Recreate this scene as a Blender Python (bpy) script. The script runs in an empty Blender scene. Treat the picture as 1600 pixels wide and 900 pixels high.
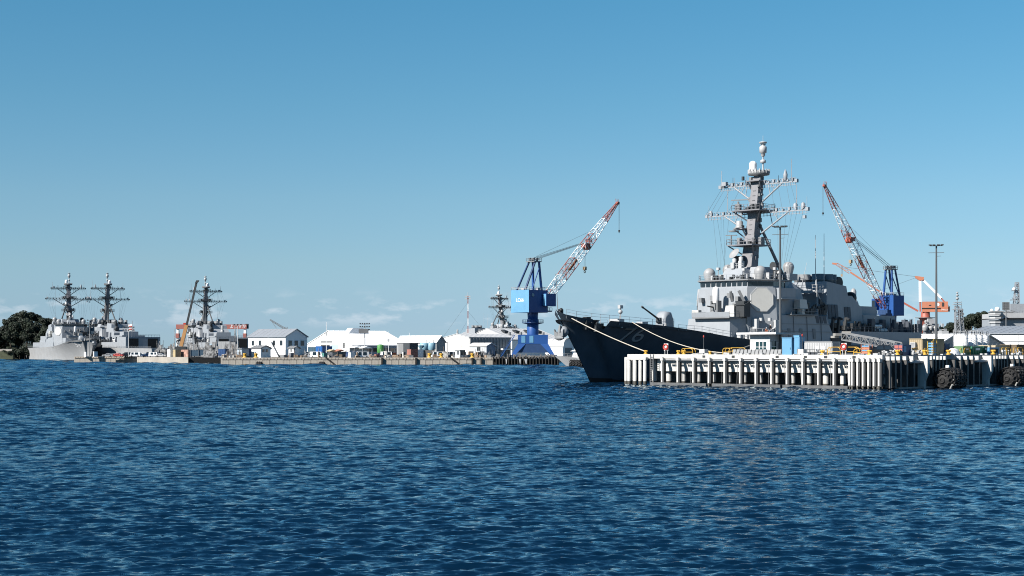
import bpy, bmesh, math, random
import numpy as np
from mathutils import Vector, Matrix
SC = bpy.context.scene
COL = SC.collection
rnd = random.Random(11)
RAD = math.radians
F, HZ, CH = 2400.0, 545.0, 6.0           # focal length in photo pixels, horizon row, eye height

# ------------------------------------------------------------------ camera
cam_d = bpy.data.cameras.new('camera'); cam = bpy.data.objects.new('camera', cam_d); COL.objects.link(cam)
cam.location = (0, 0, CH); cam.rotation_euler = (RAD(90), 0, 0)
cam_d.sensor_width = 36.0; cam_d.lens = 36.0 * F / 1600.0
cam_d.shift_y = (HZ - 450.0) / 1600.0
cam_d.clip_start = 0.5; cam_d.clip_end = 20000
SC.camera = cam
# ------------------------------------------------------------------ sky and sun
SUN_EL = RAD(36); TO_SUN = Vector((-0.83, -0.56, 0)).normalized()
world = bpy.data.worlds.new('World'); SC.world = world; world.use_nodes = True
nt = world.node_tree; nt.nodes.clear()
N = nt.nodes.new; Lk = nt.links.new
out = N('ShaderNodeOutputWorld'); bg = N('ShaderNodeBackground'); sky = N('ShaderNodeTexSky')
sky.sky_type = 'NISHITA'; sky.sun_disc = False
sky.sun_elevation = SUN_EL; sky.sun_rotation = math.atan2(TO_SUN.x, TO_SUN.y)
sky.altitude = 0; sky.air_density = 1.0; sky.dust_density = 0.0; sky.ozone_density = 1.3
hs = N('ShaderNodeHueSaturation'); hs.inputs['Saturation'].default_value = 1.0; hs.inputs['Hue'].default_value = 0.5
tint = N('ShaderNodeMix'); tint.data_type = 'RGBA'; tint.blend_type = 'MULTIPLY'
tint.inputs[0].default_value = 1.0
# clear autumn air: the sky deepens to a strong blue with height, the same all round
tc0 = N('ShaderNodeTexCoord'); sp0 = N('ShaderNodeSeparateXYZ'); rp = N('ShaderNodeValToRGB'); Lk(tc0.outputs['Generated'], sp0.inputs[0]); Lk(sp0.outputs['Z'], rp.inputs['Fac'])
el = rp.color_ramp.elements
for i, (p_, c_) in enumerate(((0.0, (0.352, 0.590, 1.135)), (0.015, (0.374, 0.582, 1.067)), (0.031, (0.412, 0.607, 0.988)), (0.054, (0.470, 0.660, 0.922)), (0.096, (0.494, 0.722, 0.908)), (0.158, (0.424, 0.768, 0.921)), (0.224, (0.360, 0.805, 0.964)), (0.5, (0.27, 0.68, 0.90)), (1.0, (0.21, 0.60, 0.86)))):
    e = el[i] if i < 2 else el.new(p_)
    e.position = p_; e.color = (c_[0] / 1.14, c_[1] / 1.14, c_[2] / 1.14 * 0.985, 1)
Lk(rp.outputs['Color'], tint.inputs[7])
Lk(sky.outputs[0], hs.inputs['Color']); Lk(hs.outputs[0], tint.inputs[6])
# small broken clouds low over the horizon
tc = N('ShaderNodeTexCoord'); sep = N('ShaderNodeSeparateXYZ'); Lk(tc.outputs['Generated'], sep.inputs[0])
mp = N('ShaderNodeMapping'); mp.inputs['Scale'].default_value = (34, 34, 92); mp.inputs['Location'].default_value = (3.1, 0.4, 0)
Lk(tc.outputs['Generated'], mp.inputs['Vector'])
nz = N('ShaderNodeTexNoise'); nz.inputs['Scale'].default_value = 1.0; nz.inputs['Detail'].default_value = 7; nz.inputs['Roughness'].default_value = 0.56
Lk(mp.outputs[0], nz.inputs['Vector'])
thr = N('ShaderNodeMapRange'); thr.inputs['From Min'].default_value = 0.52; thr.inputs['From Max'].default_value = 0.64
Lk(nz.outputs['Fac'], thr.inputs['Value'])
b1 = N('ShaderNodeMapRange'); b1.interpolation_type = 'SMOOTHSTEP'; b1.inputs['From Min'].default_value = 0.012; b1.inputs['From Max'].default_value = 0.02
b2 = N('ShaderNodeMapRange'); b2.interpolation_type = 'SMOOTHSTEP'; b2.inputs['From Min'].default_value = 0.024; b2.inputs['From Max'].default_value = 0.042; b2.inputs['To Min'].default_value = 1; b2.inputs['To Max'].default_value = 0
Lk(sep.outputs['Z'], b1.inputs['Value']); Lk(sep.outputs['Z'], b2.inputs['Value'])
m1 = N('ShaderNodeMath'); m1.operation = 'MULTIPLY'; m2 = N('ShaderNodeMath'); m2.operation = 'MULTIPLY'; m3 = N('ShaderNodeMath'); m3.operation = 'MULTIPLY'; m3.inputs[1].default_value = 0.32
Lk(b1.outputs[0], m1.inputs[0]); Lk(b2.outputs[0], m1.inputs[1]); Lk(m1.outputs[0], m2.inputs[0]); Lk(thr.outputs[0], m2.inputs[1]); Lk(m2.outputs[0], m3.inputs[0])
cl = N('ShaderNodeMix'); cl.data_type = 'RGBA'; cl.inputs[7].default_value = (7.0, 7.3, 7.8, 1)
Lk(m3.outputs[0], cl.inputs[0]); Lk(tint.outputs[2], cl.inputs[6])
Lk(cl.outputs[2], bg.inputs['Color']); bg.inputs['Strength'].default_value = 0.0632
Lk(bg.outputs[0], out.inputs['Surface'])
sun_d = bpy.data.lights.new('sun', 'SUN'); sun = bpy.data.objects.new('sun', sun_d); COL.objects.link(sun)
sun_d.energy = 5.0; sun_d.angle = RAD(0.5); sun_d.color = (1.0, 0.95, 0.88)
sd = Vector((TO_SUN.x * math.cos(SUN_EL), TO_SUN.y * math.cos(SUN_EL), math.sin(SUN_EL)))
sun.rotation_euler = sd.to_track_quat('Z', 'Y').to_euler()
SC.view_settings.view_transform = 'Standard'; SC.view_settings.look = 'None'
SC.view_settings.exposure = 1.0; SC.view_settings.gamma = 1.0
SC.cycles.pixel_filter_type = 'BLACKMAN_HARRIS'; SC.cycles.filter_width = 1.05
SC.cycles.max_bounces = 5; SC.cycles.diffuse_bounces = 2; SC.cycles.glossy_bounces = 3; SC.cycles.transmission_bounces = 2
SC.cycles.caustics_reflective = False; SC.cycles.caustics_refractive = False

# ------------------------------------------------------------------ helpers
def P(px, py, D): return Vector(((px - 800) / F * D, D, CH + (HZ - py) / F * D))
def PX(px, D): return (px - 800) / F * D
def PZ(py, D): return CH + (HZ - py) / F * D

class MB:
    def __init__(s): s.v = []; s.f = []; s.sm = []
    def add(s, vs, fs, smooth=False):
        o = len(s.v); s.v += [tuple(v) for v in vs]
        for f in fs: s.f.append(tuple(i + o for i in f)); s.sm.append(smooth)
        return s
    def hexa(s, b, t):
        return s.add(list(b) + list(t), [(3, 2, 1, 0), (4, 5, 6, 7), (0, 1, 5, 4), (1, 2, 6, 5), (2, 3, 7, 6), (3, 0, 4, 7)])
    def bx(s, x0, x1, y0, y1, z0, z1):
        return s.hexa([(x0, y0, z0), (x1, y0, z0), (x1, y1, z0), (x0, y1, z0)], [(x0, y0, z1), (x1, y0, z1), (x1, y1, z1), (x0, y1, z1)])
    def box(s, c, d, rz=0.0, k=1.0):
        x, y, z = d[0] / 2, d[1] / 2, d[2] / 2; ca, sa = math.cos(rz), math.sin(rz)
        q = [(-x, -y), (x, -y), (x, y), (-x, y)]
        f = lambda p, kk: (c[0] + (p[0] * ca - p[1] * sa) * kk, c[1] + (p[0] * sa + p[1] * ca) * kk)
        return s.hexa([f(p, 1) + (c[2] - z,) for p in q], [f(p, k) + (c[2] + z,) for p in q])
    def _fr(s, p0, p1):
        p0, p1 = Vector(p0), Vector(p1); d = p1 - p0
        if d.length < 1e-6: d = Vector((0, 0, 1e-3))
        d.normalize(); up = Vector((0, 0, 1)) if abs(d.z) < 0.93 else Vector((0, 1, 0))
        a = d.cross(up).normalized(); return p0, p1, a, a.cross(d).normalized()
    def beam(s, p0, p1, w, h=None):
        h = h or w; p0, p1, a, b = s._fr(p0, p1)
        q = [(-1, -1), (1, -1), (1, 1), (-1, 1)]
        return s.hexa([p0 + a * (i * w / 2) + b * (j * h / 2) for i, j in q], [p1 + a * (i * w / 2) + b * (j * h / 2) for i, j in q])
    def tube(s, p0, p1, r, r1=None, n=6, caps=True):
        r1 = r if r1 is None else r1; p0, p1, a, b = s._fr(p0, p1); vs = []
        for p, q in ((p0, r), (p1, r1)):
            for i in range(n):
                t = 2 * math.pi * i / n; vs.append(p + a * (q * math.cos(t)) + b * (q * math.sin(t)))
        s.add(vs, [(i, (i + 1) % n, n + (i + 1) % n, n + i) for i in range(n)], n > 5)
        if caps: s.add(vs, [tuple(range(n))[::-1], tuple(range(n, 2 * n))])
        return s
    def path(s, pts, r, n=5, closed=False):
        m = len(pts)
        for i in range(m - (0 if closed else 1)): s.tube(pts[i], pts[(i + 1) % m], r, n=n, caps=True)
        return s
    def lathe(s, c, prof, n=14, axis='z'):
        vs = []
        for r, h in prof:
            for i in range(n):
                t = 2 * math.pi * i / n; u, w = r * math.cos(t), r * math.sin(t)
                vs.append({'z': (c[0] + u, c[1] + w, c[2] + h), 'x': (c[0] + h, c[1] + u, c[2] + w), 'y': (c[0] + w, c[1] + h, c[2] + u)}[axis])
        fs = [(k * n + i, k * n + (i + 1) % n, (k + 1) * n + (i + 1) % n, (k + 1) * n + i) for k in range(len(prof) - 1) for i in range(n)]
        s.add(vs, fs, True)
        m = (len(prof) - 1) * n
        if prof[0][0] > 1e-3: s.add(vs[:n], [tuple(range(n))[::-1]])
        if prof[-1][0] > 1e-3: s.add(vs[m:], [tuple(range(n))])
        return s
    def ball(s, c, r, n=12, k=1.0):
        return s.lathe(c, [(max(1e-4, r * math.sin(math.pi * i / 8)), -r * k * math.cos(math.pi * i / 8)) for i in range(9)], n)
    def dome(s, c, r, h0, n=14, rb=None):       # radome: tapered drum below, half ball above
        rb = rb or r * 0.72
        return s.lathe(c, [(rb, 0), (r, h0)] + [(max(1e-4, r * math.cos(a * math.pi / 12)), h0 + r * math.sin(a * math.pi / 12)) for a in range(1, 7)], n)
    def torus(s, c, R, r, axis=(0, 0, 1), n=14, m=6):
        ax = Vector(axis).normalized(); up = Vector((0, 0, 1)) if abs(ax.z) < 0.9 else Vector((1, 0, 0))
        a = ax.cross(up).normalized(); b = ax.cross(a); c = Vector(c); vs = []
        for i in range(n):
            t = 2 * math.pi * i / n; d = a * math.cos(t) + b * math.sin(t)
            for j in range(m):
                q = 2 * math.pi * j / m; vs.append(c + d * (R + r * math.cos(q)) + ax * (r * math.sin(q)))
        return s.add(vs, [(i * m + j, ((i + 1) % n) * m + j, ((i + 1) % n) * m + (j + 1) % m, i * m + (j + 1) % m) for i in range(n) for j in range(m)], True)
    def extr(s, poly, vec):                      # any flat polygon pushed along a vector
        n = len(poly); vec = Vector(vec); p = [Vector(q) for q in poly]
        return s.add(p + [q + vec for q in p], [tuple(range(n))[::-1], tuple(range(n, 2 * n))] + [(i, (i + 1) % n, n + (i + 1) % n, n + i) for i in range(n)])
    def prism(s, b, t, z0, z1):                  # bottom outline b, top outline t (2D)
        n = len(b)
        return s.add([(x, y, z0) for x, y in b] + [(x, y, z1) for x, y in t], [tuple(range(n))[::-1], tuple(range(n, 2 * n))] + [(i, (i + 1) % n, n + (i + 1) % n, n + i) for i in range(n)])
    def rail(s, pts, h=1.05, step=1.8, r=0.035, wires=(1.0, 0.55), closed=False):
        pts = [Vector(p) for p in pts]
        for i in range(len(pts) - (0 if closed else 1)):
            a, b = pts[i], pts[(i + 1) % len(pts)]; n = max(1, int((b - a).length / step + 0.5))
            for k in range(n + 1):
                q = a.lerp(b, k / n); s.beam(q, q + Vector((0, 0, h)), r * 1.6)
            for w in wires: s.beam(a + Vector((0, 0, h * w)), b + Vector((0, 0, h * w)), r * 1.5)
        return s
    def truss(s, p0, p1, a0, a1, r, bays, rb=None):  # four-chord lattice: a0, a1 = half sizes (w,h) at p0 and p1
        p0, p1, a, b = s._fr(p0, p1); rb = rb or r * 0.6
        cor = [(-1, -1), (1, -1), (1, 1), (-1, 1)]
        def pt(k, i):
            t = k / bays; w = a0[0] + (a1[0] - a0[0]) * t; h = a0[1] + (a1[1] - a0[1]) * t
            return p0.lerp(p1, t) + a * (cor[i][0] * w) + b * (cor[i][1] * h)
        for k in range(bays):
            for i in range(4):
                s.beam(pt(k, i), pt(k + 1, i), r); s.beam(pt(k + 1, i), pt(k + 1, (i + 1) % 4), rb)
                s.beam(pt(k, i), pt(k + 1, (i + 1) % 4), rb) if (k + i) % 2 else s.beam(pt(k, (i + 1) % 4), pt(k + 1, i), rb)
        return s
    def mesh(s, name, m):
        me = bpy.data.meshes.new(name); me.from_pydata(s.v, [], s.f)
        me.polygons.foreach_set('use_smooth', s.sm); me.materials.append(m); me.update(); return me
    def build(s, name, m, parent=None, label=None, loc=None, rz=None):
        return link(name, s.mesh(name, m), parent, label, loc, rz)

def link(name, me, parent=None, label=None, loc=None, rz=None):
    o = bpy.data.objects.new(name, me); COL.objects.link(o)
    if parent is not None: o.parent = parent
    if label: o['label'] = label
    if loc is not None: o.location = loc
    if rz is not None: o.rotation_euler.z = rz
    return o
def tag(o, label=None, cat=None, group=None, kind=None):
    for k, v in (('label', label), ('category', cat), ('group', group), ('kind', kind)):
        if v: o[k] = v
    return o
def thing(name, label, cat, loc=(0, 0, 0), rz=0.0, group=None):
    o = bpy.data.objects.new(name, None); COL.objects.link(o); o.empty_display_size = 0.3
    o.location = loc; o.rotation_euler.z = rz
    return tag(o, label, cat, group)
KIDS = {}
def copy_tree(o, loc, rz, label, group=None, skip=(), scale=None):
    ch = {}
    for q in bpy.data.objects:
        if q.parent is not None: ch.setdefault(q.parent.name, []).append(q)
    def rec(a, par):
        c = a.copy(); COL.objects.link(c)
        if par is not None: c.parent = par
        for q in ch.get(a.name, []):
            if q.name.split('.')[0] in skip: continue
            rec(q, c)
        return c
    c = rec(o, None); c.location = loc; c.rotation_euler.z = rz; c['label'] = label
    if group: c['group'] = group
    if scale: c.scale = scale
    return c

MATS = {}
def mat(name, col, rough=0.55, var=0.10, sc=0.6, streak=0.0, metal=0.0, bump=0.0, stain=None, st_amt=0.0, spec=0.4):
    if name in MATS: return MATS[name]
    col = tuple(c * (0.85 if min(col) > 0.7 else 0.62) for c in col); stain = stain and tuple(c * 0.62 for c in stain)
    m = bpy.data.materials.new(name); m.use_nodes = True; t = m.node_tree; b = t.nodes['Principled BSDF']
    b.inputs['Roughness'].default_value = rough; b.inputs['Metallic'].default_value = metal
    b.inputs['Specular IOR Level'].default_value = spec
    tc = t.nodes.new('ShaderNodeTexCoord')
    n1 = t.nodes.new('ShaderNodeTexNoise'); n1.inputs['Scale'].default_value = sc; n1.inputs['Detail'].default_value = 5
    t.links.new(tc.outputs['Object'], n1.inputs['Vector'])
    r1 = t.nodes.new('ShaderNodeMapRange'); r1.inputs['From Min'].default_value = 0.3; r1.inputs['From Max'].default_value = 0.7
    r1.inputs['To Min'].default_value = 1 - var; r1.inputs['To Max'].default_value = 1 + var
    t.links.new(n1.outputs['Fac'], r1.inputs['Value'])
    mul = t.nodes.new('ShaderNodeVectorMath'); mul.operation = 'SCALE'; mul.inputs[0].default_value = col
    t.links.new(r1.outputs[0], mul.inputs['Scale']); last = mul.outputs[0]
    if streak or st_amt:
        mpn = t.nodes.new('ShaderNodeMapping'); mpn.inputs['Scale'].default_value = (2.2, 2.2, 0.18)
        t.links.new(tc.outputs['Object'], mpn.inputs['Vector'])
        n2 = t.nodes.new('ShaderNodeTexNoise'); n2.inputs['Scale'].default_value = 1.0; n2.inputs['Detail'].default_value = 6; n2.inputs['Roughness'].default_value = 0.65
        t.links.new(mpn.outputs[0], n2.inputs['Vector'])
        r2 = t.nodes.new('ShaderNodeMapRange'); r2.inputs['From Min'].default_value = 0.5; r2.inputs['From Max'].default_value = 0.75; r2.inputs['To Max'].default_value = max(streak, st_amt)
        t.links.new(n2.outputs['Fac'], r2.inputs['Value'])
        mx = t.nodes.new('ShaderNodeMix'); mx.data_type = 'RGBA'; s2 = stain or tuple(c * 0.45 for c in col)
        mx.inputs[7].default_value = tuple(s2) + (1,)
        t.links.new(r2.outputs[0], mx.inputs[0]); t.links.new(last, mx.inputs[6]); last = mx.outputs[2]
    t.links.new(last, b.inputs['Base Color'])
    if bump:
        bp = t.nodes.new('ShaderNodeBump'); bp.inputs['Strength'].default_value = bump; bp.inputs['Distance'].default_value = 0.1
        n3 = t.nodes.new('ShaderNodeTexNoise'); n3.inputs['Scale'].default_value = sc * 6; n3.inputs['Detail'].default_value = 4
        t.links.new(tc.outputs['Object'], n3.inputs['Vector']); t.links.new(n3.outputs['Fac'], bp.inputs['Height']); t.links.new(bp.outputs[0], b.inputs['Normal'])
    MATS[name] = m; return m
RUST = (0.16, 0.07, 0.035)
M_HAZE = mat('haze_grey_paint', (0.375, 0.405, 0.44), 0.55, 0.06, 0.5, 0.22, stain=(0.25, 0.22, 0.19))
M_HULL = mat('shaded_hull_grey', (0.082, 0.114, 0.150), 0.5, 0.16, 0.3, 0.45, bump=0.2, stain=(0.044, 0.058, 0.074), spec=0.35)  # hull grey darkened to carry the shade on the port side
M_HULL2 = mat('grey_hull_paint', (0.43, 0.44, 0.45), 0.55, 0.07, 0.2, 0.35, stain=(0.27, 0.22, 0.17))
M_DECK = mat('deck_grey', (0.12, 0.125, 0.13), 0.8, 0.15)
M_DARK = mat('dark_steel', (0.035, 0.04, 0.045), 0.6, 0.2)
M_BLACK = mat('black_rubber', (0.014, 0.014, 0.015), 0.75, 0.3, 1.5, bump=0.3)
M_SPY = mat('radar_panel', (0.69, 0.68, 0.64), 0.5, 0.04)
M_WHITE = mat('white_paint', (0.78, 0.78, 0.76), 0.5, 0.05, 0.4, 0.16, stain=(0.5, 0.47, 0.42))
M_PURE = mat('clean_white', (0.80, 0.80, 0.80), 0.45, 0.03)
M_GLASS = mat('window_glass', (0.02, 0.03, 0.04), 0.08, 0.15, spec=0.6)
M_LOUV = mat('louvre_grey', (0.07, 0.085, 0.11), 0.6, 0.15)
M_DOME = mat('radome_grey', (0.42, 0.425, 0.43), 0.4, 0.05)
M_YEL = mat('yellow_paint', (0.72, 0.42, 0.05), 0.5, 0.12, 1.5)
M_RED = mat('red_paint', (0.55, 0.05, 0.035), 0.5, 0.1)
M_ORG = mat('orange_paint', (0.62, 0.24, 0.14), 0.5, 0.08, 0.3, 0.2)
M_RW = mat('boom_red', (0.46, 0.13, 0.09), 0.5, 0.12)
M_BLU = mat('crane_blue_shaded', (0.024, 0.105, 0.36), 0.45, 0.07, 0.3, 0.2)  # crane blue darkened with its shade; sunlit faces get the lighter blue
M_MAST = mat('mast_grey', (0.25, 0.25, 0.27), 0.55, 0.08, 0.5, 0.2)
M_SKYB = mat('light_blue_paint', (0.16, 0.40, 0.64), 0.5, 0.07, 0.5, 0.15)
M_NAVY = mat('navy_paint', (0.03, 0.075, 0.19), 0.5, 0.1)
M_CONC = mat('concrete', (0.50, 0.46, 0.40), 0.85, 0.16, 0.35, 0.5, bump=0.3, stain=(0.25, 0.21, 0.17))
M_PIERW = mat('pier_white', (0.74, 0.73, 0.70), 0.7, 0.08, 0.6, 0.55, bump=0.15, stain=(0.40, 0.34, 0.27))
M_PIERG = mat('pier_concrete', (0.42, 0.41, 0.39), 0.8, 0.12, 0.5, 0.3)
M_GREY = mat('mid_grey_paint', (0.25, 0.26, 0.27), 0.6, 0.1)
M_LGREY = mat('pale_grey_paint', (0.55, 0.56, 0.57), 0.55, 0.06, 0.4, 0.15)
M_TAN = mat('tan_paint', (0.50, 0.40, 0.25), 0.6, 0.1, 0.5, 0.2)
M_GRN = mat('green_paint', (0.05, 0.26, 0.15), 0.55, 0.1, 0.5, 0.2)
M_ROPE = mat('pale_rope', (0.62, 0.57, 0.48), 0.9, 0.15, 3)
M_CABLE = mat('steel_cable', (0.10, 0.11, 0.12), 0.6, 0.1)
M_RUST = mat('rusty_steel', (0.20, 0.10, 0.06), 0.8, 0.3, 1.0)
M_WOOD = mat('dark_timber', (0.020, 0.018, 0.016), 0.85, 0.3, 0.8)
M_TYRE = M_BLACK
M_ASPH = mat('quay_asphalt', (0.14, 0.14, 0.135), 0.9, 0.2, 0.1)
M_ROOFG = mat('grey_roof', (0.33, 0.36, 0.40), 0.55, 0.05, 0.2, 0.1)
M_LEAF = mat('leaf_green', (0.017, 0.029, 0.014), 0.7, 0.55, 0.16)
M_BARK = mat('bark', (0.07, 0.055, 0.04), 0.9, 0.2)
M_GRASS = mat('grass', (0.03, 0.042, 0.02), 0.9, 0.25)

# ------------------------------------------------------------------ water
def make_water():
    tm = 0.52; nc = 760; ts = np.linspace(-tm, tm, nc)
    Ds = [30.0]
    while Ds[-1] < 900: Ds.append(Ds[-1] * (1.0025 if Ds[-1] < 320 else 1.0035))
    Ds = np.array(Ds); nr = len(Ds)
    X = np.outer(Ds, ts); Y = np.repeat(Ds[:, None], nc, 1); Zt = np.zeros_like(X); dX = np.zeros_like(X); dY = np.zeros_like(X)
    g = np.random.default_rng(5); nw = 130
    lam = np.exp(g.uniform(np.log(0.28), np.log(1.9), nw)); ang = RAD(-80) + g.normal(0, RAD(25), nw); ph = g.uniform(0, 6.283, nw)
    cell = np.maximum(Ds * np.where(Ds < 320, 0.0025, 0.0035), Ds * 2 * tm / nc)[:, None]
    gust = 0.80 + 0.30 * np.sin(X * 0.043 + 1.3 + 0.7 * np.sin(Y * 0.021)) * np.sin(Y * 0.033 + 0.5 * np.sin(X * 0.027)) + 0.12 * np.sin(X * 0.11 + Y * 0.17)
    for L, a, p in zip(lam, ang, ph):
        k = 2 * math.pi / L; amp = 0.0052 * L ** 0.80 * (1.0 if L < 1.1 else 0.48)
        fade = np.clip(L / (2.6 * cell) - 0.6, 0, 1)
        th = k * (X * math.cos(a) + Y * math.sin(a)) + p
        A = amp * fade * gust; Zt += A * np.sin(th); c = A * np.cos(th) * 0.3
        dX += c * math.cos(a); dY += c * math.sin(a)
    # the open harbour beyond is choppier: longer, steeper wavelets that build up with distance from the sheltered near shore
    far = np.clip((Y - 60) / 130, 0, 1)
    for L, a, p in zip(np.exp(g.uniform(np.log(1.1), np.log(3.2), 46)), RAD(-84) + g.normal(0, RAD(24), 46), g.uniform(0, 6.283, 46)):
        k = 2 * math.pi / L; Zt += far * gust * np.clip(L / (1.9 * cell) - 0.5, 0, 1) * (0.078 / k) * np.sin(k * (X * math.cos(a) + Y * math.sin(a)) + p)
    far2 = np.clip((Y - 260) / 120, 0, 1)
    for L, a, p in zip(np.exp(g.uniform(np.log(3.6), np.log(8.0), 40)), RAD(-84) + g.normal(0, RAD(24), 40), g.uniform(0, 6.283, 40)):
        k = 2 * math.pi / L; Zt += far2 * np.clip(L / (2.0 * cell) - 0.4, 0, 1) * (0.058 / k) * np.sin(k * (X * math.cos(a) + Y * math.sin(a)) + p)
    edge = np.clip((900 - Y) / 30, 0, 1)
    V = np.stack([X + dX * edge, Y + dY * edge, Zt * edge], 2).reshape(-1, 3)
    idx = np.arange(nr * nc).reshape(nr, nc)
    Q = np.stack([idx[:-1, :-1], idx[:-1, 1:], idx[1:, 1:], idx[1:, :-1]], 2).reshape(-1, 4)
    s = 9000.0; n0 = len(V)
    V = np.vstack([V, [(-s, -s, -0.4), (s, -s, -0.4), (s, s, -0.4), (-s, s, -0.4)]])
    Q = np.vstack([Q, [(n0, n0 + 1, n0 + 2, n0 + 3)]])
    me = bpy.data.meshes.new('water'); me.vertices.add(len(V)); me.vertices.foreach_set('co', V.ravel())
    me.loops.add(Q.size); me.loops.foreach_set('vertex_index', Q.ravel().astype(np.int32)); me.polygons.add(len(Q))
    me.polygons.foreach_set('loop_start', np.arange(0, Q.size, 4, dtype=np.int32)); me.polygons.foreach_set('loop_total', np.full(len(Q), 4, np.int32))
    me.polygons.foreach_set('use_smooth', np.ones(len(Q), bool)); me.update(); me.validate()
    m = bpy.data.materials.new('sea_water'); m.use_nodes = True; t = m.node_tree; t.nodes.clear(); n_ = t.nodes.new; k_ = t.links.new
    o_ = n_('ShaderNodeOutputMaterial'); mix = n_('ShaderNodeMixShader'); df = n_('ShaderNodeBsdfDiffuse'); gl = n_('ShaderNodeBsdfGlossy'); fr = n_('ShaderNodeFresnel'); cl_ = n_('ShaderNodeMath')
    df.inputs['Color'].default_value = (0.0011, 0.0105, 0.027, 1); gl.inputs['Roughness'].default_value = 0.06; gl.inputs['Color'].default_value = (0.80, 0.94, 1.0, 1); fr.inputs['IOR'].default_value = 1.333
    tc = n_('ShaderNodeTexCoord'); mpn = n_('ShaderNodeMapping'); mpn.inputs['Scale'].default_value = (0.75, 1.5, 1)
    k_(tc.outputs['Object'], mpn.inputs['Vector'])
    # wavelets too small for the mesh: two octaves of slope noise turned straight into a normal, equally steep near and far
    def slope(sc_, amp_):
        n1 = n_('ShaderNodeTexNoise'); n1.inputs['Scale'].default_value = sc_; n1.inputs['Detail'].default_value = 3; n1.inputs['Roughness'].default_value = 0.6
        k_(mpn.outputs[0], n1.inputs['Vector'])
        v = n_('ShaderNodeVectorMath'); v.operation = 'SUBTRACT'; v.inputs[1].default_value = (0.5, 0.5, 0.5); k_(n1.outputs['Color'], v.inputs[0])
        w = n_('ShaderNodeVectorMath'); w.operation = 'MULTIPLY'; w.inputs[1].default_value = (amp_ * 0.8, amp_ * 1.25, 0); k_(v.outputs[0], w.inputs[0]); return w
    w1 = slope(1.3, 0.70); w2 = slope(4.5, 0.60); ad = n_('ShaderNodeVectorMath'); k_(w1.outputs[0], ad.inputs[0]); k_(w2.outputs[0], ad.inputs[1])
    ge = n_('ShaderNodeNewGeometry'); ad2 = n_('ShaderNodeVectorMath'); k_(ge.outputs['Normal'], ad2.inputs[0]); k_(ad.outputs[0], ad2.inputs[1])
    bp = n_('ShaderNodeVectorMath'); bp.operation = 'NORMALIZE'; k_(ad2.outputs[0], bp.inputs[0])
    for q in (df, gl, fr): k_(bp.outputs[0], q.inputs['Normal'])
    cl_.operation = 'MULTIPLY'; cl_.inputs[1].default_value = 0.86; cl_.use_clamp = True      # wind-roughened sea: shadowing facets cut the grazing mirror
    k_(fr.outputs[0], cl_.inputs[0]); k_(cl_.outputs[0], mix.inputs[0]); k_(df.outputs[0], mix.inputs[1]); k_(gl.outputs[0], mix.inputs[2]); k_(mix.outputs[0], o_.inputs['Surface'])
    me.materials.append(m)
    tag(link('water', me), kind='structure', label='dark blue harbour water ruffled by small wind waves')
make_water()
# ------------------------------------------------------------------ destroyer (x = aft from the bow, y = starboard, z up)
LEN = 154.0
def itp(tab, x):
    for (a, u), (b, v) in zip(tab, tab[1:]):
        if x <= b: return u + (v - u) * max(0.0, (x - a) / (b - a))
    return tab[-1][1]
ZD = [(0, 12.7), (1.2, 12.0), (3, 11.55), (5.6, 11.2), (5.9, 10.2), (7.6, 9.4), (9.0, 10.95), (12, 10.75), (20, 10.2), (25, 9.7), (30, 9.15), (38, 8.25), (45, 7.7), (60, 7.1), (90, 6.6), (154, 6.2)]
BD = [(0, 0.12), (1.5, 1.6), (3, 2.5), (6, 3.9), (10, 5.2), (16, 6.9), (22, 8.1), (30, 9.2), (45, 9.95), (60, 10.1), (110, 10.1), (135, 9.4), (154, 8.3)]
BW = [(0, 0.05), (8, 1.2), (16, 2.7), (30, 5.4), (45, 7.6), (60, 8.9), (80, 9.3), (125, 9.0), (154, 7.4)]
ZK = -1.5
def stem(f): return 10.2 * (1 - min(1, max(0, f))) ** 0.95
def half(s, f): return itp(BW, s) + (itp(BD, s) - itp(BW, s)) * max(0, f) ** 1.75
def hull_pt(s, f, z=None):
    x0 = stem(f); return (x0 + s * (LEN - x0) / LEN, half(s, f), ZK + f * (itp(ZD, s) - ZK))
def hull_half_at(x, z):
    s = x
    for _ in range(6):
        f = (z - ZK) / (itp(ZD, s) - ZK); x0 = stem(f); s = max(0, (x - x0) * LEN / (LEN - x0))
    return half(s, f)
ST = [0, 0.6, 1.2, 2, 3, 4.3, 5.6, 5.9, 7.6, 9.0, 10.5, 12, 14, 16, 18, 20, 22.5, 25, 27.5, 30, 34, 38, 45, 55, 70, 90, 110, 130, 145, 154]
FL = [0, 0.12, 0.25, 0.38, 0.5, 0.62, 0.74, 0.86, 1.0]

def text_mesh(txt, size, name, extr=0.03, italic=0.0):
    cu = bpy.data.curves.new(name, 'FONT'); cu.body = txt; cu.size = size; cu.extrude = extr; cu.align_x = 'CENTER'; cu.align_y = 'CENTER'; cu.shear = italic
    cu.resolution_u = 3; o = bpy.data.objects.new(name, cu); COL.objects.link(o); dg = bpy.context.evaluated_depsgraph_get()
    me = bpy.data.meshes.new_from_object(o.evaluated_get(dg)); bpy.data.objects.remove(o); bpy.data.curves.remove(cu); me.name = name
    return me

def octo(w, h, c=0.29):
    return [(-w + 2 * w * c, -h), (w - 2 * w * c, -h), (w, -h + 2 * h * c), (w, h - 2 * h * c), (w - 2 * w * c, h), (-w + 2 * w * c, h), (-w, h - 2 * h * c), (-w, -h + 2 * h * c)]

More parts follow.
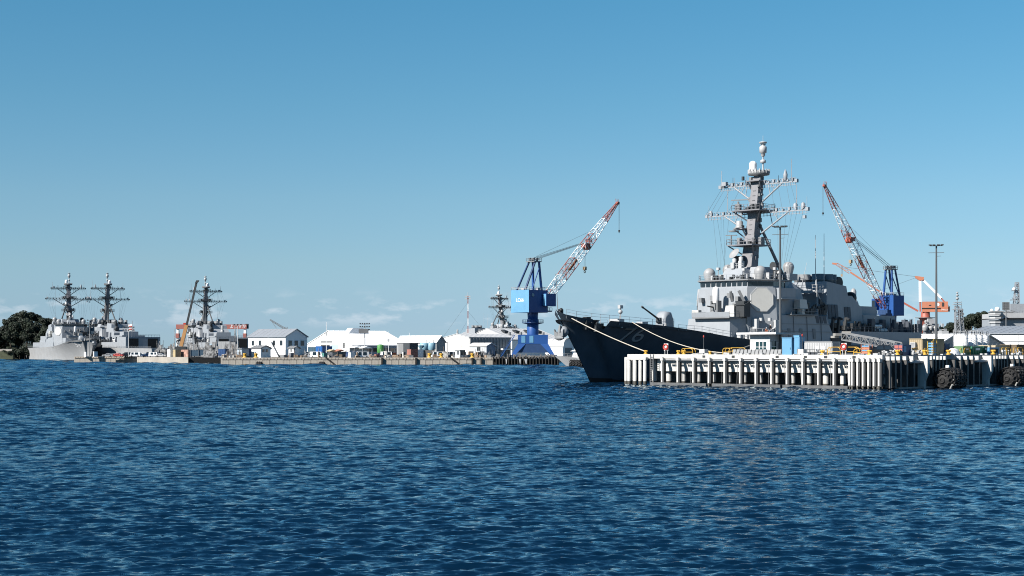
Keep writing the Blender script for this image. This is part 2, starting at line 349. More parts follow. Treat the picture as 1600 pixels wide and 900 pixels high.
SMALL = {'deck_fitting', 'mooring_gear', 'wall_fitting', 'roof_fitting', 'mast_fitting', 'yard_antenna', 'signal_halyard', 'boat_davit', 'upper_deck_gear', 'deck_locker', 'access_ladder', 'platform_rim', 'lifeline', 'roof_rail', 'platform_rail', 'equipment_house', 'search_radar', 'intake_louvre'}
def make_destroyer():
    root = thing('destroyer', 'large grey destroyer moored behind the white pier with its dark bow towards the camera', 'warship')
    def B(mb, nm, m=M_HAZE, par=root, lab=None, stuff=None):
        o = mb.build(nm, m, par, lab)
        if stuff or nm in SMALL: o['kind'] = 'stuff'
        return o
    # hull
    h = MB(); n = len(FL)
    for sg in (-1, 1):
        vs = [(p[0], sg * p[1], p[2]) for s in ST for p in [hull_pt(s, f) for f in FL]]
        h.add(vs, [(i * n + j, (i + 1) * n + j, (i + 1) * n + j + 1, i * n + j + 1) for i in range(len(ST) - 1) for j in range(n - 1)], True)
    tr = [hull_pt(154, f) for f in FL]
    h.add([(p[0], -p[1], p[2]) for p in tr] + [(p[0], p[1], p[2]) for p in tr], [(i, i + 1, n + i + 1, n + i) for i in range(n - 1)])
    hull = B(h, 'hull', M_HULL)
    k = MB()
    for sg in (-1, 1):
        fl = [0.0, 0.09, 0.17]
        vs = [(p[0] - 0.03, sg * (p[1] + 0.04), p[2]) for s in ST for p in [hull_pt(s, f) for f in fl]]
        k.add(vs, [(i * 3 + j, (i + 1) * 3 + j, (i + 1) * 3 + j + 1, i * 3 + j + 1) for i in range(len(ST) - 1) for j in range(2)], True)
    B(k, 'boot_stripe', M_BLACK, hull)
    def zdk(s): return itp(ZD, s) - (1.05 if s < 20 else (0.5 if s < 30 else 0.12)) - (0.9 if s < 1 else 0)
    d = MB(); vs = []
    S2 = [1.0, 2, 3, 4.3, 10, 14, 20, 25, 30, 38, 45, 60, 90, 130, 153.8]
    for s in S2: b = itp(BD, s) - 0.12; z = zdk(s); vs += [(s, -b, z), (s, b, z)]
    d.add(vs, [(2 * i, 2 * i + 1, 2 * i + 3, 2 * i + 2) for i in range(len(S2) - 1)]); B(d, 'deck', M_DECK)
    # bow number
    me = text_mesh('76', 3.7, 'hull_number', 0.0); bm = bmesh.new(); bm.from_mesh(me)
    for v in bm.verts: v.co.x *= 1.45
    bmesh.ops.triangulate(bm, faces=bm.faces[:])
    for _ in range(2): bmesh.ops.subdivide_edges(bm, edges=[e for e in bm.edges if e.calc_length() > 0.6], cuts=1, use_grid_fill=False); bmesh.ops.triangulate(bm, faces=bm.faces[:])
    for off, nm, mm in ((0.05, 'hull_number', mat('number_grey', (0.38, 0.40, 0.42), 0.5)), (0.025, 'number_shadow', M_BLACK)):
        b2 = bm.copy()
        for v in b2.verts:
            x = 15.0 + v.co.x + (0.16 if off < 0.03 else 0) + v.co.y * 0.18; z = 8.35 + v.co.y - (0.14 if off < 0.03 else 0)
            v.co = (x, -(hull_half_at(x, z) + off), z)
        m2 = bpy.data.meshes.new(nm); b2.to_mesh(m2); b2.free(); m2.materials.append(mm); link(nm, m2, hull)
    bm.free()
    # anchor and hawse at the stem
    a = MB(); a.lathe((2.0, 0, 9.0), [(0.3, -0.9), (0.95, -0.5), (1.0, 0.2), (0.7, 0.7), (0.3, 0.9)], 12, 'x'); B(a, 'anchor_bolster', M_HAZE)
    a = MB(); a.beam((0.9, 0, 8.1), (1.2, 0, 10.1), 0.35)
    for sg in (-1, 1): a.extr([(0.75, sg * 0.1, 7.9), (0.75, sg * 1.0, 8.2), (0.75, sg * 1.1, 9.4), (0.75, sg * 0.85, 9.0), (0.75, sg * 0.2, 8.7)], (0.4, 0, 0))
    a.lathe((1.0, 0, 7.9), [(0.2, -1.0), (0.45, -0.3), (0.45, 0.3), (0.2, 1.0)], 8, 'y'); B(a, 'anchor', M_GREY)
    a = MB(); a.tube((0.6, 0, 12.4), (0.1, 0, 19.0), 0.07, 0.04); a.ball((0.1, 0, 19.0), 0.12); B(a, 'jackstaff', M_GREY)
    a = MB(); a.lathe((1.3, 0, 12.0), [(0.5, 0), (0.5, 0.9), (0.2, 1.0)], 10); a.ball((1.0, -0.4, 12.8), 0.35); B(a, 'bullnose', M_DARK)
    # lifelines and deck fittings forward
    for sg in (-1, 1):
        r = MB(); r.rail([(s, sg * (itp(BD, s) - 0.25), zdk(s) + 0.4) for s in (1.4, 3, 5.6, 9, 13, 18, 23)], 1.65, 2.2, 0.03, (1, 0.7)); B(r, 'lifeline')
        r = MB(); r.rail([(s, sg * (itp(BD, s) - 0.2), zdk(s)) for s in (24, 30, 36, 41)], 1.1, 2.2, 0.03); B(r, 'lifeline')
        r = MB(); r.rail([(s, sg * (itp(BD, s) - 0.2), zdk(s)) for s in (92, 110, 130, 153)], 1.1, 2.5, 0.035); B(r, 'lifeline')
    f = MB(); f.bx(4.6, 5.8, -3.1, -2.2, 9.4, 11.6); f.lathe((7.0, -2.6, 9.3), [(0.7, 0), (0.45, 0.4), (0.45, 1.2), (0.8, 1.5), (0.8, 1.8)], 12); f.bx(6.2, 8.2, -4.0, -3.4, 9.0, 10.5); B(f, 'mooring_gear', M_DARK)
    f = MB()
    for x, y in ((9, 1.5), (9, -1.5)): f.lathe((x, y, zdk(9)), [(0.7, 0), (0.4, 0.3), (0.5, 1.0), (0.75, 1.2)], 10)
    for x in (12, 17.5, 21): f.lathe((x, -itp(BD, x) + 0.9, zdk(x)), [(0.28, 0), (0.22, 0.7), (0.32, 0.9)], 8); f.lathe((x + 0.9, -itp(BD, x) + 0.9, zdk(x)), [(0.28, 0), (0.22, 0.7), (0.32, 0.9)], 8)
    f.bx(14.5, 16.4, -1.8, 0.2, zdk(15), zdk(15) + 1.9); f.bx(13.2, 14.0, -3.2, -2.4, zdk(14), zdk(14) + 1.6); f.bx(18.6, 20.2, -4.2, -2.8, zdk(19), zdk(19) + 1.7); f.bx(22.6, 23.4, -6.5, -5.6, zdk(23), zdk(23) + 1.2)
    f.tube((16, -1.2, 11.4), (16, -1.2, 13.9), 0.12); f.ball((16, -1.2, 12.7), 0.42); f.bx(15.6, 16.4, -1.5, -0.9, 13.3, 13.9); f.bx(17.2, 18.2, 0.4, 1.2, zdk(18), zdk(18) + 2.2)
    B(f, 'deck_fitting', M_LGREY)
    # gun
    g = MB(); zb = 9.0
    g.lathe((30.3, 0, zb), [(1.4, 0), (1.4, 0.5), (1.2, 0.7)], 16)
    prof = [(28.9, zb + 0.6), (28.6, zb + 1.6), (28.7, zb + 2.7), (29.1, zb + 3.6), (30.0, zb + 4.05), (31.9, zb + 3.95), (32.9, zb + 2.6), (33.1, zb + 0.6)]
    prof = [(30.3 + (x - 30.9) * .70, z) for x, z in prof]
    secs = [(-1.2, 0.80), (-1.0, 0.96), (-0.5, 1.0), (0.5, 1.0), (1.0, 0.96), (1.2, 0.80)]
    vs = []
    for y, kk in secs:
        for x, z in prof: vs.append((30.3 + (x - 30.3) * kk, y, zb + 0.6 + (z - zb - 0.6) * kk))
    m_ = len(prof)
    g.add(vs, [(i * m_ + j, (i + 1) * m_ + j, (i + 1) * m_ + (j + 1) % m_, i * m_ + (j + 1) % m_) for i in range(5) for j in range(m_)], True)
    g.add(vs, [tuple(range(m_)), tuple(range(5 * m_, 6 * m_))[::-1]])
    gun = B(g, 'gun_mount', M_HAZE)
    g = MB(); g.tube((29.0, 0, zb + 2.3), (24.0, 0, zb + 4.6), 0.2, 0.14, 8); g.tube((24.0, 0, zb + 4.6), (23.5, 0, zb + 4.83), 0.2, 0.2, 8); g.lathe((28.7, 0, zb + 2.3), [(0.55, -0.45), (0.55, 0.45)], 10, 'y'); B(g, 'gun_barrel', M_DARK, gun)
    # forward launcher block and breakwater
    v = MB(); v.bx(35, 40.5, -3.6, 3.6, 7.6, 9.0)
    for i in range(4):
        for j in range(8): v.bx(35.3 + i * 1.3, 36.3 + i * 1.3, -3.4 + j * 0.85, -2.7 + j * 0.85, 9.0, 9.08)
    B(v, 'missile_launcher', M_GREY)
    # forward deckhouse
    d = MB(); d.hexa([(43.4, -5.4, 7.3), (47.9, -6.1, 7.2), (47.9, 6.1, 7.2), (43.4, 5.4, 7.3)], [(44.0, -5.0, 11.9), (47.9, -5.9, 11.9), (47.9, 5.9, 11.9), (44.0, 5.0, 11.9)]); B(d, 'front_house')
    p = MB(); p.bx(43.0, 47.85, -5.6, 3.4, 11.9, 12.2); B(p, 'platform', M_GREY)
    p = MB(); p.hexa([(43.05, -5.6, 12.2), (43.25, -5.6, 12.2), (43.25, 3.4, 12.2), (43.05, 3.4, 12.2)], [(42.9, -5.6, 13.1), (43.0, -5.6, 13.1), (43.0, 3.4, 13.1), (42.9, 3.4, 13.1)]); p.rail([(43.0, -5.65, 12.2), (47.6, -5.65, 12.2)]); p.rail([(43.0, 3.45, 12.2), (47.6, 3.45, 12.2)]); B(p, 'platform_rail')
    c = MB(); c.lathe((45.6, -0.4, 12.2), [(1.2, 0), (1.2, 0.7), (0.9, 0.9), (0.9, 1.3)], 14); c.bx(45.0, 46.3, -1.3, -1.0, 13.2, 15.4); c.bx(45.0, 46.3, 0.2, 0.5, 13.2, 15.4); c.bx(44.8, 46.0, -0.9, 0.1, 13.6, 14.7)
    ci = B(c, 'close_in_gun', M_GREY)
    c = MB(); c.lathe((45.7, -0.4, 14.9), [(0.55, 0), (0.66, 0.2), (0.66, 2.5), (0.6, 2.9), (0.42, 3.15), (1e-4, 3.3)], 16); B(c, 'gun_radome', M_PURE, ci)
    c = MB(); c.tube((44.9, -0.4, 14.1), (42.9, -0.4, 14.3), 0.16, 0.12); B(c, 'barrel', M_DARK, ci)
    q = MB(); q.hexa([(45.8, -4.6, 12.2), (47.7, -4.6, 12.2), (47.7, -2.2, 12.2), (45.8, -2.2, 12.2)], [(46.2, -4.4, 14.4), (47.7, -4.4, 14.4), (47.7, -2.4, 14.4), (46.2, -2.4, 14.4)]); q.bx(44.0, 45.0, 2.6, 4.2, 12.2, 13.6); B(q, 'equipment_house', M_SPY)
    q = MB(); q.bx(46.0, 48.0, -6.9, -5.0, 12.2, 15.2); q.extr([(45.8, -7.2, 14.4), (48.0, -7.2, 15.2), (48.0, -4.6, 15.2), (45.8, -4.6, 14.4)], (0, 0, 0.15)); B(q, 'gun_shelter', M_DARK)
    bot = [(47.8, -6.2), (53.2, -9.9), (67.5, -9.0), (70, -6), (70, 6), (67.5, 9.0), (53.2, 9.9), (47.8, 6.2)]
    top = [(48.4, -5.9), (53.2, -9.1), (64.2, -7.6), (65.5, -5.2), (65.5, 5.2), (64.2, 7.6), (53.2, 9.1), (48.4, 5.9)]
    d = MB(); d.prism(bot, top, 7.0, 17.95); house = B(d, 'bridge_house')
    # window band
    def lerp2(a, b, t): return (a[0] + (b[0] - a[0]) * t, a[1] + (b[1] - a[1]) * t)
    wb = [(48.75, -5.7), (53.2, -8.6), (57.5, -8.2), (58.2, -5), (58.2, 5), (57.5, 8.2), (53.2, 8.6), (48.75, 5.7)]
    wt = [(48.85, -5.7), (53.25, -8.6), (57.5, -8.2), (58.2, -5), (58.2, 5), (57.5, 8.2), (53.25, 8.6), (48.85, 5.7)]
    d = MB(); d.prism(wb, wt, 17.95, 19.35); band = B(d, 'pilothouse')
    wm = None
    for (a_, b_, n_) in (((48.75, 5.7), (48.75, -5.7), 9), ((48.75, -5.7), (53.2, -8.6), 5), ((53.2, 8.6), (48.75, 5.7), 5), ((53.2, -8.6), (57.5, -8.2), 4)):
        for i in range(n_):
            c_ = lerp2(a_, b_, (i + 0.5) / n_); L_ = math.hypot(b_[0] - a_[0], b_[1] - a_[1]); rz = math.atan2(b_[1] - a_[1], b_[0] - a_[0])
            if wm is None: wm = MB().box((0, 0, 0), (0.98, 0.10, 0.82)).mesh('bridge_window', M_GLASS)
            link('bridge_window', wm, band, None, (c_[0], c_[1], 18.68), rz)
    r = MB(); r.prism([(48.3, -6.1), (53.0, -9.1), (60, -8.4), (60, 8.4), (53.0, 9.1), (48.3, 6.1)], [(48.3, -6.1), (53.0, -9.1), (60, -8.4), (60, 8.4), (53.0, 9.1), (48.3, 6.1)], 19.35, 19.6); B(r, 'bridge_roof', M_GREY)
    r = MB(); r.rail([(60, -8.2, 19.6), (53.0, -8.9, 19.6), (48.5, -5.9, 19.6), (48.5, 5.9, 19.6), (53.0, 8.9, 19.6), (60, 8.2, 19.6)], 1.0, 1.6, 0.035); B(r, 'roof_rail')
    f = MB()
    for i in range(26):
        t = rnd.uniform(-7.5, 7.5); s = rnd.uniform(49.5, 59) if abs(t) < 5.5 else rnd.uniform(53.5, 59); hh = rnd.uniform(0.4, 1.5); w = rnd.uniform(0.3, 0.9)
        f.bx(s, s + w, t, t + w, 19.6, 19.6 + hh)
    for s, t, hh in ((50, -4, 2.2), (51, 3, 2.6), (52, -6.5, 2.0), (55, -7.8, 2.4), (57, -7.4, 1.8)): f.tube((s, t, 19.6), (s, t, 19.6 + hh), 0.09); f.bx(s - 0.3, s + 0.3, t - 0.3, t + 0.3, 19.6 + hh - 0.5, 19.6 + hh)
    B(f, 'roof_fitting', M_LGREY)
    f = MB()
    for i in range(34):
        t = rnd.uniform(-8.6, 8); s = rnd.uniform(53.6, 60) if abs(t) > 5 else rnd.uniform(49.2, 52); w = rnd.uniform(.2, .7); f.bx(s, s + w, t, t + w, 19.6, 19.6 + rnd.uniform(.3, 1.1))
    for i in range(30):
        s = rnd.uniform(62.5, 71); t = -rnd.uniform(8.7, 9.5); w = rnd.uniform(.25, .9); z = rnd.choice((12.9, 12.9, rnd.uniform(12.9, 15))); f.bx(s, s + w, t, t + w * .5, z, z + rnd.uniform(.4, 1.6))
    for i in range(26):
        s = rnd.uniform(76, 90); t = -rnd.uniform(6.6, 9); w = rnd.uniform(.3, .9); f.bx(s, s + w, t, t + w * .5, 9.6, 9.6 + rnd.uniform(.6, 2.2))
    B(f, 'mast_fitting', M_DARK)
    # radar faces on the two forward corners
    for sg in (-1, 1):
        a_ = Vector((47.8, sg * 6.2, 7.0)); b_ = Vector((53.2, sg * 9.9, 7.0)); c_ = Vector((48.4, sg * 5.9, 17.95))
        ux = (b_ - a_).normalized(); nn = ux.cross(c_ - a_).normalized() * (-sg); nn = nn if nn.y * sg > 0 else -nn
        uy = nn.cross(ux); uy = uy if uy.z > 0 else -uy
        ctr = a_.lerp(b_, 0.5) + (c_ - a_) * 0.785 - nn * 0.12 + (Vector((53.2, sg * 9.1, 17.95)) - c_ - (b_ - a_)) * 0.39
        pts = [ctr + ux * x + uy * y for x, y in octo(2.28, 2.28)]
        s_ = MB(); s_.extr(pts, nn * 0.36); B(s_, 'radar_panel', M_SPY)
        s_ = MB()
        for i in range(8):
            s_.beam(pts[i] + nn * 0.30, pts[(i + 1) % 8] + nn * 0.30, 0.16, 0.16)
        B(s_, 'radar_panel_frame', M_LGREY)
    # fittings on the faces
    f = MB()
    for t, z in ((4.3, 15.2), (1.5, 15.6), (-2.6, 16.0), (-4.6, 15.3)): f.bx(47.2, 48.4, t, t + 0.7, z, z + 0.9)
    f.bx(47.0, 48.0, -5.6, -3.4, 13.2, 15.0); f.beam((46.4, -3.4, 17.2), (47.4, -3.1, 15.4), 0.4); f.beam((46.6, -5.2, 17.3), (47.4, -6.0, 15.0), 0.5); f.bx(46.4, 47.6, -6.6, -5.2, 12.9, 14.2)
    B(f, 'wall_fitting', M_GREY)
    f = MB(); 
    for s, t in ((49.5, -7.9), (51, -8.9)):
        f.bx(s, s + 0.5, t - 0.6, t, 11.4, 12.0)
    f.bx(48.6, 49.4, -8.0, -7.0, 9.8, 11.8); f.bx(51.8, 52.8, -10.2, -9.7, 9.2, 11.6); f.rail([(47.0, -7.8, 8.0), (50, -9.8, 7.8), (56, -10, 7.6)], 2.0, 1.3, 0.05, (1, 0.75, 0.5, 0.25))
    f.beam((49.2, -8.6, 8.0), (52.0, -9.9, 10.2), 0.7, 0.12); B(f, 'access_ladder', M_LGREY)
    # side of forward house, shaded recess, bridge wing, boat deck gear
    d = MB(); d.hexa([(52, -10.0, 6.9), (73.5, -10.0, 6.9), (73.5, 10.0, 6.9), (52, 10.0, 6.9)], [(54, -9.6, 12.6), (70.5, -9.5, 12.6), (70.5, 9.5, 12.6), (54, 9.6, 12.6)]); B(d, 'lower_deckhouse')
    for s_ in (56.4, 60.6, 65.2):
        d = MB(); zb_, yb_, yt_ = 8.0, -9.93, -9.79; d.extr([(s_, yb_, zb_), (s_ + .85, yb_, zb_), (s_ + .85, yt_, zb_ + 2), (s_, yt_, zb_ + 2)], (0, -.1, 0)); B(d, 'door', M_GREY)
    d = MB()
    for z_ in (9.4, 10.9): d.beam((53.2, -10.02 + (z_ - 6.9) * .075, z_), (71.6, -10.02 + (z_ - 6.9) * .075, z_), .09)
    for s_ in (58.5, 63.2, 68.2): d.beam((s_, -9.98, 7.6), (s_ + .1, -9.68, 12.4), .1)
    B(d, 'pipe_run', M_GREY, stuff=True)
    for sg in (-1, 1):
        d = MB(); d.bx(53.6, 58.6, min(sg * 8.9, sg * 10.2), max(sg * 8.9, sg * 10.2), 15.9, 17.9); d.bx(53.5, 58.8, min(sg * 8.7, sg * 10.4), max(sg * 8.7, sg * 10.4), 15.7, 15.9); B(d, 'bridge_wing')
        d = MB()
        y0 = sg * 9.4
        for i in range(3): d.hexa([(68.0 + i * 1.35 - 1, y0 + sg * 0.25, 10.2), (69.1 + i * 1.35 - 1, y0 + sg * 0.25, 10.2), (69.1 + i * 1.35 - 1, y0, 10.2), (68 + i * 1.35 - 1, y0, 10.2)], [(67.5 + i * 1.35 - 1, y0 + sg * 0.2, 12.6), (68.6 + i * 1.35 - 1, y0 + sg * 0.2, 12.6), (68.6 + i * 1.35 - 1, y0 - sg * 0.1, 12.6), (67.5 + i * 1.35 - 1, y0 - sg * 0.1, 12.6)])
        B(d, 'intake_louvre', M_LOUV)
        d = MB(); d.bx(57, 66.5, min(sg * 8.6, sg * 10.3), max(sg * 8.6, sg * 10.3), 12.65, 12.85); d.rail([(57, sg * 10.25, 12.85), (66.5, sg * 10.25, 12.85)], 1.1, 1.2, 0.04); B(d, 'side_platform', M_GREY)
        d = MB(); d.lathe((61.6, sg * 9.4, 12.85), [(0.9, 0), (0.8, 1.1)], 10); d.hexa([(60.2, sg * 8.6, 13.9), (63, sg * 8.6, 13.9), (63, sg * 10.2, 13.9), (60.2, sg * 10.2, 13.9)], [(60.4, sg * 8.7, 15.8), (62.7, sg * 8.7, 15.8), (62.7, sg * 10.0, 15.8), (60.4, sg * 10.0, 15.8)]); B(d, 'decoy_launcher', M_SPY)
    d = MB(); d.hexa([(60, -6.8, 17.9), (66, -6.2, 17.9), (66, 6.2, 17.9), (60, 6.8, 17.9)], [(60.6, -6.2, 19.6), (64.4, -5.2, 19.6), (64.4, 5.2, 19.6), (60.6, 6.2, 19.6)]); B(d, 'funnel_house')
    def drum(mb, c, r, h):
        mb.lathe(c, [(r * 0.95, 0), (r, 0.1), (r, h * 0.45), (r * 1.06, h * 0.47), (r * 1.06, h * 0.55), (r, h * 0.57), (r, h), (r * 0.86, h), (r * 0.84, h - 0.4)], 14)
    for s, t, r_ in ((62.0, -3.4, 1.15), (62.2, 1.2, 1.15), (64.3, -1.6, 0.95), (64.5, 2.4, 0.9), (64.8, -4.2, 0.75)): s_ = MB(); drum(s_, (s, t, 19.4), r_, 2.5); B(s_, 'funnel', M_DARK)
    # upper works on the bridge roof
    u = MB(); u.hexa([(51.2, -2.6, 19.6), (56.5, -2.6, 19.6), (56.5, 2.6, 19.6), (51.2, 2.6, 19.6)], [(53.0, -1.5, 22.0), (56.5, -1.5, 22.0), (56.5, 1.5, 22.0), (53.0, 1.5, 22.0)]); u.hexa([(54, -5.2, 19.6), (59.5, -5.2, 19.6), (59.5, 5.2, 19.6), (54, 5.2, 19.6)], [(55.5, -4.4, 22.3), (59.5, -4.4, 22.3), (59.5, 4.4, 22.3), (55.5, 4.4, 22.3)]); B(u, 'director_house')
    u = MB(); u.bx(52.6, 54.0, 0.4, 1.2, 22.0, 23.2); u.bx(53, 54, -1.2, -0.4, 22.0, 23.5); u.lathe((53.4, 0.8, 23.0), [(0.4, 0), (0.45, 0.9), (0.1, 1.1)], 8); u.lathe((53.4, -0.8, 23.3), [(0.4, 0), (0.45, 0.9), (0.1, 1.1)], 8); u.rail([(53, -1.6, 22), (53, 1.6, 22)], 1.0); B(u, 'optical_director', M_LGREY)
    for s, t, z, r_, hh in ((53.0, 6.7, 19.6, 1.22, 1.5), (52.0, -6.4, 19.6, 1.2, 1.5), (60.2, -7.4, 20.9, 1.15, 1.3), (60.2, 7.4, 20.9, 1.15, 1.3)):
        u = MB(); u.dome((s, t, z), r_, hh); B(u, 'radome', M_DOME)
    for sg in (-1, 1):
        u = MB(); u.bx(58.8, 61.6, min(sg * 6.3, sg * 8.6), max(sg * 6.3, sg * 8.6), 19.6, 20.9); B(u, 'radome_base')
    u = MB(); u.tube((56.4, -6.6, 19.6), (56.4, -6.6, 22), 0.25); u.lathe((56.0, -6.6, 22.4), [(0.8, 0), (0.75, 0.35), (0.2, 0.5)], 12, 'x'); u.bx(56.2, 57, -7.0, -6.2, 21.6, 23.0); B(u, 'illuminator', M_DARK)
    # dish on the mast front
    u = MB(); cen = Vector((54.3, 1.3, 24.9)); ax = Vector((-0.72, 0.18, 0.55)).normalized(); e1 = ax.cross(Vector((0, 0, 1))).normalized(); e2 = ax.cross(e1)
    rings = [(0.02, 0.0), (0.5, 0.06), (0.9, 0.18), (1.25, 0.36), (1.25, 0.28), (0.5, -0.12), (0.05, -0.2)]
    vs = [cen + ax * hh + (e1 * math.cos(i * math.pi / 10) + e2 * math.sin(i * math.pi / 10)) * r_ for r_, hh in rings for i in range(20)]
    u.add(vs, [(k_ * 20 + i, k_ * 20 + (i + 1) % 20, (k_ + 1) * 20 + (i + 1) % 20, (k_ + 1) * 20 + i) for k_ in range(6) for i in range(20)], True); dish = B(u, 'tracking_dish', M_DOME)
    u = MB(); u.lathe((55.4, 1.2, 22.3), [(0.9, 0), (0.8, 1.4), (0.5, 2.0)], 10); u.bx(54.7, 56, 0.4, 2.0, 23.0, 24.6); B(u, 'dish_pedestal', M_DARK, dish)
    # mast
    def axis(z): return 57.2 + (z - 22.0) * 0.175 if z < 34 else 59.3 + (z - 34) * 0.16
    mzs = [(22.0, 1.15, 1.35), (26.0, 1.05, 1.2), (28.5, 1.0, 1.1), (31.5, 0.95, 1.0), (34, 0.9, 0.95), (37.0, 0.85, 0.9), (40.8, 0.8, 0.85)]
    m_ = MB()
    for (z0, a0, b0), (z1, a1, b1) in zip(mzs, mzs[1:]):
        x0, x1 = axis(z0), axis(z1)
        m_.hexa([(x0 - a0, -b0, z0), (x0 + a0, -b0, z0), (x0 + a0, b0, z0), (x0 - a0, b0, z0)], [(x1 - a1, -b1, z1), (x1 + a1, -b1, z1), (x1 + a1, b1, z1), (x1 - a1, b1, z1)])
    mast = B(m_, 'mast', M_MAST)
    for sg in (-1, 1):
        m_ = MB(); m_.tube((65.2, sg * 3.4, 19.6), (axis(31.5) + 0.5, sg * 0.8, 31.5), 0.36, 0.28, 8); B(m_, 'mast_leg', M_MAST, mast)
    def plat(z, x0, x1, y0, y1, nm='mast_platform', rl=True):
        m = MB(); m.bx(x0, x1, y0, y1, z - 0.22, z)
        if rl: m.rail([(x0, y0, z), (x1, y0, z), (x1, y1, z), (x0, y1, z)], 1.1, 1.0, 0.045, (1, 0.5), True)
        for y in (y0 + 0.15, y1 - 0.15):
            m.beam((x0 + 0.3, y, z - 0.22), (axis(z - 2.4), max(-0.9, min(0.9, y)), z - 2.4), 0.22)
        B(m, nm, M_MAST, mast)
    plat(26.9, 54.6, 61.0, -2.6, 3.6)
    plat(30.3, 56.0, 58.6, 0.8, 3.1, rl=False)
    plat(33.9, 56.0, 61.4, -3.4, 3.4)
    plat(40.0, 58.4, 61.8, -1.6, 1.6, rl=False)
    m_ = MB(); m_.lathe((56.6, 1.9, 30.3), [(0.9, 0), (1.0, 0.2), (0.75, 0.4), (0.7, 1.3), (0.55, 1.5)], 12); m_.lathe((56.2, 3.0, 29.6), [(1.0, 0), (1.1, 0.25)], 12); B(m_, 'mast_radome', M_DOME, mast)
    m_ = MB(); m_.tube((56.6, 2.2, 34), (56.6, 2.2, 35.7), 0.3, 0.2); m_.bx(56.3, 57.2, 1.8, 2.8, 34.0, 35.2); m_.beam((56.0, 3.5, 36.0), (57.2, 0.2, 36.0), 0.3, 0.2); m_.beam((55.2, 4.3, 28.9), (56.4, 2.3, 28.9), 0.16); m_.tube((55.6, 3.2, 26.9), (55.6, 3.2, 28.9), 0.15); m_.bx(57.6, 58.6, -2.7, -2.0, 26.9, 28.4); m_.bx(55.3, 56.2, 0.9, 1.6, 26.9, 28.3); B(m_, 'search_radar', M_GREY, mast)
    m_ = MB(); m_.lathe((60.6, 0, 41.2), [(0.9, -1.0), (1.0, -0.2), (2.15, 0), (2.15, 0.6), (1.9, 0.75)], 22); B(m_, 'top_platform', M_GREY, mast)
    m_ = MB(); m_.lathe((60.6, 0, 41.95), [(2.0, -0.1), (2.0, 0.12)], 22)
    for i in range(18): t = i * math.pi / 9; m_.bx(60.6 + 2.1 * math.cos(t) - .1, 60.6 + 2.1 * math.cos(t) + .1, 2.1 * math.sin(t) - .1, 2.1 * math.sin(t) + .1, 41.5, 42.3)
    B(m_, 'platform_rim', M_LGREY, mast)
    m_ = MB(); m_.dome((60.1, 1.1, 42.0), 0.78, 1.35, rb=0.74); B(m_, 'top_radome', M_PURE, mast)
    m_ = MB(); xx, yy = 61.2, -0.6
    m_.tube((xx, yy, 41.9), (xx, yy, 46.2), 0.16, 0.12, 8); m_.tube((xx - .5, yy - .4, 41.9), (xx, yy, 44.2), 0.07); m_.tube((xx + .5, yy + .4, 41.9), (xx, yy, 44.2), 0.07)
    m_.lathe((xx, yy, 43.6), [(0.2, 0), (0.55, 0.05), (0.58, 0.55), (0.3, 0.75)], 12); m_.lathe((xx, yy, 44.9), [(0.2, 0), (0.42, 0.25), (0.45, 0.75), (0.72, 0.85), (0.76, 1.9), (0.62, 2.15), (0.3, 2.3), (0.16, 2.7)], 14)
    m_.lathe((xx, yy, 47.6), [(0.2, 0), (0.75, 0.1), (0.8, 0.3), (0.2, 0.42)], 12)
    for i in range(5): t = i * 1.2566; m_.beam((xx, yy, 46.6), (xx + 0.7 * math.cos(t), yy + 0.7 * math.sin(t), 47.7), 0.1)
    m_.tube((xx, yy, 47.9), (xx, yy, 49.2), 0.04); B(m_, 'mast_head', M_LGREY, mast)
    # yards
    def yard(z, w, x, zs, nm, drop):
        m = MB()
        for y0, y1 in ((-w, -0.8), (0.8, w)):
            m.beam((x, y0, z), (x, y1, z), 0.24, 0.24); m.beam((x, y0, z - 0.6), (x, y1, z - 0.6), 0.07); m.beam((x - .25, y0, z + .75), (x - .25, y1, z + .75), 0.06)
            for i in range(15):
                y = y0 + (y1 - y0) * (i + 0.5) / 15; m.beam((x, y, z - 0.75), (x - .1, y, z + 0.75), 0.1)
                if i % 2: m.bx(x - 0.25, x + 0.25, y - 0.2, y + 0.2, z + 0.15, z + 0.5 + 0.3 * (i % 4 == 1))
        for sg in (-1, 1):
            m.tube((x + .1, sg * 0.7, z - drop), (x, sg * w * 0.63, z - 0.15), 0.2, 0.16, 8); m.beam((x, sg * w * 0.36, z - 0.1), (x, sg * w * 0.44, z - drop * 0.42), 0.12); m.beam((x, sg * w * 0.28, z - 0.1), (x, sg * w * 0.33, z - drop * 0.62), 0.12)
            m.bx(x - 0.3, x + 0.3, sg * w - 0.3, sg * w + 0.3, z - 0.2, z + 0.5)
        B(m, nm, M_HAZE, mast)
    yard(33.35, 12.3, 59.6, 33, 'lower_yard', 4.4); yard(39.2, 9.3, 60.2, 39, 'upper_yard', 3.7)
    m_ = MB()
    for y, z, hh, r_ in ((12, 33.8, 1.9, .05), (-12, 33.8, 2.2, .05), (7.2, 33.6, 5.2, .09), (-9.6, 33.6, 4.8, .09), (8.7, 39.4, 3.3, .09), (-8.4, 39.4, 4.3, .08), (5.5, 39.4, 1.6, .05), (2.5, 39.4, 1.8, .05)): m_.tube((59.8, y, z), (59.8, y, z + hh), r_, r_ * .6)
    m_.lathe((59.9, -6.9, 39.5), [(0.2, 0), (0.4, 0.5), (0.45, 1.2), (0.12, 2.2)], 10); m_.lathe((59.7, 11.4, 33.7), [(0.3, 0), (0.35, 0.7), (0.1, 0.9)], 8); m_.lathe((59.7, -11.2, 33.7), [(0.4, 0), (0.45, 0.9), (0.15, 1.2)], 8); m_.lathe((59.7, -9.4, 33.7), [(0.4, 0), (0.45, 0.9), (0.15, 1.2)], 8); m_.bx(59.4, 60.2, 7.4, 8.4, 39.5, 40.3)
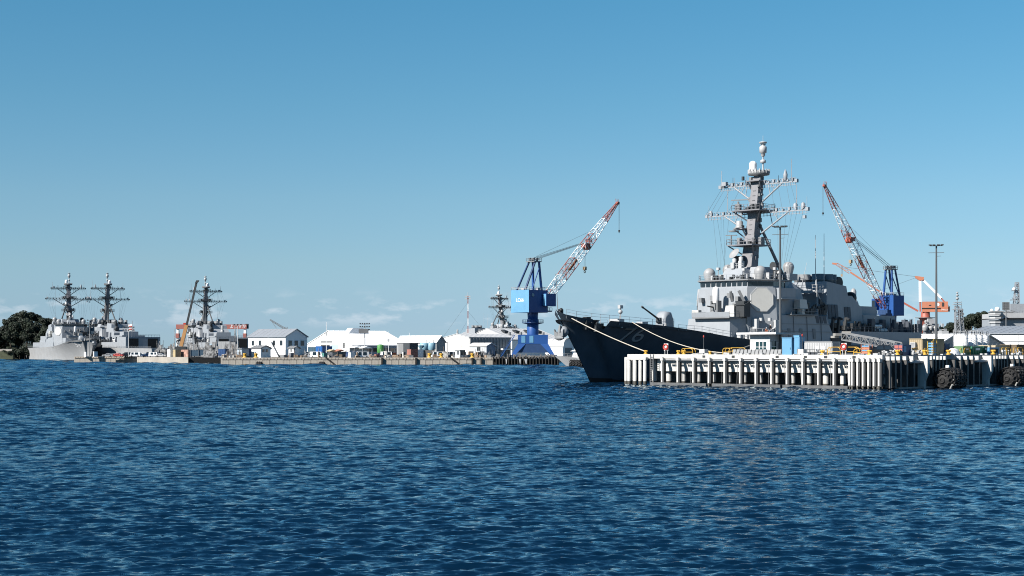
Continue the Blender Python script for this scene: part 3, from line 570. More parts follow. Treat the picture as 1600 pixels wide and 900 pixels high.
    m_.bx(59.5, 60, -11.8, -11.2, 31.7, 32.3); B(m_, 'yard_antenna', M_HAZE, mast)
    m_ = MB()
    for x, y, z, dx, dz in ((60, -1.6, 39, 0, -5), ):
        pass
    for y, zt, yb, zb_ in ((11, 33, 8.0, 19.8), (9, 33, 7.6, 19.8), (7, 33, 7.2, 19.8), (-5, 33, -6.5, 20), (-7, 33, -7.0, 20), (-8.3, 33, -7.4, 20), (8, 39, 10.5, 33.4), (6.5, 39, 9, 33.4), (-5, 39, -7.5, 33.4), (-7, 39, -9.5, 33.4), (-3.5, 39, -5.5, 33.4)):
        m_.tube((60, y, zt), (58, yb, zb_), 0.022, n=4)
    B(m_, 'signal_halyard', M_CABLE, mast)
    m_ = MB()
    for i in range(44):
        z = rnd.uniform(23.5, 40); sg = rnd.choice((-1, 1)); w = rnd.uniform(0.25, 0.6); x = axis(z) + rnd.uniform(-1.0, 0.9); y = sg * (0.85 + rnd.uniform(0, 0.4))
        m_.bx(x - w / 2, x + w / 2, y - w / 2, y + w / 2, z, z + rnd.uniform(0.3, 1.0))
    for i in range(16): z = 23 + i; m_.beam((axis(z) - 1.05, 0.35, z), (axis(z) - 1.05, -0.35, z), 0.07)
    B(m_, 'mast_fitting', M_GREY, mast)
    m_ = MB()
    for i in range(26):
        z = rnd.choice((27.0, 27.0, 34.0, 34.0, 30.4, 40.1)); x = axis(z) + rnd.uniform(-2.4, 1.4); y = rnd.uniform(-2.6, 3.2); w = rnd.uniform(.15, .45); m_.bx(x - w, x + w, y - w, y + w, z, z + rnd.uniform(.3, 1.2))
    for i in range(10): z = rnd.choice((33.6, 39.4)); y = rnd.uniform(-9, 9); m_.tube((59.8, y, z), (59.8, y, z + rnd.uniform(.8, 2.2)), .05, n=4)
    for y, zt, yb, zb_ in ((10, 33, 6.0, 19.8), (8.4, 33, 6.4, 19.8), (-9.5, 33, -7.5, 20), (-11, 33, -8.0, 20), (4, 39, 6, 33.4), (-8, 39, -11, 33.4), (8.8, 39, 11.6, 33.4)): m_.tube((60, y, zt), (58, yb, zb_), 0.022, n=4)
    B(m_, 'mast_fitting', M_DARK, mast)
    # aft deckhouse
    d = MB(); pts = [(75.2, 6.9), (89.8, 6.9), (89.6, 14.6), (86.0, 17.2), (84.4, 17.2), (84.0, 19.2), (76.6, 20.0)]
    vs = [(x, -6.6 + (z - 6.9) * 0.07, z) for x, z in pts] + [(x, 6.6 - (z - 6.9) * 0.07, z) for x, z in pts]; n_ = len(pts)
    d.add(vs, [tuple(range(n_)), tuple(range(n_, 2 * n_))[::-1]] + [(i, i + n_, (i + 1) % n_ + n_, (i + 1) % n_) for i in range(n_)]); B(d, 'aft_deckhouse')
    d = MB(); d.bx(75.0, 109, -9.2, 9.2, 6.7, 9.6); d.bx(89.9, 103, -6.2, 6.2, 9.6, 13.2); d.bx(92.5, 99, -4, 4, 13.2, 15.2); d.bx(103, 108.5, -5.5, 5.5, 9.6, 11.0); B(d, 'aft_lower_house')
    for s, t, r_ in ((78.4, -2.5, 1.35), (78.6, 1.2, 1.35), (81.0, -3.0, 1.25), (81.2, 0.6, 1.25), (83.0, -3.2, 0.7), (80, 3.6, 0.8)): s_ = MB(); drum(s_, (s, t, 19.3), r_, 2.4); B(s_, 'funnel', M_GREY)
    s_ = MB(); s_.lathe((84.4, -3.4, 20.0), [(1.25, -0.5), (1.3, 0), (1.3, 0.4), (0.6, 0.7)], 18, 'y'); s_.bx(84, 84.8, -3.3, -2.6, 17.2, 20); B(s_, 'illuminator', M_DARK)
    s_ = MB(); s_.lathe((88.0, -4.2, 16.8), [(1.3, -0.5), (1.35, 0), (1.35, 0.4), (0.6, 0.7)], 18, 'x'); s_.bx(87, 87.6, -4.6, -3.8, 14.5, 17); B(s_, 'illuminator', M_DARK)
    for sg in (-1, 1):
        d = MB()
        yy_ = lambda z: sg * (6.66 - (z - 6.9) * 0.07)
        for x0, n2, z0, z1 in ((76.4, 3, 12.2, 15.2), (82.6, 2, 11.8, 14.8), (83.6, 4, 8.2, 11.4)):
            for i in range(n2):
                x = x0 + i * 1.3; pl = [(x + .1, yy_(z0), z0), (x + 1.15, yy_(z0), z0), (x + 1.0, yy_(z1), z1), (x - 0.05, yy_(z1), z1)]; d.extr(pl, (0, sg * 0.06, 0))
        B(d, 'intake_louvre', M_LOUV)
    d = MB(); d.bx(73.2, 75.6, -5.6, 3.6, 17.6, 18.1); d.rail([(75.4, -5.6, 18.1), (73.2, -5.6, 18.1), (73.2, 3.6, 18.1), (75.4, 3.6, 18.1)], 1.1, 1.2, 0.045); d.beam((73.4, -5.4, 17.6), (75.6, -5.4, 15.0), 0.2)
    d.bx(74.6, 75.7, -5.4, 3.4, 14.4, 14.7)
    for y in (-4.5, -1.5, 1.5): d.beam((74.8, y, 9.6), (74.8, y, 17.6), 0.16)
    d.beam((74.8, -4.5, 12.6), (74.8, -1.5, 9.9), 0.2); B(d, 'aft_platform', M_LGREY)
    for p0, p1, r0 in (((74.2, -4.6, 18.1), (73.6, -4.9, 29.5), .09), ((77.0, -4.8, 20), (77.0, -4.8, 30.0), .09), ((72.0, -6.5, 12.6), (72.9, -5.6, 20.8), .08), ((66.5, -6.5, 19.5), (67.5, -6.9, 23.5), .05)): d = MB(); d.tube(p0, p1, r0, r0 * .5); B(d, 'whip_antenna', M_LGREY)
    # boats, davits, life rafts, pipes amidships
    d = MB()
    for x in (72.4, 74.6, 77.2): d.beam((x, -9.4, 6.8), (x + 0.4, -9.7, 12.4), 0.5); d.beam((x + 0.4, -9.7, 12.4), (x + .2, -10.6, 12.0), 0.4); d.lathe((x + .6, -8.8, 10.3), [(0.5, -0.6), (0.6, 0), (0.5, 0.6)], 10, 'x')
    d.hexa([(71.8, -10.0, 6.8), (79, -10.0, 6.8), (79, -8.6, 6.8), (71.8, -8.6, 6.8)], [(71.4, -10.2, 8.2), (79.4, -10.2, 8.2), (79.4, -8.4, 8.2), (71.4, -8.4, 8.2)])
    for i in range(14):
        x = rnd.uniform(72, 74.9); y = rnd.uniform(-9.6, -6); z = rnd.uniform(7, 12); w = rnd.uniform(0.4, 1.2); d.bx(x, x + w, y, y + w, z, z + w)
    B(d, 'boat_davit', M_DARK)
    for i, (x, y, z) in enumerate(((92, -7.5, 10.0), (93.5, -7.5, 10.0), (95, -7.5, 10.0), (96.5, -7.5, 10.0), (92.7, -7.5, 10.8), (94.2, -7.5, 10.8), (99.5, -7.4, 9.9), (101, -7.4, 9.9))):
        d = MB(); d.lathe((x, y, z), [(0.2, -0.75), (0.38, -0.6), (0.4, 0), (0.38, 0.6), (0.2, 0.75)], 10, 'x'); B(d, 'life_raft', M_WHITE)
    d = MB()
    for i in range(46):
        x = rnd.uniform(88, 110); y = rnd.uniform(-9, -3); w = rnd.uniform(0.4, 1.6); hh = rnd.uniform(0.6, 3.0); d.bx(x, x + w, y, y + w * .8, 9.6, 9.6 + hh)
    for x in (91.5, 98, 104, 107): d.tube((x, -8, 9.6), (x, -8, 12.6), 0.1)
    d.rail([(76, -9.1, 9.6), (108, -9.1, 9.6)], 1.1, 1.6, 0.045); B(d, 'upper_deck_gear', M_LOUV)
    d = MB(); d.lathe((96, 0, 15.2), [(1.1, 0), (1.1, 0.8), (0.8, 1.4)], 12); d.lathe((96, 0, 16.6), [(0.6, 0), (0.65, 1.9), (0.4, 2.5), (1e-3, 2.7)], 12); B(d, 'close_in_gun', M_DOME)
    d = MB()
    for i in range(26):
        x = rnd.uniform(42, 51); w = rnd.uniform(0.25, 0.7); t = -itp(BD, x) + 0.5 + rnd.uniform(0, 1.8); d.bx(x, x + w, t, t + w, itp(ZD, x) - 0.1, itp(ZD, x) + rnd.uniform(0.5, 1.5))
    d.rail([(42, -9.6, 7.75), (52, -9.95, 7.3)], 1.1, 1.5, 0.04); B(d, 'deck_locker', M_LGREY)
    return root

DESTROYER = make_destroyer()
TIP = (7.6, 268.0); SHIP_RZ = math.atan2(.714, .70)
DESTROYER.location = (TIP[0], TIP[1], 0); DESTROYER.rotation_euler.z = SHIP_RZ
# ------------------------------------------------------------------ the white pier (x = inwards along the long side, y = along the end face to the left)
PC = Vector((53.7, 223.0)); PIER_RZ = math.atan2(.733, .68)
_pc, _ps = math.cos(PIER_RZ), math.sin(PIER_RZ)
def pier_w(x, y, z=0.0): return Vector((PC.x + x * _pc - y * _ps, PC.y + x * _ps + y * _pc, z))
def end_y(px, x=0.0):        # where the sight line of a photo column crosses the line x = const of the pier
    k = (px - 800) / F; X0, Y0 = PC.x + x * _pc, PC.y + x * _ps
    return (X0 - k * Y0) / (_ps + k * _pc)
def side_x(px, y=0.0):
    k = (px - 800) / F; X0, Y0 = PC.x - y * _ps, PC.y + y * _pc
    return (k * Y0 - X0) / (_pc - k * _ps)
ZT, ZDK = 5.1, 4.9
PLEN, PWID = 238.0, 47.0
pier = thing('pier', 'white concrete pier on round columns with upright fender posts along its face', 'pier', (PC.x, PC.y, 0), PIER_RZ)
PB = lambda mb, nm, m=M_PIERW, par=None: mb.build(nm, m, par or pier)
m = MB(); m.bx(0.5, PLEN, 0.5, PWID - 0.5, 4.45, ZDK); PB(m, 'deck', M_PIERG)
m = MB(); m.bx(-0.15, 0.5, -0.15, PWID, 4.42, ZT); PB(m, 'cap_beam')
m = MB(); m.bx(0.502, PLEN, -0.15, 0.5, 4.36, ZT - 0.06); PB(m, 'cap_beam', mat('cap_shade_grey', (0.30, 0.31, 0.32), 0.7, 0.12))  # same white cap, greyed to paint in the long side's shade
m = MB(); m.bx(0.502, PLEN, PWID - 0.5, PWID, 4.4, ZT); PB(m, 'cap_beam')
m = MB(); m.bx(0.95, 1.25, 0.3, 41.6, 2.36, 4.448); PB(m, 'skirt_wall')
m = MB(); m.bx(1.3, PLEN, 0.9, 1.2, 2.0, 4.448); PB(m, 'skirt_wall', mat('side_shade_grey', (0.1, 0.1, 0.1)))  # white skirt on the end face; here its shade is in the grey
m = MB(); m.bx(5.8, 6.2, 0.3, PWID - .4, -2, 4.448); m.bx(6.2, PLEN, 2.6, 3.0, -2, 4.448); PB(m, 'underdeck_blackout', mat('underdeck_dark', (0.10, 0.10, 0.10), 0.8, 0.2))  # dark walls added beneath the open deck to keep the gaps black
cm = MB().lathe((0, 0, 0), [(0.46, -2), (0.46, 4.44)], 14).mesh('column', M_PIERW)
y = 1.6
while y < 44:
    link('column', cm, pier, None, (1.9, y, 0)); y += 2.95
for i in range(14): link('column', cm, pier, None, (4.0 + i * 6, 1.9, 0))
# weathered waterline sleeves on the columns
# fender posts: steel channel with a dark rubber facing
fm = MB(); fm.bx(-0.75, -0.17, -0.07, 0.07, 0.35, 4.62); fm.bx(-0.80, -0.752, -0.13, 0.13, 0.35, 4.62); fm.bx(-0.86, -0.16, -0.26, 0.26, 4.1, 4.5)
fmesh = fm.mesh('fender_post', M_PIERW)
rm = MB().bx(-0.99, -0.802, -0.17, 0.17, 0.4, 4.05).mesh('rubber_strip', M_DARK)
gm = MB().bx(-0.78, -0.2, -0.46, -0.075, 0.5, 3.95).mesh('rubber_block', mat('fender_rubber', (0.045, 0.048, 0.05), 0.7, 0.2))
tb3 = MB().bx(-0.82, -0.15, -0.15, 0.09, -1, 0.62).mesh('tide_band', mat('tide_stain', (0.11, 0.105, 0.09), 0.75, 0.35, 1.2))
def post(x, y, rz=0, full=True):
    o = link('fender_post', fmesh, pier, None, (x, y, 0), rz)
    link('rubber_block', gm, o); link('tide_band', tb3, o)
    return o
posts_y = sorted(end_y(1034 + 24.4 * i, -0.75) for i in range(13))
for y in posts_y: post(0, y)
for a_, b_ in zip(posts_y, posts_y[1:]):
    m = MB(); m.bx(-0.45, -0.16, a_ + 0.3, b_ - 0.55, 4.16, 4.30); PB(m, 'rubbing_rail', M_LGREY)
for i, (a_, b_) in enumerate(zip(posts_y, posts_y[1:])):
    m = MB()
    if i % 3 != 2: m.beam((0.2, b_ - 0.7, 3.9), (0.8, b_ - 1.5, 3.2), 0.10); 
    m.beam((0.1, a_ + 1.0, 4.0), (0.2, a_ + 0.9 + rnd.uniform(-.3, .3), 0.5), 0.05)
    PB(m, 'hanging_chain', M_GREY)['kind'] = 'stuff'
# low waling walkway in sections
for a_, b_ in ((5.0, 16.2), (16.6, 29.2), (30.4, 41.5)):
    m = MB(); m.bx(-1.1, -0.2, a_, b_, 0.34, 0.52); m.bx(-1.14, -1.102, a_, b_, 0.02, 0.54); PB(m, 'waling_beam', mat('wet_concrete', (0.13, 0.135, 0.14), 0.6, 0.25, 0.8, 0.5))
TIDE = mat('tide_stain', (0.11, 0.105, 0.09), 0.75, 0.35, 1.2)
tb = MB().lathe((0, 0, 0), [(0.47, -2), (0.475, 0.75)], 14).mesh('tide_band', TIDE); tb2 = MB().lathe((0, 0, 0), [(0.31, -2), (0.312, 0.7)], 12).mesh('tide_band', TIDE)
for c_ in [q for q in pier.children if q.name.split('.')[0] == 'column']: link('tide_band', tb, c_)
pm = MB().lathe((0, 0, 0), [(0.30, -2), (0.30, 4.55), (0.25, 4.6)], 12).mesh('fender_pile', M_PIERW)
for (x, yy) in ((-0.55, 43.0), (-0.5, 44.0), (-0.62, 45.0), (-0.55, 46.3)): link('tide_band', tb2, link('fender_pile', pm, pier, None, (x, yy, 0)))
for i in range(3): link('tide_band', tb2, link('fender_pile', pm, pier, None, (0.3 + i * 1.1, 47.6, 0)))
m = MB(); m.bx(-0.9, -0.16, 42.6, 46.9, 4.2, 4.62); PB(m, 'pile_cap')
for px in (1331, 1339.5, 1348, 1356.5, 1365, 1373): post(0, end_y(px, -0.75))
# access ladder near the left corner
m = MB()
for yy in (41.5, 42.1): m.beam((-0.3, yy, 0.3), (-0.3, yy, 5.1), 0.09)
for i in range(13): m.beam((-0.3, 41.5, 0.5 + i * 0.35), (-0.3, 42.1, 0.5 + i * 0.35), 0.06)
PB(m, 'ladder', M_GREY)
# long side: fender frames and projecting buttresses in shade
fm2 = MB(); fm2.bx(-0.05, 0.05, -0.95, -0.16, 0.25, 4.3); fm2.bx(-0.22, 0.22, -1.0, -0.952, 0.25, 4.3); fs2 = fm2.mesh('side_fender', mat('side_shade_grey', (0.13, 0.14, 0.15), 0.7, 0.2))  # fender colour darkened for the shade along this side
hb = MB().bx(-0.2, 0.2, -0.9, -0.155, 4.301, 4.88).mesh('fender_head', M_PIERW)
def side_post(x, head=True):
    o = link('side_fender', fs2, pier, None, (x, 0, 0))
    if head: link('fender_head', hb, o)
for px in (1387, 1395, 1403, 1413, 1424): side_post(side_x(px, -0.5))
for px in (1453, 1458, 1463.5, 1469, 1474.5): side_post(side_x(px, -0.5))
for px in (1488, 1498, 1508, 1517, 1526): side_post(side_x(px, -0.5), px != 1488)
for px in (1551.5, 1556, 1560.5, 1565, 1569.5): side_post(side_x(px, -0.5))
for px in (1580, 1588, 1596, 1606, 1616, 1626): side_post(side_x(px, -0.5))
for px in (1441, 1541, 1640):
    x = side_x(px, -0.9); m = MB(); m.extr([(x, -0.155, -1), (x, -1.75, 2.4), (x, -1.75, 4.9), (x, -0.155, 4.9)], (0.7, 0, 0)); m.bx(x + 0.05, x + 0.65, -1.2, -0.157, -1, 3.5); PB(m, 'buttress')
    m = MB(); m.bx(x - 3.4, x - 0.02, -1.1, -0.3, 3.95, 4.2); m.tube((x - 3.2, -0.7, 4.07), (x - 0.6, -0.7, 4.07), 0.28, n=8); PB(m, 'fender_arm', M_LGREY)
m = MB(); m.bx(3, PLEN, -1.1, -0.4, 0.1, 0.34); PB(m, 'waling_beam', M_PIERG)
m = MB()
for i in range(60):
    x = rnd.uniform(0.6, 70) if i % 2 else 0; yy = rnd.uniform(0.5, 36)
    if i % 2: m.bx(x, x + .4, -0.12, 0.3, ZT - .06, ZT + rnd.uniform(0.05, .25))
    else: m.bx(-0.1, 0.4, yy, yy + rnd.uniform(.3, 1.2), ZT, ZT + rnd.uniform(0.05, 0.3))
PB(m, 'edge_cleat', M_LGREY)['kind'] = 'stuff'
for i, yy in enumerate((4.2, 9.0, 12.5, 17.5, 25.6, 31.2)):
    m = MB(); m.bx(-0.19, -0.153, yy, yy + 0.55, 4.6, 4.95); PB(m, 'scupper', M_DARK)

# floating pneumatic fenders with tyre nets
def yokohama(x, y, ln, r, lab, zc):
    o = thing('pneumatic_fender', lab, 'ship fender', pier_w(x, y, zc), PIER_RZ, 'floating tyre fenders along the pier')
    prof = [(1e-3, -ln / 2)] + [(r * math.sin(a * math.pi / 12), -ln / 2 + r * 0.8 * (1 - math.cos(a * math.pi / 12))) for a in range(1, 7)]
    prof = prof + [(q, -h) for q, h in prof[::-1]]
    MB().lathe((0, 0, 0), prof, 22, 'x').build('fender_body', M_BLACK, o)
    tm = MB().torus((0, 0, 0), 0.36, 0.13, (0, 0, 1), 12, 6).mesh('tyre', M_BLACK)
    nr = int(ln / 0.85)
    for i in range(nr + 2):
        xx = -ln / 2 + 0.35 + (ln - 0.7) * i / (nr + 1); e = ln / 2 - abs(xx)
        rr = r if e > r * .8 else r * math.sqrt(max(0.05, 1 - (1 - e / (r * .8)) ** 2))
        for j in range(12):
            t = 2 * math.pi * (j + 0.5 * (i % 2)) / 12; d = Vector((-0.7 * (xx > 0) * (e < r * .5) + 0.7 * (xx < 0) * (e < r * .5) * -1 + (1.4 if xx > 0 and e < r * .5 else 0), math.cos(t), math.sin(t))).normalized()
            if math.sin(t) * rr + zc < -0.3: continue
            q = link('tyre', tm, o, None, (xx, math.cos(t) * (rr + 0.06), math.sin(t) * (rr + 0.06))); q.rotation_euler = d.to_track_quat('Z', 'Y').to_euler()
    for j in range(7):
        t = j * math.pi / 3; rr = (0 if j == 6 else r * .66); e = (.06 if j == 6 else .42)
        q = link('tyre', tm, o, None, (-ln / 2 + e - .05, math.cos(t) * rr, math.sin(t) * rr)); q.rotation_euler = Vector((-1.2, math.cos(t) * (rr > 0), math.sin(t) * (rr > 0))).to_track_quat('Z', 'Y').to_euler()
    m = MB()
    for j in range(7):
        t = math.pi * (0.75 + j * 0.12); pts = [(-ln / 2 + 0.15, math.cos(t) * 0.3, math.sin(t) * .3), (-ln / 2 + 0.5, math.cos(t) * r * .72, math.sin(t) * r * .72), (-ln * .25, math.cos(t) * (r + .12), math.sin(t) * (r + .12)), (ln * .25, math.cos(t + .15) * (r + .12), math.sin(t + .15) * (r + .12))]
        m.path(pts, 0.035, 4)
    for j in range(26): t = rnd.uniform(math.pi * .9, math.pi * 1.45); xx = rnd.uniform(-ln / 2 + .3, 0.2); m.ball((xx, math.cos(t) * (r + .08) * .95, math.sin(t) * (r + .08) * .95), rnd.uniform(.05, .13), 6)
    m.tube((-ln / 2 + 0.6, -r * .8, -r * .35), (-ln / 2 - 0.9, -r * .9, -r * .95), 0.16, 0.1, 6)
    m.build('chain_net', mat('barnacle_chain', (0.36, 0.36, 0.34), 0.8, 0.3, 3), o)['kind'] = 'stuff'
    m = MB(); m.bx(-0.25, 0.25, 0.1, 0.6, r + .02, r + .55); m.build('lifting_block', M_PURE, o)
yokohama(side_x(1484.5, -3.0), -3.0, 5.2, 1.72, 'black floating fender wrapped in tyres near the middle of the shaded pier side', 1.25)
yokohama(side_x(1585, -3.0), -3.0, 5.6, 1.80, 'black floating fender wrapped in tyres cut by the right edge of the photo', 1.2)

# bollards
def bollard_mesh():
    m = MB(); m.lathe((0, 0, 0), [(0.42, 0), (0.42, 0.1), (0.24, 0.16), (0.22, 0.42), (0.32, 0.5), (0.30, 0.62), (0.12, 0.66)], 12); m.lathe((0, 0, 0.52), [(0.1, -0.42), (0.15, -0.36), (0.15, 0.36), (0.1, 0.42)], 8, 'y'); return m.mesh('bollard', M_YEL)
bmesh_ = bollard_mesh()
def deck_item(o, x, y, rz=0): o.location = pier_w(x, y, ZDK + 0.0); o.rotation_euler.z = PIER_RZ + rz
def bollard(x, y, lab, sc=1.0):
    o = link('bollard', bmesh_); tag(o, lab, 'bollard', 'yellow bollards on the pier'); deck_item(o, x, y); o.scale = (sc * .74, sc * .74, sc * .86); o.location.z = ZT - 0.002
for px, lab in ((1009, 'yellow bollard at the left corner of the pier holding the bow rope'), (1060, 'yellow bollard at the left foot of the first yellow hoop rail'), (1068.5, 'yellow bollard standing inside the first yellow hoop rail'), (1109.5, 'low yellow bollard right of the small white block with a thin pole')):
    bollard(0.18, end_y(px, 0.18), lab, 1.15 if px < 1100 else 0.9)
for px, lab in ((1285, 'yellow bollard right of the white fenced container on the pier'), (1358.5, 'yellow bollard in front of the orange and blue rack')):
    bollard(0.2, end_y(px, 0.2), lab, 1.25)
for px, lab in ((1402.5, 'yellow bollard between the black car and the red caged box'), (1445, 'yellow bollard in front of the tan air conditioned hut'), (1482, 'yellow bollard in front of the white fabric covered pile'), (1552, 'yellow bollard with a black box in front of the light blue crate')):
    bollard(side_x(px, 0.2), 0.2, lab, 1.3)
o = thing('rubber_box', 'black box beside the yellow bollard in front of the light blue crate', 'box'); deck_item(o, side_x(1556, 0.5), 0.8); MB().bx(-0.5, 0.5, -0.4, 0.4, 0, 1.0).build('shell', M_BLACK, o); MB().bx(-0.55, 0.55, -0.45, 0.45, 1.0, 1.1).build('lid', M_DARK, o)

# yellow hoop rails
def hoop(x, y, w, h, lab, n=1, rz=0.0, bars=True):
    o = thing('hoop_rail', lab, 'hoop rail', (0, 0, 0), 0, 'yellow hoop rails on the pier'); deck_item(o, x, y, rz)
    for k in range(n):
        m = MB(); yo = k * 0.7; r = min(0.5, w * .3)
        pts = [(yo, -w / 2, 0), (yo, -w / 2, h - r)] + [(yo, -w / 2 + r - r * math.cos(a), h - r + r * math.sin(a)) for a in (0.5, 1.05, 1.57)] + [(yo, w / 2 - r + r * math.sin(a), h - r + r * math.cos(a)) for a in (0, 0.5, 1.05)] + [(yo, w / 2, h - r), (yo, w / 2, 0)]
        m.path(pts, 0.055, 6); m.build('hoop', M_YEL, o)
    if bars:
        m = MB(); m.beam((0, -w / 2, h * .5), (0, w / 2, h * .5), 0.07); m.build('mid_rail', M_YEL, o)
    return o
for px, w, h, n, lab, x in ((1073.5, 2.3, 1.15, 2, 'yellow hoop rail around two bollards near the red life ring', 0.9), (1135, 1.4, 1.2, 2, 'yellow hoop rail left of the guard hut, first of two', 1.2), (1152, 3.2, 1.25, 1, 'long yellow hoop rail just left of the guard hut steps', 1.6)):
    hoop(x, end_y(px, x), w, h, lab, n)
for px, w, h, n, lab, x in ((1303, 2.2, 1.35, 2, 'yellow hoop rail left of the second red life ring', 1.6), (1328, 2.4, 1.35, 2, 'yellow hoop rail right of the second red life ring', 1.2), (1341, 1.5, 1.1, 1, 'low yellow hoop rail beside the orange and blue rack', 1.0)):
    hoop(x, end_y(px, x), w, h, lab, n)
for px, w, h, n, lab in ((1431, 1.6, 1.25, 1, 'yellow hoop rail in front of the tan hut wall'), (1447, 1.5, 1.15, 1, 'small yellow hoop rail behind a bollard at the tan hut'), (1511, 2.2, 1.2, 2, 'yellow hoop rail in front of the green bin'), (1575, 2.0, 1.3, 2, 'yellow hoop rail right of the light blue crate'), (1594, 2.2, 1.3, 2, 'yellow hoop rail in front of the brown shed')):
    x = side_x(px, 1.4); hoop(x, 1.4, w, h, lab, n, math.pi / 2)

# life ring stands
def life_ring(x, y, lab, rz=0):
    o = thing('life_ring_stand', lab, 'life ring', (0, 0, 0), 0, 'life ring stands on the pier'); deck_item(o, x, y, rz)
    m = MB(); m.beam((0, -0.25, 0), (0, -0.25, 1.1), 0.09); m.build('post', M_LGREY, o); m = MB(); m.beam((0, 0.25, 0), (0, 0.25, 1.1), 0.09); m.build('post', M_LGREY, o)
    m = MB(); m.prism(octo(0.12, 0.42), octo(0.12, 0.42), 0.8, 1.95); m.build('case', M_WHITE, o)
    m = MB(); m.torus((-0.16, 0, 1.38), 0.42, 0.13, (1, 0, 0), 18, 7); m.build('ring', M_RED, o)
    m = MB(); m.lathe((-0.14, 0, 1.38), [(0.1, -0.03), (0.28, 0), (0.1, 0.03)], 12, 'x'); m.build('badge', M_PURE, o)
life_ring(1.0, end_y(1041, 1.0), 'red and white life ring stand near the left corner of the pier')
life_ring(1.0, end_y(1319, 1.0), 'red and white life ring stand among hoop rails right of the pale container')

# white blocks with a thin lamp pole
def pole_block(px, h, lab, x=0.9):
    o = thing('marker_block', lab, 'marker post', (0, 0, 0), 0, 'white blocks with a thin pole'); deck_item(o, x, end_y(px, x))
    MB().box((0, 0, 0.52), (1.05, 1.05, 1.04), 0, 0.94).build('block', M_PIERW, o)
    m = MB(); m.tube((0, 0, 1.04), (0, 0, h), 0.045); m.build('pole', M_CABLE, o); MB().lathe((0, 0, h), [(0.09, 0), (0.11, 0.1), (0.09, 0.32), (0.02, 0.38)], 8).build('lamp', M_RED, o)
pole_block(1099.5, 2.9, 'white block with a thin red tipped pole left of the guard hut'); pole_block(1253.5, 3.0, 'white block with a thin dark pole right of the blue cabinets')

# grey leaning barriers in a row
bar_labels = ['grey slanted barrier at the left end of the row before the guard hut'] + ['grey slanted barrier, %s from the left in the row before the guard hut' % w for w in ('second', 'third', 'fourth', 'fifth', 'sixth', 'seventh', 'eighth', 'ninth', 'tenth', 'eleventh', 'twelfth', 'thirteenth')]
b0 = MB().extr([(-0.25, -0.24, 0), (-0.25, 0.30, 0), (-0.05, 0.20, 1.0), (-0.05, -0.34, 1.0)], (0.12, 0, 0)).mesh('panel', mat('barrier_grey', (0.33, 0.34, 0.35), 0.6, 0.1))
b1 = MB().bx(-0.35, 0.3, -0.42, -0.34, 0, 0.1).beam((-0.1, -0.30, 0.05), (0.02, -0.42, 1.02), 0.06).mesh('frame', M_DARK)
for i, lab in enumerate(bar_labels):
    o = thing('barrier', lab, 'barrier', (0, 0, 0), 0, 'grey barriers in front of the guard hut'); px = 1147.5 + i * 5.9; deck_item(o, 0.75, end_y(px, 0.75)); link('panel', b0, o); link('frame', b1, o)

# guard hut
gy0, gy1 = end_y(1203, 3.2), end_y(1172, 3.2)
hut = thing('guard_hut', 'small white guard hut with a flat overhanging roof and square panes on the pier', 'guard hut'); deck_item(hut, 3.2, gy0)
W_ = gy1 - gy0; D_ = 3.6; Hh = 3.35
m = MB(); m.bx(0, D_, 0, W_, 0, Hh); hw = m.build('wall', M_WHITE, hut)
m = MB(); m.bx(-0.02, -0.004, -0.02, W_, 2.15, Hh); m.bx(0.001, D_, -0.02, -0.004, 2.15, Hh); m.build('overhang_shade', M_LGREY, hut)  # grey sheet standing in for the shade below the roof overhang
wd = mat('hut_glass', (0.015, 0.05, 0.06), 0.06, 0.1, spec=0.6)
for r in range(2):
    for c in range(3): MB().bx(-0.05, -0.021, 0.62 + c * 0.7, 1.2 + c * 0.7, 0.55 + r * 0.88, 1.35 + r * 0.88).build('window_pane', wd, hw)
m = MB(); m.bx(-0.035, -0.022, 0.5, 2.75, 0.42, 2.36); m.build('window_frame', M_PURE, hw)
for r in range(2):
    for c in range(2): MB().bx(0.5 + c * 0.65, 1.05 + c * 0.65, -0.06, -0.021, 0.6 + r * 0.9, 1.4 + r * 0.9).build('window_pane', wd, hw)
MB().bx(2.2, 3.1, -0.06, -0.021, 0.02, 2.05).build('door', M_LGREY, hut)
m = MB(); m.bx(-1.0, D_ + 2.6, -1.7, W_ + 1.9, Hh + 0.002, Hh + 0.28); m.build('roof', M_LGREY, hut)
m = MB(); m.bx(-1.03, -1.002, -1.72, W_ + 1.9, Hh + 0.02, Hh + 0.3); m.build('fascia', M_PURE, hut)

# lamp masts
def lamp_mast(x, y, h, lab, rz=0.4):
    o = thing('lamp_mast', lab, 'lamp mast', (0, 0, 0), 0, 'tall dark lamp masts on the pier'); deck_item(o, x, y, rz)
    MB().tube((0, 0, 0), (0, 0, h), 0.24, 0.13, 10).build('pole', M_CABLE, o)
    MB().bx(-0.35, 0.35, -0.35, 0.35, 0, 0.4).build('base', M_PIERG, o)
    m = MB(); m.beam((0, -1.0, h), (0, 1.0, h), 0.1); m.build('cross_arm', M_CABLE, o); m = MB(); m.beam((0, -1.25, h - 1.15), (0, 1.25, h - 1.15), 0.08); m.beam((0, -.7, h - 1.7), (0, 0, h - 1.75), 0.06); m.build('cross_arm', M_CABLE, o)
    lm = MB().box((0, 0, 0), (0.7, 0.45, 0.16)).mesh('lamp', M_DARK)
    for yy in (-0.95, -.35, 0.35, 0.95): link('lamp', lm, o, None, (-0.3, yy, h + 0.12))
lamp_mast(5.5, end_y(1219, 5.5), 20.2, 'tall dark lamp mast standing right behind the guard hut')
lx = side_x(1463, 9); lamp_mast(lx, 9, (PZ(384, pier_w(lx, 9).y) - ZDK), 'tall dark lamp mast behind the tan hut at the right')

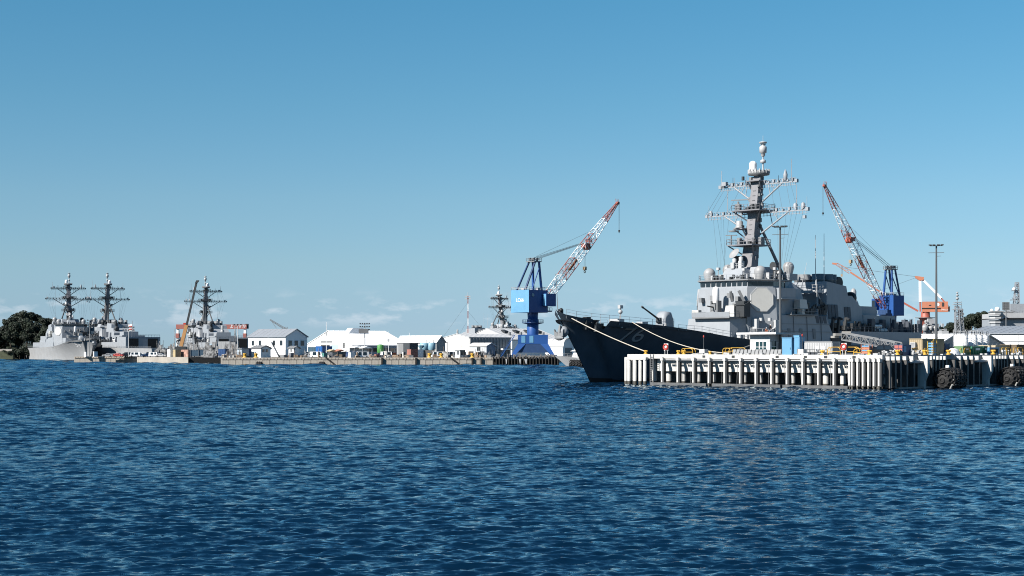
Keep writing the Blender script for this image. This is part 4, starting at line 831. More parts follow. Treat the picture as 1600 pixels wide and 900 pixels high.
# blue cabinets
def cabinet(px, w, h, lab, x, m_=M_SKYB, d=1.5):
    o = thing('storage_cabinet', lab, 'cabinet', (0, 0, 0), 0, 'sky blue cabinets on the pier'); y0 = end_y(px, x); deck_item(o, x, y0)
    c = MB().bx(0, d, -w, 0, 0, h).build('body', m_, o); MB().bx(-0.05, d + .05, -w - .05, 0.05, h, h + 0.1).build('roof', m_, o)
    n = max(1, int(w / 1.0))
    for i in range(n):
        dd = MB().bx(-0.04, -0.002, -w + 0.08 + i * w / n, -w + (i + 1) * w / n - 0.08, 0.12, h - 0.12).build('door', m_, o); MB().bx(-0.07, -0.042, -w + 0.2 + i * w / n, -w + 0.28 + i * w / n, 1.0, 1.3).build('handle', M_DARK, dd)
cabinet(1222, 1.75, 2.75, 'wide sky blue cabinet with two doors right of the guard hut', 3.0); cabinet(1241, 0.95, 2.8, 'narrow sky blue cabinet next to the wide blue one', 3.0)
o = thing('vent_box', 'small blue box on top of the narrow blue cabinet', 'box', (0, 0, 0)); deck_item(o, 3.3, end_y(1240, 3.3)); o.location.z = ZDK + 2.9; MB().bx(0, 0.8, -1.0, 0, 0, 0.28).build('shell', M_SKYB, o); MB().bx(-.05, .85, -1.05, .05, .28, .33).build('lid', M_SKYB, o)

def container(name, lab, cat, x, y, L, W, Hc, m_, rz=0, rib=0.32, z=None, wloc=None, group=None, wrz=None):
    o = thing(name, lab, cat, (0, 0, 0), 0, group)
    if wloc is None: deck_item(o, x, y, rz)
    else: o.location = wloc; o.rotation_euler.z = wrz or 0
    if z is not None: o.location.z = z
    MB().bx(0, L, 0, W, 0.1, Hc).build('box', m_, o)
    m = MB(); k = 0
    while (k + 1) * rib < L: m.bx(k * rib + rib * .25, k * rib + rib * .75, -0.05, -0.002, 0.2, Hc - 0.1); k += 1
    k = 0
    while (k + 1) * rib < W: m.bx(-0.05, -0.002, k * rib + rib * .25, k * rib + rib * .75, 0.2, Hc - 0.1); k += 1
    m.build('corrugation', m_, o)['kind'] = 'stuff'
    MB().bx(-0.06, L + .03, -0.06, W + .03, Hc, Hc + 0.1).build('roof_frame', m_, o); MB().bx(-0.06, L + .03, -0.06, W + .03, 0.0, 0.1).build('base_frame', M_DARK, o)
    return o
y1_ = end_y(1256, 4); y2_ = end_y(1300, 4)
o = container('fenced_container', 'pale grey ribbed container with two white panels right of the blue cabinets', 'container', 4, y2_, 2.4, y1_ - y2_, 1.75, M_LGREY, rib=0.3); o.location.z = ZDK + 0.35
for yy in (1.0, 2.0): MB().bx(-0.09, -0.055, yy + .2, yy + .85, 0.5, 1.15).build('panel', M_PURE, o)
o = thing('mesh_fence', 'low dark fence in front of the pale grey container', 'fence'); deck_item(o, 2.6, y2_); 
for i in range(8): MB().beam((0, i * .75, 0), (0, i * .75, 1.0), 0.07).build('post', M_DARK, o)
MB().beam((0, 0, 1.0), (0, 5.3, 1.0), 0.06).build('rail', M_DARK, o); MB().beam((0, 0, .5), (0, 5.3, .5), 0.06).build('rail', M_DARK, o); MB().bx(0.05, 0.08, 0, 5.3, 0.0, 0.6).build('panel', M_LOUV, o)

# orange and blue rack
def rack(x, y, lab, cols, h, w, rz=0, frame=M_YEL, top=False):
    o = thing('pallet_rack', lab, 'rack', (0, 0, 0)); deck_item(o, x, y, rz)
    for yy in (0, w):
        for xx in (0, 0.9): MB().beam((xx, yy, 0), (xx, yy, h), 0.08).build('upright', frame, o)
    for i, c in enumerate(cols):
        z = 0.15 + i * (h - 0.2) / len(cols); MB().bx(0.02, 0.88, 0.08, w - 0.08, z, z + (h - .2) / len(cols) * .62).build('crate', c, o)
        MB().beam((0, 0, z - .05), (0, w, z - .05), 0.07).build('shelf', frame, o)
    if top:
        m = MB(); r = w / 2; m.path([(0, r - r * math.cos(a), h + r * .6 * math.sin(a)) for a in [k * math.pi / 8 for k in range(9)]], 0.05, 5); m.build('hoop', frame, o)
rack(0.9, end_y(1358, 0.9), 'rack with orange and blue crates in the middle of the pier edge', [M_SKYB, M_ORG, M_SKYB, M_ORG, M_SKYB], 1.75, 1.3, 0, M_ORG)
x = side_x(1461, 1.2); rack(x + .6, 1.2, 'tall yellow framed rack of blue crates beside the tan hut', [M_SKYB] * 5, 2.25, 1.25, math.pi / 2, M_YEL, True)
# dark car
def car(name, lab, cat, loc, rz, body, L=4.4, W=1.8, Hc=1.5, group=None, van=False):
    o = thing(name, lab, cat, loc, rz, group)
    hh = Hc
    pts = [(-L / 2, 0.28), (-L / 2, 0.75), (-L / 2 + 0.25, 0.92)] + ([(-L / 2 + 0.55, hh), (L / 2 - 0.1, hh), (L / 2, hh * .6)] if van else [(-L * .24, 0.98), (-L * .10, hh), (L * .25, hh), (L * .42, 1.0), (L / 2, 0.95)]) + [(L / 2, 0.28)]
    vs = [(x, -W / 2, z) for x, z in pts] + [(x, W / 2, z) for x, z in pts]
    for i, (x, z) in enumerate(pts):
        if z > 1.1:
            vs[i] = (x, -W / 2 * .86, z); vs[i + len(pts)] = (x, W / 2 * .86, z)
    n = len(pts); m = MB(); m.add(vs, [tuple(range(n)), tuple(range(n, 2 * n))[::-1]] + [(i, i + n, (i + 1) % n + n, (i + 1) % n) for i in range(n)]); m.build('body', body, o)
    for sg in (-1, 1):
        z0, z1 = 1.0, hh - 0.12
        a, b = (-L / 2 + 0.75, -L * .12) if van else (-L * .17, L * .05); c, d = (0.0, L * .3) if van else (L * .08, L * .30)
        for u, v in ((a, b), (c, d)):
            y0, y1 = sg * (W / 2 * 1.005 - (W / 2 * .14) * (0 if z0 <= 1.1 else 1)), sg * (W / 2 * .90)
            MB().extr([(u, y0, z0), (v, y0, z0), (v * .98, y1, z1), (u + .12, y1, z1)], (0, sg * 0.02, 0)).build('side_window', M_GLASS, o)
        for xx in (-L * .31, L * .31): MB().lathe((xx, sg * (W / 2 - 0.1), 0.32), [(0.32, -0.11), (0.32, 0.11)], 12, 'y').build('wheel', M_BLACK, o)
    xa = -L / 2 + 0.27 if van else -L * .23; xb = -L / 2 + 0.52 if van else -L * .115
    MB().extr([(xa - .02, -W * .4, 1.0), (xa - .02, W * .4, 1.0), (xb - .02, W * .38, hh - .08), (xb - .02, -W * .38, hh - .08)], (-0.02, 0, 0.0)).build('windscreen', M_GLASS, o)
    for sg in (-1, 1): MB().bx(-L / 2 - .03, -L / 2 + .01, sg * W * .36 - .15, sg * W * .36 + .15, 0.58, 0.76).build('headlight', M_PURE, o)
    return o
BLACKCAR = mat('black_car_paint', (0.012, 0.013, 0.015), 0.2, 0.1, spec=0.6)
x = side_x(1385, 3.0); car('parked_car', 'black car parked on the pier below the gangway', 'car', pier_w(x, 3.0, ZDK), PIER_RZ + math.pi / 2 + .5, BLACKCAR, 4.6, 1.85, 1.65)
# blue box with red caged front
x = side_x(1409, 1.4); o = thing('gas_bottle_cage', 'navy box with a red lattice front beside the tan hut', 'cage'); deck_item(o, x + .3, 1.4); MB().bx(0.0, 2.6, 0, 1.4, 0.1, 1.72).build('box', M_NAVY, o)
for r in range(3):
    for c in range(2): MB().bx(-0.06, -0.002, 0.06 + c * .68, 0.66 + c * .68, 0.2 + r * .5, 0.62 + r * .5).build('panel', mat('red_panel', (0.55, 0.16, 0.13), 0.6, 0.15), o)
MB().bx(0.2, 1.0, -0.04, -0.002, 0.6, 1.5).build('door', M_SKYB, o)
# tan hut with air conditioner
x0 = side_x(1437, 3.5); o = container('tan_site_hut', 'tan ribbed site hut with an air conditioner on its wall', 'site hut', x0, 3.5, 7.2, 2.2, 2.6, M_TAN, rib=0.34); o.location = pier_w(side_x(1441, 3.4), 3.4, ZDK)
a = MB(); a.bx(-0.6, -0.06, 0.9, 1.8, 1.25, 2.1); q = a.build('air_conditioner', M_LGREY, o)
for i in range(4): MB().bx(-0.63, -0.602, 1.0, 1.7, 1.35 + i * .18, 1.43 + i * .18).build('slat', M_GREY, q)
x0 = side_x(1470, 3.0); o = container('navy_container', 'narrow navy blue container right of the tan hut', 'container', x0 + 2.2, 3.4, 1.6, 2.0, 1.85, M_NAVY, rib=0.3)
# white covered pile, green bins, blue crate
x0 = side_x(1489, 2.6); o = thing('covered_pile', 'rounded pile under a white sheet left of the green bins', 'covered pile'); deck_item(o, x0, 2.6)
m = MB(); n = 16; vs = []
for k in range(6):
    f = k / 5; r = math.cos(f * math.pi / 2)
    for i in range(n): t = 2 * math.pi * i / n; w = 1 + 0.12 * math.sin(3 * t + k) + rnd.uniform(-.05, .05); vs.append((1.9 * r * w * math.cos(t), 1.1 * r * w * math.sin(t), 1.15 * math.sin(f * math.pi / 2) * (1 + 0.08 * math.sin(5 * t))))
m.add(vs, [(k * n + i, k * n + (i + 1) % n, (k + 1) * n + (i + 1) % n, (k + 1) * n + i) for k in range(5) for i in range(n)], True); m.build('sheet', M_PURE, o); MB().bx(-1.2, 1.2, -0.7, 0.7, 0, 0.2).build('pallet', M_WOOD, o)
def bin_(px, y, L, Hc, lab, m_=M_GRN):
    o = thing('waste_bin', lab, 'waste bin', (0, 0, 0), 0, 'green bins on the pier'); deck_item(o, side_x(px, y), y)
    m = MB(); m.hexa([(0, 0.1, 0.12), (L, 0.1, 0.12), (L, 1.3, 0.12), (0, 1.3, 0.12)], [(-.1, -.05, Hc), (L + .1, -.05, Hc), (L + .1, 1.5, Hc), (-.1, 1.5, Hc)]); m.build('body', m_, o)
    for i in range(int(L / .6)): MB().bx(i * .6 + .2, i * .6 + .28, -0.06, 0.06, 0.2, Hc - .06).build('rib', m_, o)
    MB().bx(-.12, L + .12, -0.08, 1.52, Hc, Hc + .08).build('lid', m_, o); MB().bx(L * .3, L * .7, -0.1, -.062, Hc * .62, Hc * .86).build('sticker', M_PURE, o)
bin_(1505, 1.8, 2.4, 1.45, 'pale green bin behind the yellow hoop rail', mat('pale_green', (0.16, 0.30, 0.15), 0.6, 0.1)); bin_(1519, 1.8, 3.6, 1.4, 'long green bin with a white sticker in the middle of the pier edge'); bin_(1537, 1.8, 1.2, 1.45, 'dark green bin at the right end of the green bins', mat('deep_green', (0.02, 0.13, 0.08), 0.6, 0.1))
x0 = side_x(1546, 2.0); o = container('light_blue_crate', 'light blue slatted crate behind a yellow bollard at right', 'crate', x0, 2.0, 3.6, 1.8, 1.25, M_SKYB, rib=0.25)
x0 = side_x(1578, 4.5); o = container('tan_shed', 'cream shed wall behind the hoop rails at the far right', 'shed', x0 - 4.5, 5.0, 6, 3, 1.6, mat('cream', (0.62, 0.52, 0.36), 0.7, 0.08), rib=5)
x0 = side_x(1585, 4.0); o = container('brown_shed', 'brown low shed cut by the right edge of the photo', 'shed', x0, 3.6, 9, 3, 1.75, mat('brown', (0.17, 0.13, 0.085), 0.8, 0.15), rib=5)
# hose, valves and pipes along the pier edge
o = tag(link('pipe_valves', None) if False else MB().bx(0, .1, 0, .1, 0, .1).build('valve_cluster', M_LGREY), 'clutter of pale pipes and valves in front of the tan hut', 'pipes', kind='stuff'); me = o.data
m = MB()
for i in range(60):
    xx = rnd.choice((rnd.uniform(side_x(1424, 1), side_x(1440, 1)), rnd.uniform(side_x(1380, 1), side_x(1400, 1)), rnd.uniform(side_x(1566, 1), side_x(1600, 1)))); yy = rnd.uniform(0.6, 2.0); h_ = rnd.uniform(0.2, 0.9)
    m.tube((xx, yy, 0), (xx, yy, h_), 0.06, n=5); m.box((xx, yy, h_), (rnd.uniform(.15, .4), rnd.uniform(.15, .4), rnd.uniform(.1, .35)))
    if i % 3 == 0: m.tube((xx, yy, h_ * .6), (xx + rnd.uniform(-1.2, 1.2), yy + .2, h_ * .5), 0.05, n=5)
o.data = m.mesh('valve_cluster', M_LGREY); o.location = pier_w(0, 0, ZDK); o.rotation_euler.z = PIER_RZ

# gangway from the ship's deck down to the pier
g0 = P(1320, 531, 262); g1 = P(1404, 546.5, 248); gw = thing('gangway', 'pale grey truss gangway sloping from the ship down to the pier', 'gangway', g0)
d = g1 - g0; side = Vector((d.y, -d.x, 0)).normalized() * 0.65; nb = 11
for sg in (-1, 1):
    m = MB(); s = side * sg
    m.beam(s, d + s, 0.16); m.beam(s + Vector((0, 0, 1.15)), d + s + Vector((0, 0, 1.15)), 0.16)
    for i in range(nb + 1): q = d * (i / nb) + s; m.beam(q, q + Vector((0, 0, 1.15)), 0.11)
    for i in range(nb): m.beam(d * (i / nb) + s + Vector((0, 0, 1.15 * (i % 2))), d * ((i + 1) / nb) + s + Vector((0, 0, 1.15 * (1 - i % 2))), 0.1)
    m.build('side_truss', M_GREY, gw)
m = MB(); m.beam(Vector((0, 0, 0.05)), d + Vector((0, 0, 0.05)), 1.2, 0.08); m.build('walkway', M_GREY, gw)
m = MB(); m.box((-0.9, 0.2, 0.9), (1.9, 1.0, 0.45), 0.25); m.box((-1.6, 0.4, 0.5), (1.0, 1.0, 0.35), 0.5); m.box((0.3, 0, 1.25), (1.5, 0.9, .4), -.3); m.build('canvas_bundle', mat('canvas', (0.36, 0.35, 0.33), 0.85, 0.2), gw)
for k in (0.02, 0.45): q = d * k; MB().beam(q + Vector((0, 0, 0)), Vector((q.x, q.y, ZDK - g0.z)), 0.14).build('support', M_GREY, gw)

# mooring ropes
def rope(a, b, sag, lab, r=0.075, n=12):
    a, b = Vector(a), Vector(b); pts = []
    for i in range(n + 1): t = i / n; p = a.lerp(b, t); p.z -= sag * 4 * t * (1 - t); pts.append(p)
    m = MB(); m.path(pts, r, 6); tag(m.build('mooring_rope', M_ROPE), lab, 'rope', 'pale mooring ropes')
def ship_w(x, y, z): c, s = math.cos(SHIP_RZ), math.sin(SHIP_RZ); return Vector((TIP[0] + x * c - y * s, TIP[1] + x * s + y * c, z))
rope(ship_w(2.0, -2.0, 11.3), pier_w(0.18, end_y(1009, .18), ZT + .45), 0.25, 'pale mooring rope from the bow to the yellow bollard at the pier corner', 0.09)
rope(ship_w(13.2, -6.3, 10.75), pier_w(2.0, end_y(1140, 2.0), ZT + .2), 1.2, 'pale mooring rope sagging from beside the hull number to the hoop rails')
rope(ship_w(47.5, -9.98, 7.8), pier_w(2.0, end_y(1131, 2.0), ZT + .3), 0.35, 'short pale mooring rope from midships to the pier left of the hut')
rope(pier_w(0.2, end_y(1109.5, .2), ZT + .3), pier_w(2.0, end_y(1142, 2.0), ZT + .5), 0.15, 'thin pale rope end lying between the low bollard and the hoop rail', 0.05)

# sailors at the rail
def skin_person(name, lab, loc, rz, pose, shirt, trousers, skin, helmet=None, hat=None):
    o = thing(name, lab, 'person', loc, rz)
    V, E, R_ = [], [], []
    def add(p, r, par=None):
        V.append(p); R_.append(r)
        if par is not None: E.append((par, len(V) - 1))
        return len(V) - 1
    pel = add((0, 0, 0.95), .13); bel = add((0.02, 0, 1.1), .13, pel); ch = add((0.04 + pose * .1, 0, 1.33), .155, bel); nk = add((0.05 + pose * .16, 0, 1.5), .06, ch); hd = add((0.08 + pose * .22, 0, 1.58), .07, nk); add((0.09 + pose * .24, 0, 1.68), .095, hd)
    for sg in (-1, 1):
        hp = add((0, sg * .1, .9), .095, pel); kn = add((0.05 * sg, sg * .12, .5), .068, hp); an = add((-.02 + .06 * sg, sg * .13, .09), .045, kn); add((.13 + .06 * sg, sg * .14, .04), .038, an)
        sh = add((0.03 + pose * .12, sg * .2, 1.42), .065, ch); el = add((0.12 + pose * .2, sg * .27, 1.15), .048, sh); wr = add((0.34 + pose * .2, sg * .2, 1.08), .035, el); pm_ = add((0.41 + pose * .2, sg * .19, 1.07), .034, wr)
        for k in range(4): f = add((0.49 + pose * .2 - .01 * (k == 3), sg * (.16 + .022 * k), 1.06), .011, pm_); add((0.53 + pose * .2 - .015 * (k == 3), sg * (.16 + .022 * k), 1.03), .009, f)
        t = add((0.43 + pose * .2, sg * .145, 1.05), .012, pm_); add((0.47 + pose * .2, sg * .135, 1.03), .01, t)
    me = bpy.data.meshes.new('body'); me.from_pydata(V, E, []); b = link('body', me, o)
    bm = bmesh.new(); bm.from_mesh(me); lay = bm.verts.layers.skin.verify(); bm.verts.ensure_lookup_table()
    for i, r in enumerate(R_): bm.verts[i][lay].radius = (r, r)
    bm.verts[0][lay].use_root = True; bm.to_mesh(me); bm.free()
    b.modifiers.new('skin', 'SKIN').use_smooth_shade = True; b.modifiers.new('sub', 'SUBSURF').levels = 1
    dg = bpy.context.evaluated_depsgraph_get(); m2 = bpy.data.meshes.new_from_object(b.evaluated_get(dg)); b.modifiers.clear(); b.data = m2; m2.name = 'body'
    m2.materials.clear()
    for mm in (trousers, shirt, skin, M_DARK): m2.materials.append(mm)
    for p in m2.polygons:
        c = p.center; p.use_smooth = True
        p.material_index = 3 if c.z < .13 else (2 if (c.z > 1.47 and abs(c.y) < .12) or (c.x > .36 + pose * .2 and c.z < 1.2) else (1 if c.z > .98 else 0))
    hx, hz = 0.09 + pose * .24, 1.66
    MB().ball((hx + .09, 0, hz - .01), .022, 6).build('nose', skin, o)
    for sg in (-1, 1): MB().ball((hx + .085, sg * .035, hz + .025), .014, 6).build('eye', M_DARK, o); MB().ball((hx, sg * .1, hz), .028, 6).build('ear', skin, o)
    MB().bx(hx + .082, hx + .096, -.03, .03, hz - .06, hz - .045).build('mouth', M_RED, o)
    MB().lathe((hx - .005, 0, hz + .03), [(.118, 0), (.115, .05), (.085, .1), (.01, .125)], 12).build('helmet' if helmet else 'cap', helmet or hat, o)
SKIN = mat('skin', (0.45, 0.27, 0.18), 0.6, 0.05)
skin_person('person', 'person in dark jacket, blue trousers and white helmet bending at the ship rail', ship_w(50.6, -9.6, 8.9), SHIP_RZ - 2.0, 1.2, mat('dark_jacket', (0.02, 0.022, 0.03), .8), mat('blue_trousers', (0.03, 0.07, 0.22), .8), SKIN, M_PURE)
skin_person('person', 'person in an orange vest standing beside the bending one at the ship rail', ship_w(49.8, -9.4, 8.3), SHIP_RZ - 2.4, 0.2, mat('orange_vest', (0.75, 0.22, 0.10), .8), mat('navy_trousers', (0.015, 0.02, 0.05), .8), SKIN, None, M_PURE)
# ------------------------------------------------------------------ land and quays
GZ = 2.6
def slab(name, poly, z1, lab, top=M_ASPH, side=M_CONC, z0=-3.0, kind='structure'):
    o = MB().prism(poly, poly, z0, z1).build(name, side); tag(o, lab, None, None, kind)
    if top:
        c = [sum(p[0] for p in poly) / len(poly), sum(p[1] for p in poly) / len(poly)]
        q = [(c[0] + (x - c[0]) * .998, c[1] + (y - c[1]) * .998) for x, y in poly]
        t = bpy.data.meshes.new('quay_surface'); t.from_pydata([(x, y, z1 + 0.004) for x, y in q], [], [tuple(range(len(q)))]); t.materials.append(top); link('quay_surface', t, o)
    return o
XA0, XA1 = PX(116, 668), PX(294, 640)
qa = slab('quay', [(XA0, 668), (PX(214, 668), 668), (PX(214, 656), 656), (PX(294, 640), 640), (PX(320, 690), 690), (PX(320, 700), 712), (XA0 - 6, 712)], 2.55, 'old stone quay at left with parked cars on it')
qb = slab('quay', [(PX(345, 576), 576), (PX(772, 576), 576), (PX(872, 588), 588), (PX(872, 620), 640), (80, 900), (-92, 900), (PX(352, 640), 640)], GZ, 'long concrete quay with sheds across the harbour')
qe = slab('ground', [(92, 402), (900, 402), (900, 900), (260, 900), (235, 632), (120, 632)], 3.0, 'dockyard ground behind the pier at right')
for nm, px0, px1, D, par, z1, n in (('wall_panel', 347, 771, 575.99, qb, GZ, 40), ('wall_panel', 117, 213, 667.99, qa, 2.55, 12)):
    X0, X1 = PX(px0, D), PX(px1, D); w = (X1 - X0) / n
    ms = [MB().bx(0.06, w - 0.06, -0.22 - k * .03, 0, -1, z1 - 0.75).mesh('wall_panel', M_CONC) for k in range(3)]
    for i in range(n): link('wall_panel', ms[(i * 7) % 3], par, None, (X0 + i * w, D, 0))
    m = MB(); m.bx(X0, X1, D - 0.45, D, z1 - 0.62, z1 + 0.12); m.build('coping', M_CONC, par)
    m = MB()
    for i in range(n * 2): m.bx(X0 + (i + .3) * w / 2, X0 + (i + .45) * w / 2, D - .5, D - .46, z1 - .5, z1 - .15)
    m.build('wall_stain_plate', M_RUST, par)['kind'] = 'stuff'
# half sunk tyre fenders and leaning poles at the far quay
for px, lab in ((405, 'black half sunk fender at the quay below the two storey house'), (503, 'black half sunk fender at the quay below the white warehouse')):
    o = thing('quay_fender', lab, 'ship fender', (PX(px, 574.5), 574.5, 0.1), 0, 'fenders at the far quay')
    MB().lathe((0, 0, 0), [(0.2, -1.5), (1.0, -1.0), (1.15, 0), (1.0, 1.0), (0.2, 1.5)], 14, 'x').build('body', M_BLACK, o)
    for x in (-.7, 0, .7): MB().torus((x, 0, 0), 1.12, 0.14, (1, 0, 0), 16, 5).build('tyre_band', M_BLACK, o)
for px, lab in ((520, 'dark timber pole leaning on the quay right of the half sunk fender'), (715, 'dark timber pole leaning on the quay below the small hut')):
    o = thing('leaning_pole', lab, 'pole', (PX(px, 574.8), 574.8, 0)); MB().tube((-2.6, 0, 2.7), (1.8, -0.6, -0.6), 0.28, 0.28, 7).build('pole', M_WOOD, o); MB().bx(-3.0, -2.4, -.3, .3, 2.65, 2.9).build('bracket', M_DARK, o)
for i, px in enumerate((597, 650, 738, 752)): o = thing('fender_pile', 'dark upright pile on the far quay wall, %s' % ('below the green tank', 'below the red container', 'left of a pair below the grey shed', 'right of a pair below the grey shed')[i], 'pile', (PX(px, 575.2), 575.2, -1), 0, 'dark piles on the far quay wall'); MB().bx(-.3, .3, -.3, .3, 0, 3.5).build('post', M_WOOD, o); MB().bx(-.36, .36, -.36, .36, 3.5, 3.62).build('cap', M_DARK, o)

# ------------------------------------------------------------------ sheds: x to the right and away, y to the left and away, corner nearest
def solve(px, ox, oy, dx, dy): k = (px - 800) / F; return (k * oy - ox) / (dx - k * dy)
RIB = mat('roof_rib_grey', (.60, .60, .60), .5, .05)
def shed(name, lab, cat, p0, pc, p1, Dc, z_e, z_r, ridge='y', beta=52, wall=M_WHITE, roof=M_ROOFG, flat=False, gz=GZ, over=0.5, Wmax=None, arch=False, gable=None):
    b = RAD(beta); C0 = (PX(pc, Dc), Dc); W = solve(p1, C0[0], C0[1], math.cos(b), math.sin(b)); L = solve(p0, C0[0], C0[1], -math.sin(b), math.cos(b))
    W = min(abs(W), Wmax or 1e9); L = abs(L)
    o = thing(name, lab, cat, (C0[0], C0[1], gz), b); ze, zr = z_e - gz, z_r - gz
    if ridge == 'y': prof = lambda x: ze + (zr - ze) * (1 - abs(x - W / 2) / (W / 2)); ln, wd = L, W
    if flat: pts = [(0, 0), (wd if ridge == 'y' else L, 0), (wd if ridge == 'y' else L, ze), (0, ze)]
    wd, ln = (W, L) if ridge == 'y' else (L, W)
    if flat: sec = [(0, 0), (wd, 0), (wd, ze), (0, ze)]
    elif arch: sec = [(0, 0), (wd, 0), (wd, ze)] + [(wd / 2 + wd / 2 * math.cos(a), ze + (zr - ze) * math.sin(a)) for a in (0.35, .7, 1.05, 1.57, 2.09, 2.44, 2.79)] + [(0, ze)]
    else: sec = [(0, 0), (wd, 0), (wd, ze), (wd / 2, zr), (0, ze)]
    mp_ = (lambda u, v, z: (u, v, z)) if ridge == 'y' else (lambda u, v, z: (v, u, z))
    m = MB(); n = len(sec); m.add([mp_(u, 0, z) for u, z in sec] + [mp_(u, ln, z) for u, z in sec], [tuple(range(n)), tuple(range(n, 2 * n))] + [(i, (i + 1) % n, n + (i + 1) % n, n + i) for i in range(n)]); w_ = m.build('wall', wall, o)
    top = [p for p in sec if p[1] >= ze - 1e-6]
    top = sorted(top, key=lambda p: p[0])
    for a, c in zip(top, top[1:]):
        ex = (lambda p, q: (p[0] + (p[0] - q[0]) * over / max(.1, math.hypot(p[0] - q[0], p[1] - q[1])), p[1] + (p[1] - q[1]) * over / max(.1, math.hypot(p[0] - q[0], p[1] - q[1]))))
        a2 = ex(a, c) if a == top[0] else a; c2 = ex(c, a) if c == top[-1] else c
        q = MB(); q.extr([mp_(a2[0], -over, a2[1] + .03), mp_(c2[0], -over, c2[1] + .03), mp_(c2[0], ln + over, c2[1] + .03), mp_(a2[0], ln + over, a2[1] + .03)], (0, 0, 0.22)); q.build('roof', roof, o)
    if not flat:
        rb = MB(); nr = max(2, int(ln / 2.6))
        for a, c in zip(top, top[1:]):
            for i in range(nr + 1): v = ln * i / nr; rb.beam(mp_(a[0], v, a[1] + .28), mp_(c[0], v, c[1] + .28), .16, .10)
        rb.build('roof_rib', RIB, o)['kind'] = 'stuff'
        for e in (top[0], top[-1]): gt = MB(); gt.beam(mp_(e[0], -over, e[1] - .12), mp_(e[0], ln + over, e[1] - .12), .24); gt.build('gutter', M_GREY, o)
    if gable:      # gable cladding of another colour on the y = 0 (or x = 0) end
        q = MB(); q.extr([mp_(u, -0.02, z) for u, z in sec], mp_(0, -0.03, 0)); q.build('gable_sheet', gable, o)
    return o, w_, W, L, ze, zr
def pane(par, face, u0, u1, z0, z1, m=M_GLASS, nm='window', fr=True):
    mk = (lambda t: MB().bx(-t - .02, -t + .03, u0, u1, z0, z1)) if face == 'x' else (lambda t: MB().bx(u0, u1, -t - .02, -t + .03, z0, z1))
    o = mk(0.06).build(nm, m, par)
    if fr and nm == 'window':
        f = MB(); e = .12
        for a, b_, c, d in ((u0 - e, u0, z0 - e, z1 + e), (u1, u1 + e, z0 - e, z1 + e), (u0, u1, z0 - e, z0), (u0, u1, z1, z1 + e)):
            f.bx(-.11, -.003, a, b_, c, d) if face == 'x' else f.bx(a, b_, -.11, -.003, c, d)
        f.build('frame', M_LGREY, o)
    return o
Z = PZ
WROOF = mat('white_roof', (0.86, 0.86, 0.86), 0.5, 0.03, 0.1, 0.10, stain=(0.6, 0.6, 0.6)); WROOF2 = mat('pale_roof', (0.62, 0.63, 0.64), 0.5, 0.04, 0.1)
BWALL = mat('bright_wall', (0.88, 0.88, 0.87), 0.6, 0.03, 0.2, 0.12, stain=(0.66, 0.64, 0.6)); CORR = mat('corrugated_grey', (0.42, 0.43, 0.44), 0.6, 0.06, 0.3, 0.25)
SHADEGABLE = mat('blue_grey_shade', (0.40, 0.47, 0.56), 0.6, 0.05, 0.3, 0.1)  # shade of walls turned from the sun, painted as blue grey
o, w, W, L, ze, zr = shed('harbour_house', 'two storey white house with grey gable roof on the far quay', 'house', 388, 446, 480, 604, Z(526, 604), Z(514.3, 604), 'y', 52, BWALL, M_ROOFG)
for i in range(5): pane(w, 'x', L * (.08 + i * .19), L * (.08 + i * .19) + 1.3, ze - 3.4, ze - 1.5)
for i in range(3): pane(w, 'y', W * (.14 + i * .28), W * (.14 + i * .28) + 1.7, ze - 3.5, ze - 1.6)
MB().bx(-.05, -.003, 0, L, -0, 1.0).build('plinth', M_GREY, o); MB().bx(W * .3, W * .62, -.06, -.003, 0, 1.9).build('shutter', M_DARK, o)
m = MB(); m.extr([(-1.4, L * .36, ze - 1.2), (-1.4, L * .54, ze - 1.2), (-1.4, L * .54, ze - 2.6), (-1.4, L * .30, 0.2), (-1.4, L * .12, 0.2)], (0.16, 0, 0)); m.build('stair_parapet', BWALL, o)
m = MB(); [m.bx(-1.2, -.1, L * .14 + i * .42, L * .14 + i * .42 + .42, 0, 0.3 + i * .3) for i in range(16)]; m.build('stair', M_CONC, o)
o, w, W, L, ze, zr = shed('annex', 'low white annex with a dark gable in front of the two storey house', 'annex', 393, 407.5, 423, 592, Z(544, 592), Z(540.5, 592), 'y', 52, BWALL, M_GREY); pane(w, 'y', W * .15, W * .35, ze - 1.4, ze - .5); pane(w, 'y', W * .5, W * .7, ze - 1.4, ze - .5)
MB().bx(-.7, -.06, L * .5, L * .7, 1.6, 2.3).build('air_conditioner', M_LGREY, w)
o, w, W, L, ze, zr = shed('annex', 'small white annex with a dark side at the right of the two storey house', 'annex', 451, 459, 468, 594, Z(544, 594), Z(541.5, 594), 'y', 52, BWALL, M_GREY); pane(w, 'x', L * .4, L * .6, ze - 1.4, ze - .5)
o, w, W, L, ze, zr = shed('garden_canopy', 'blue grey kiosk left of the two storey house', 'kiosk', 371, 378, 389, 590, Z(545, 590), Z(544, 590), 'y', 52, mat('kiosk_blue', (.45, .55, .64), .6), M_GREY, True)
pane(w, 'x', L * .3, L * .7, .6, 2.2)
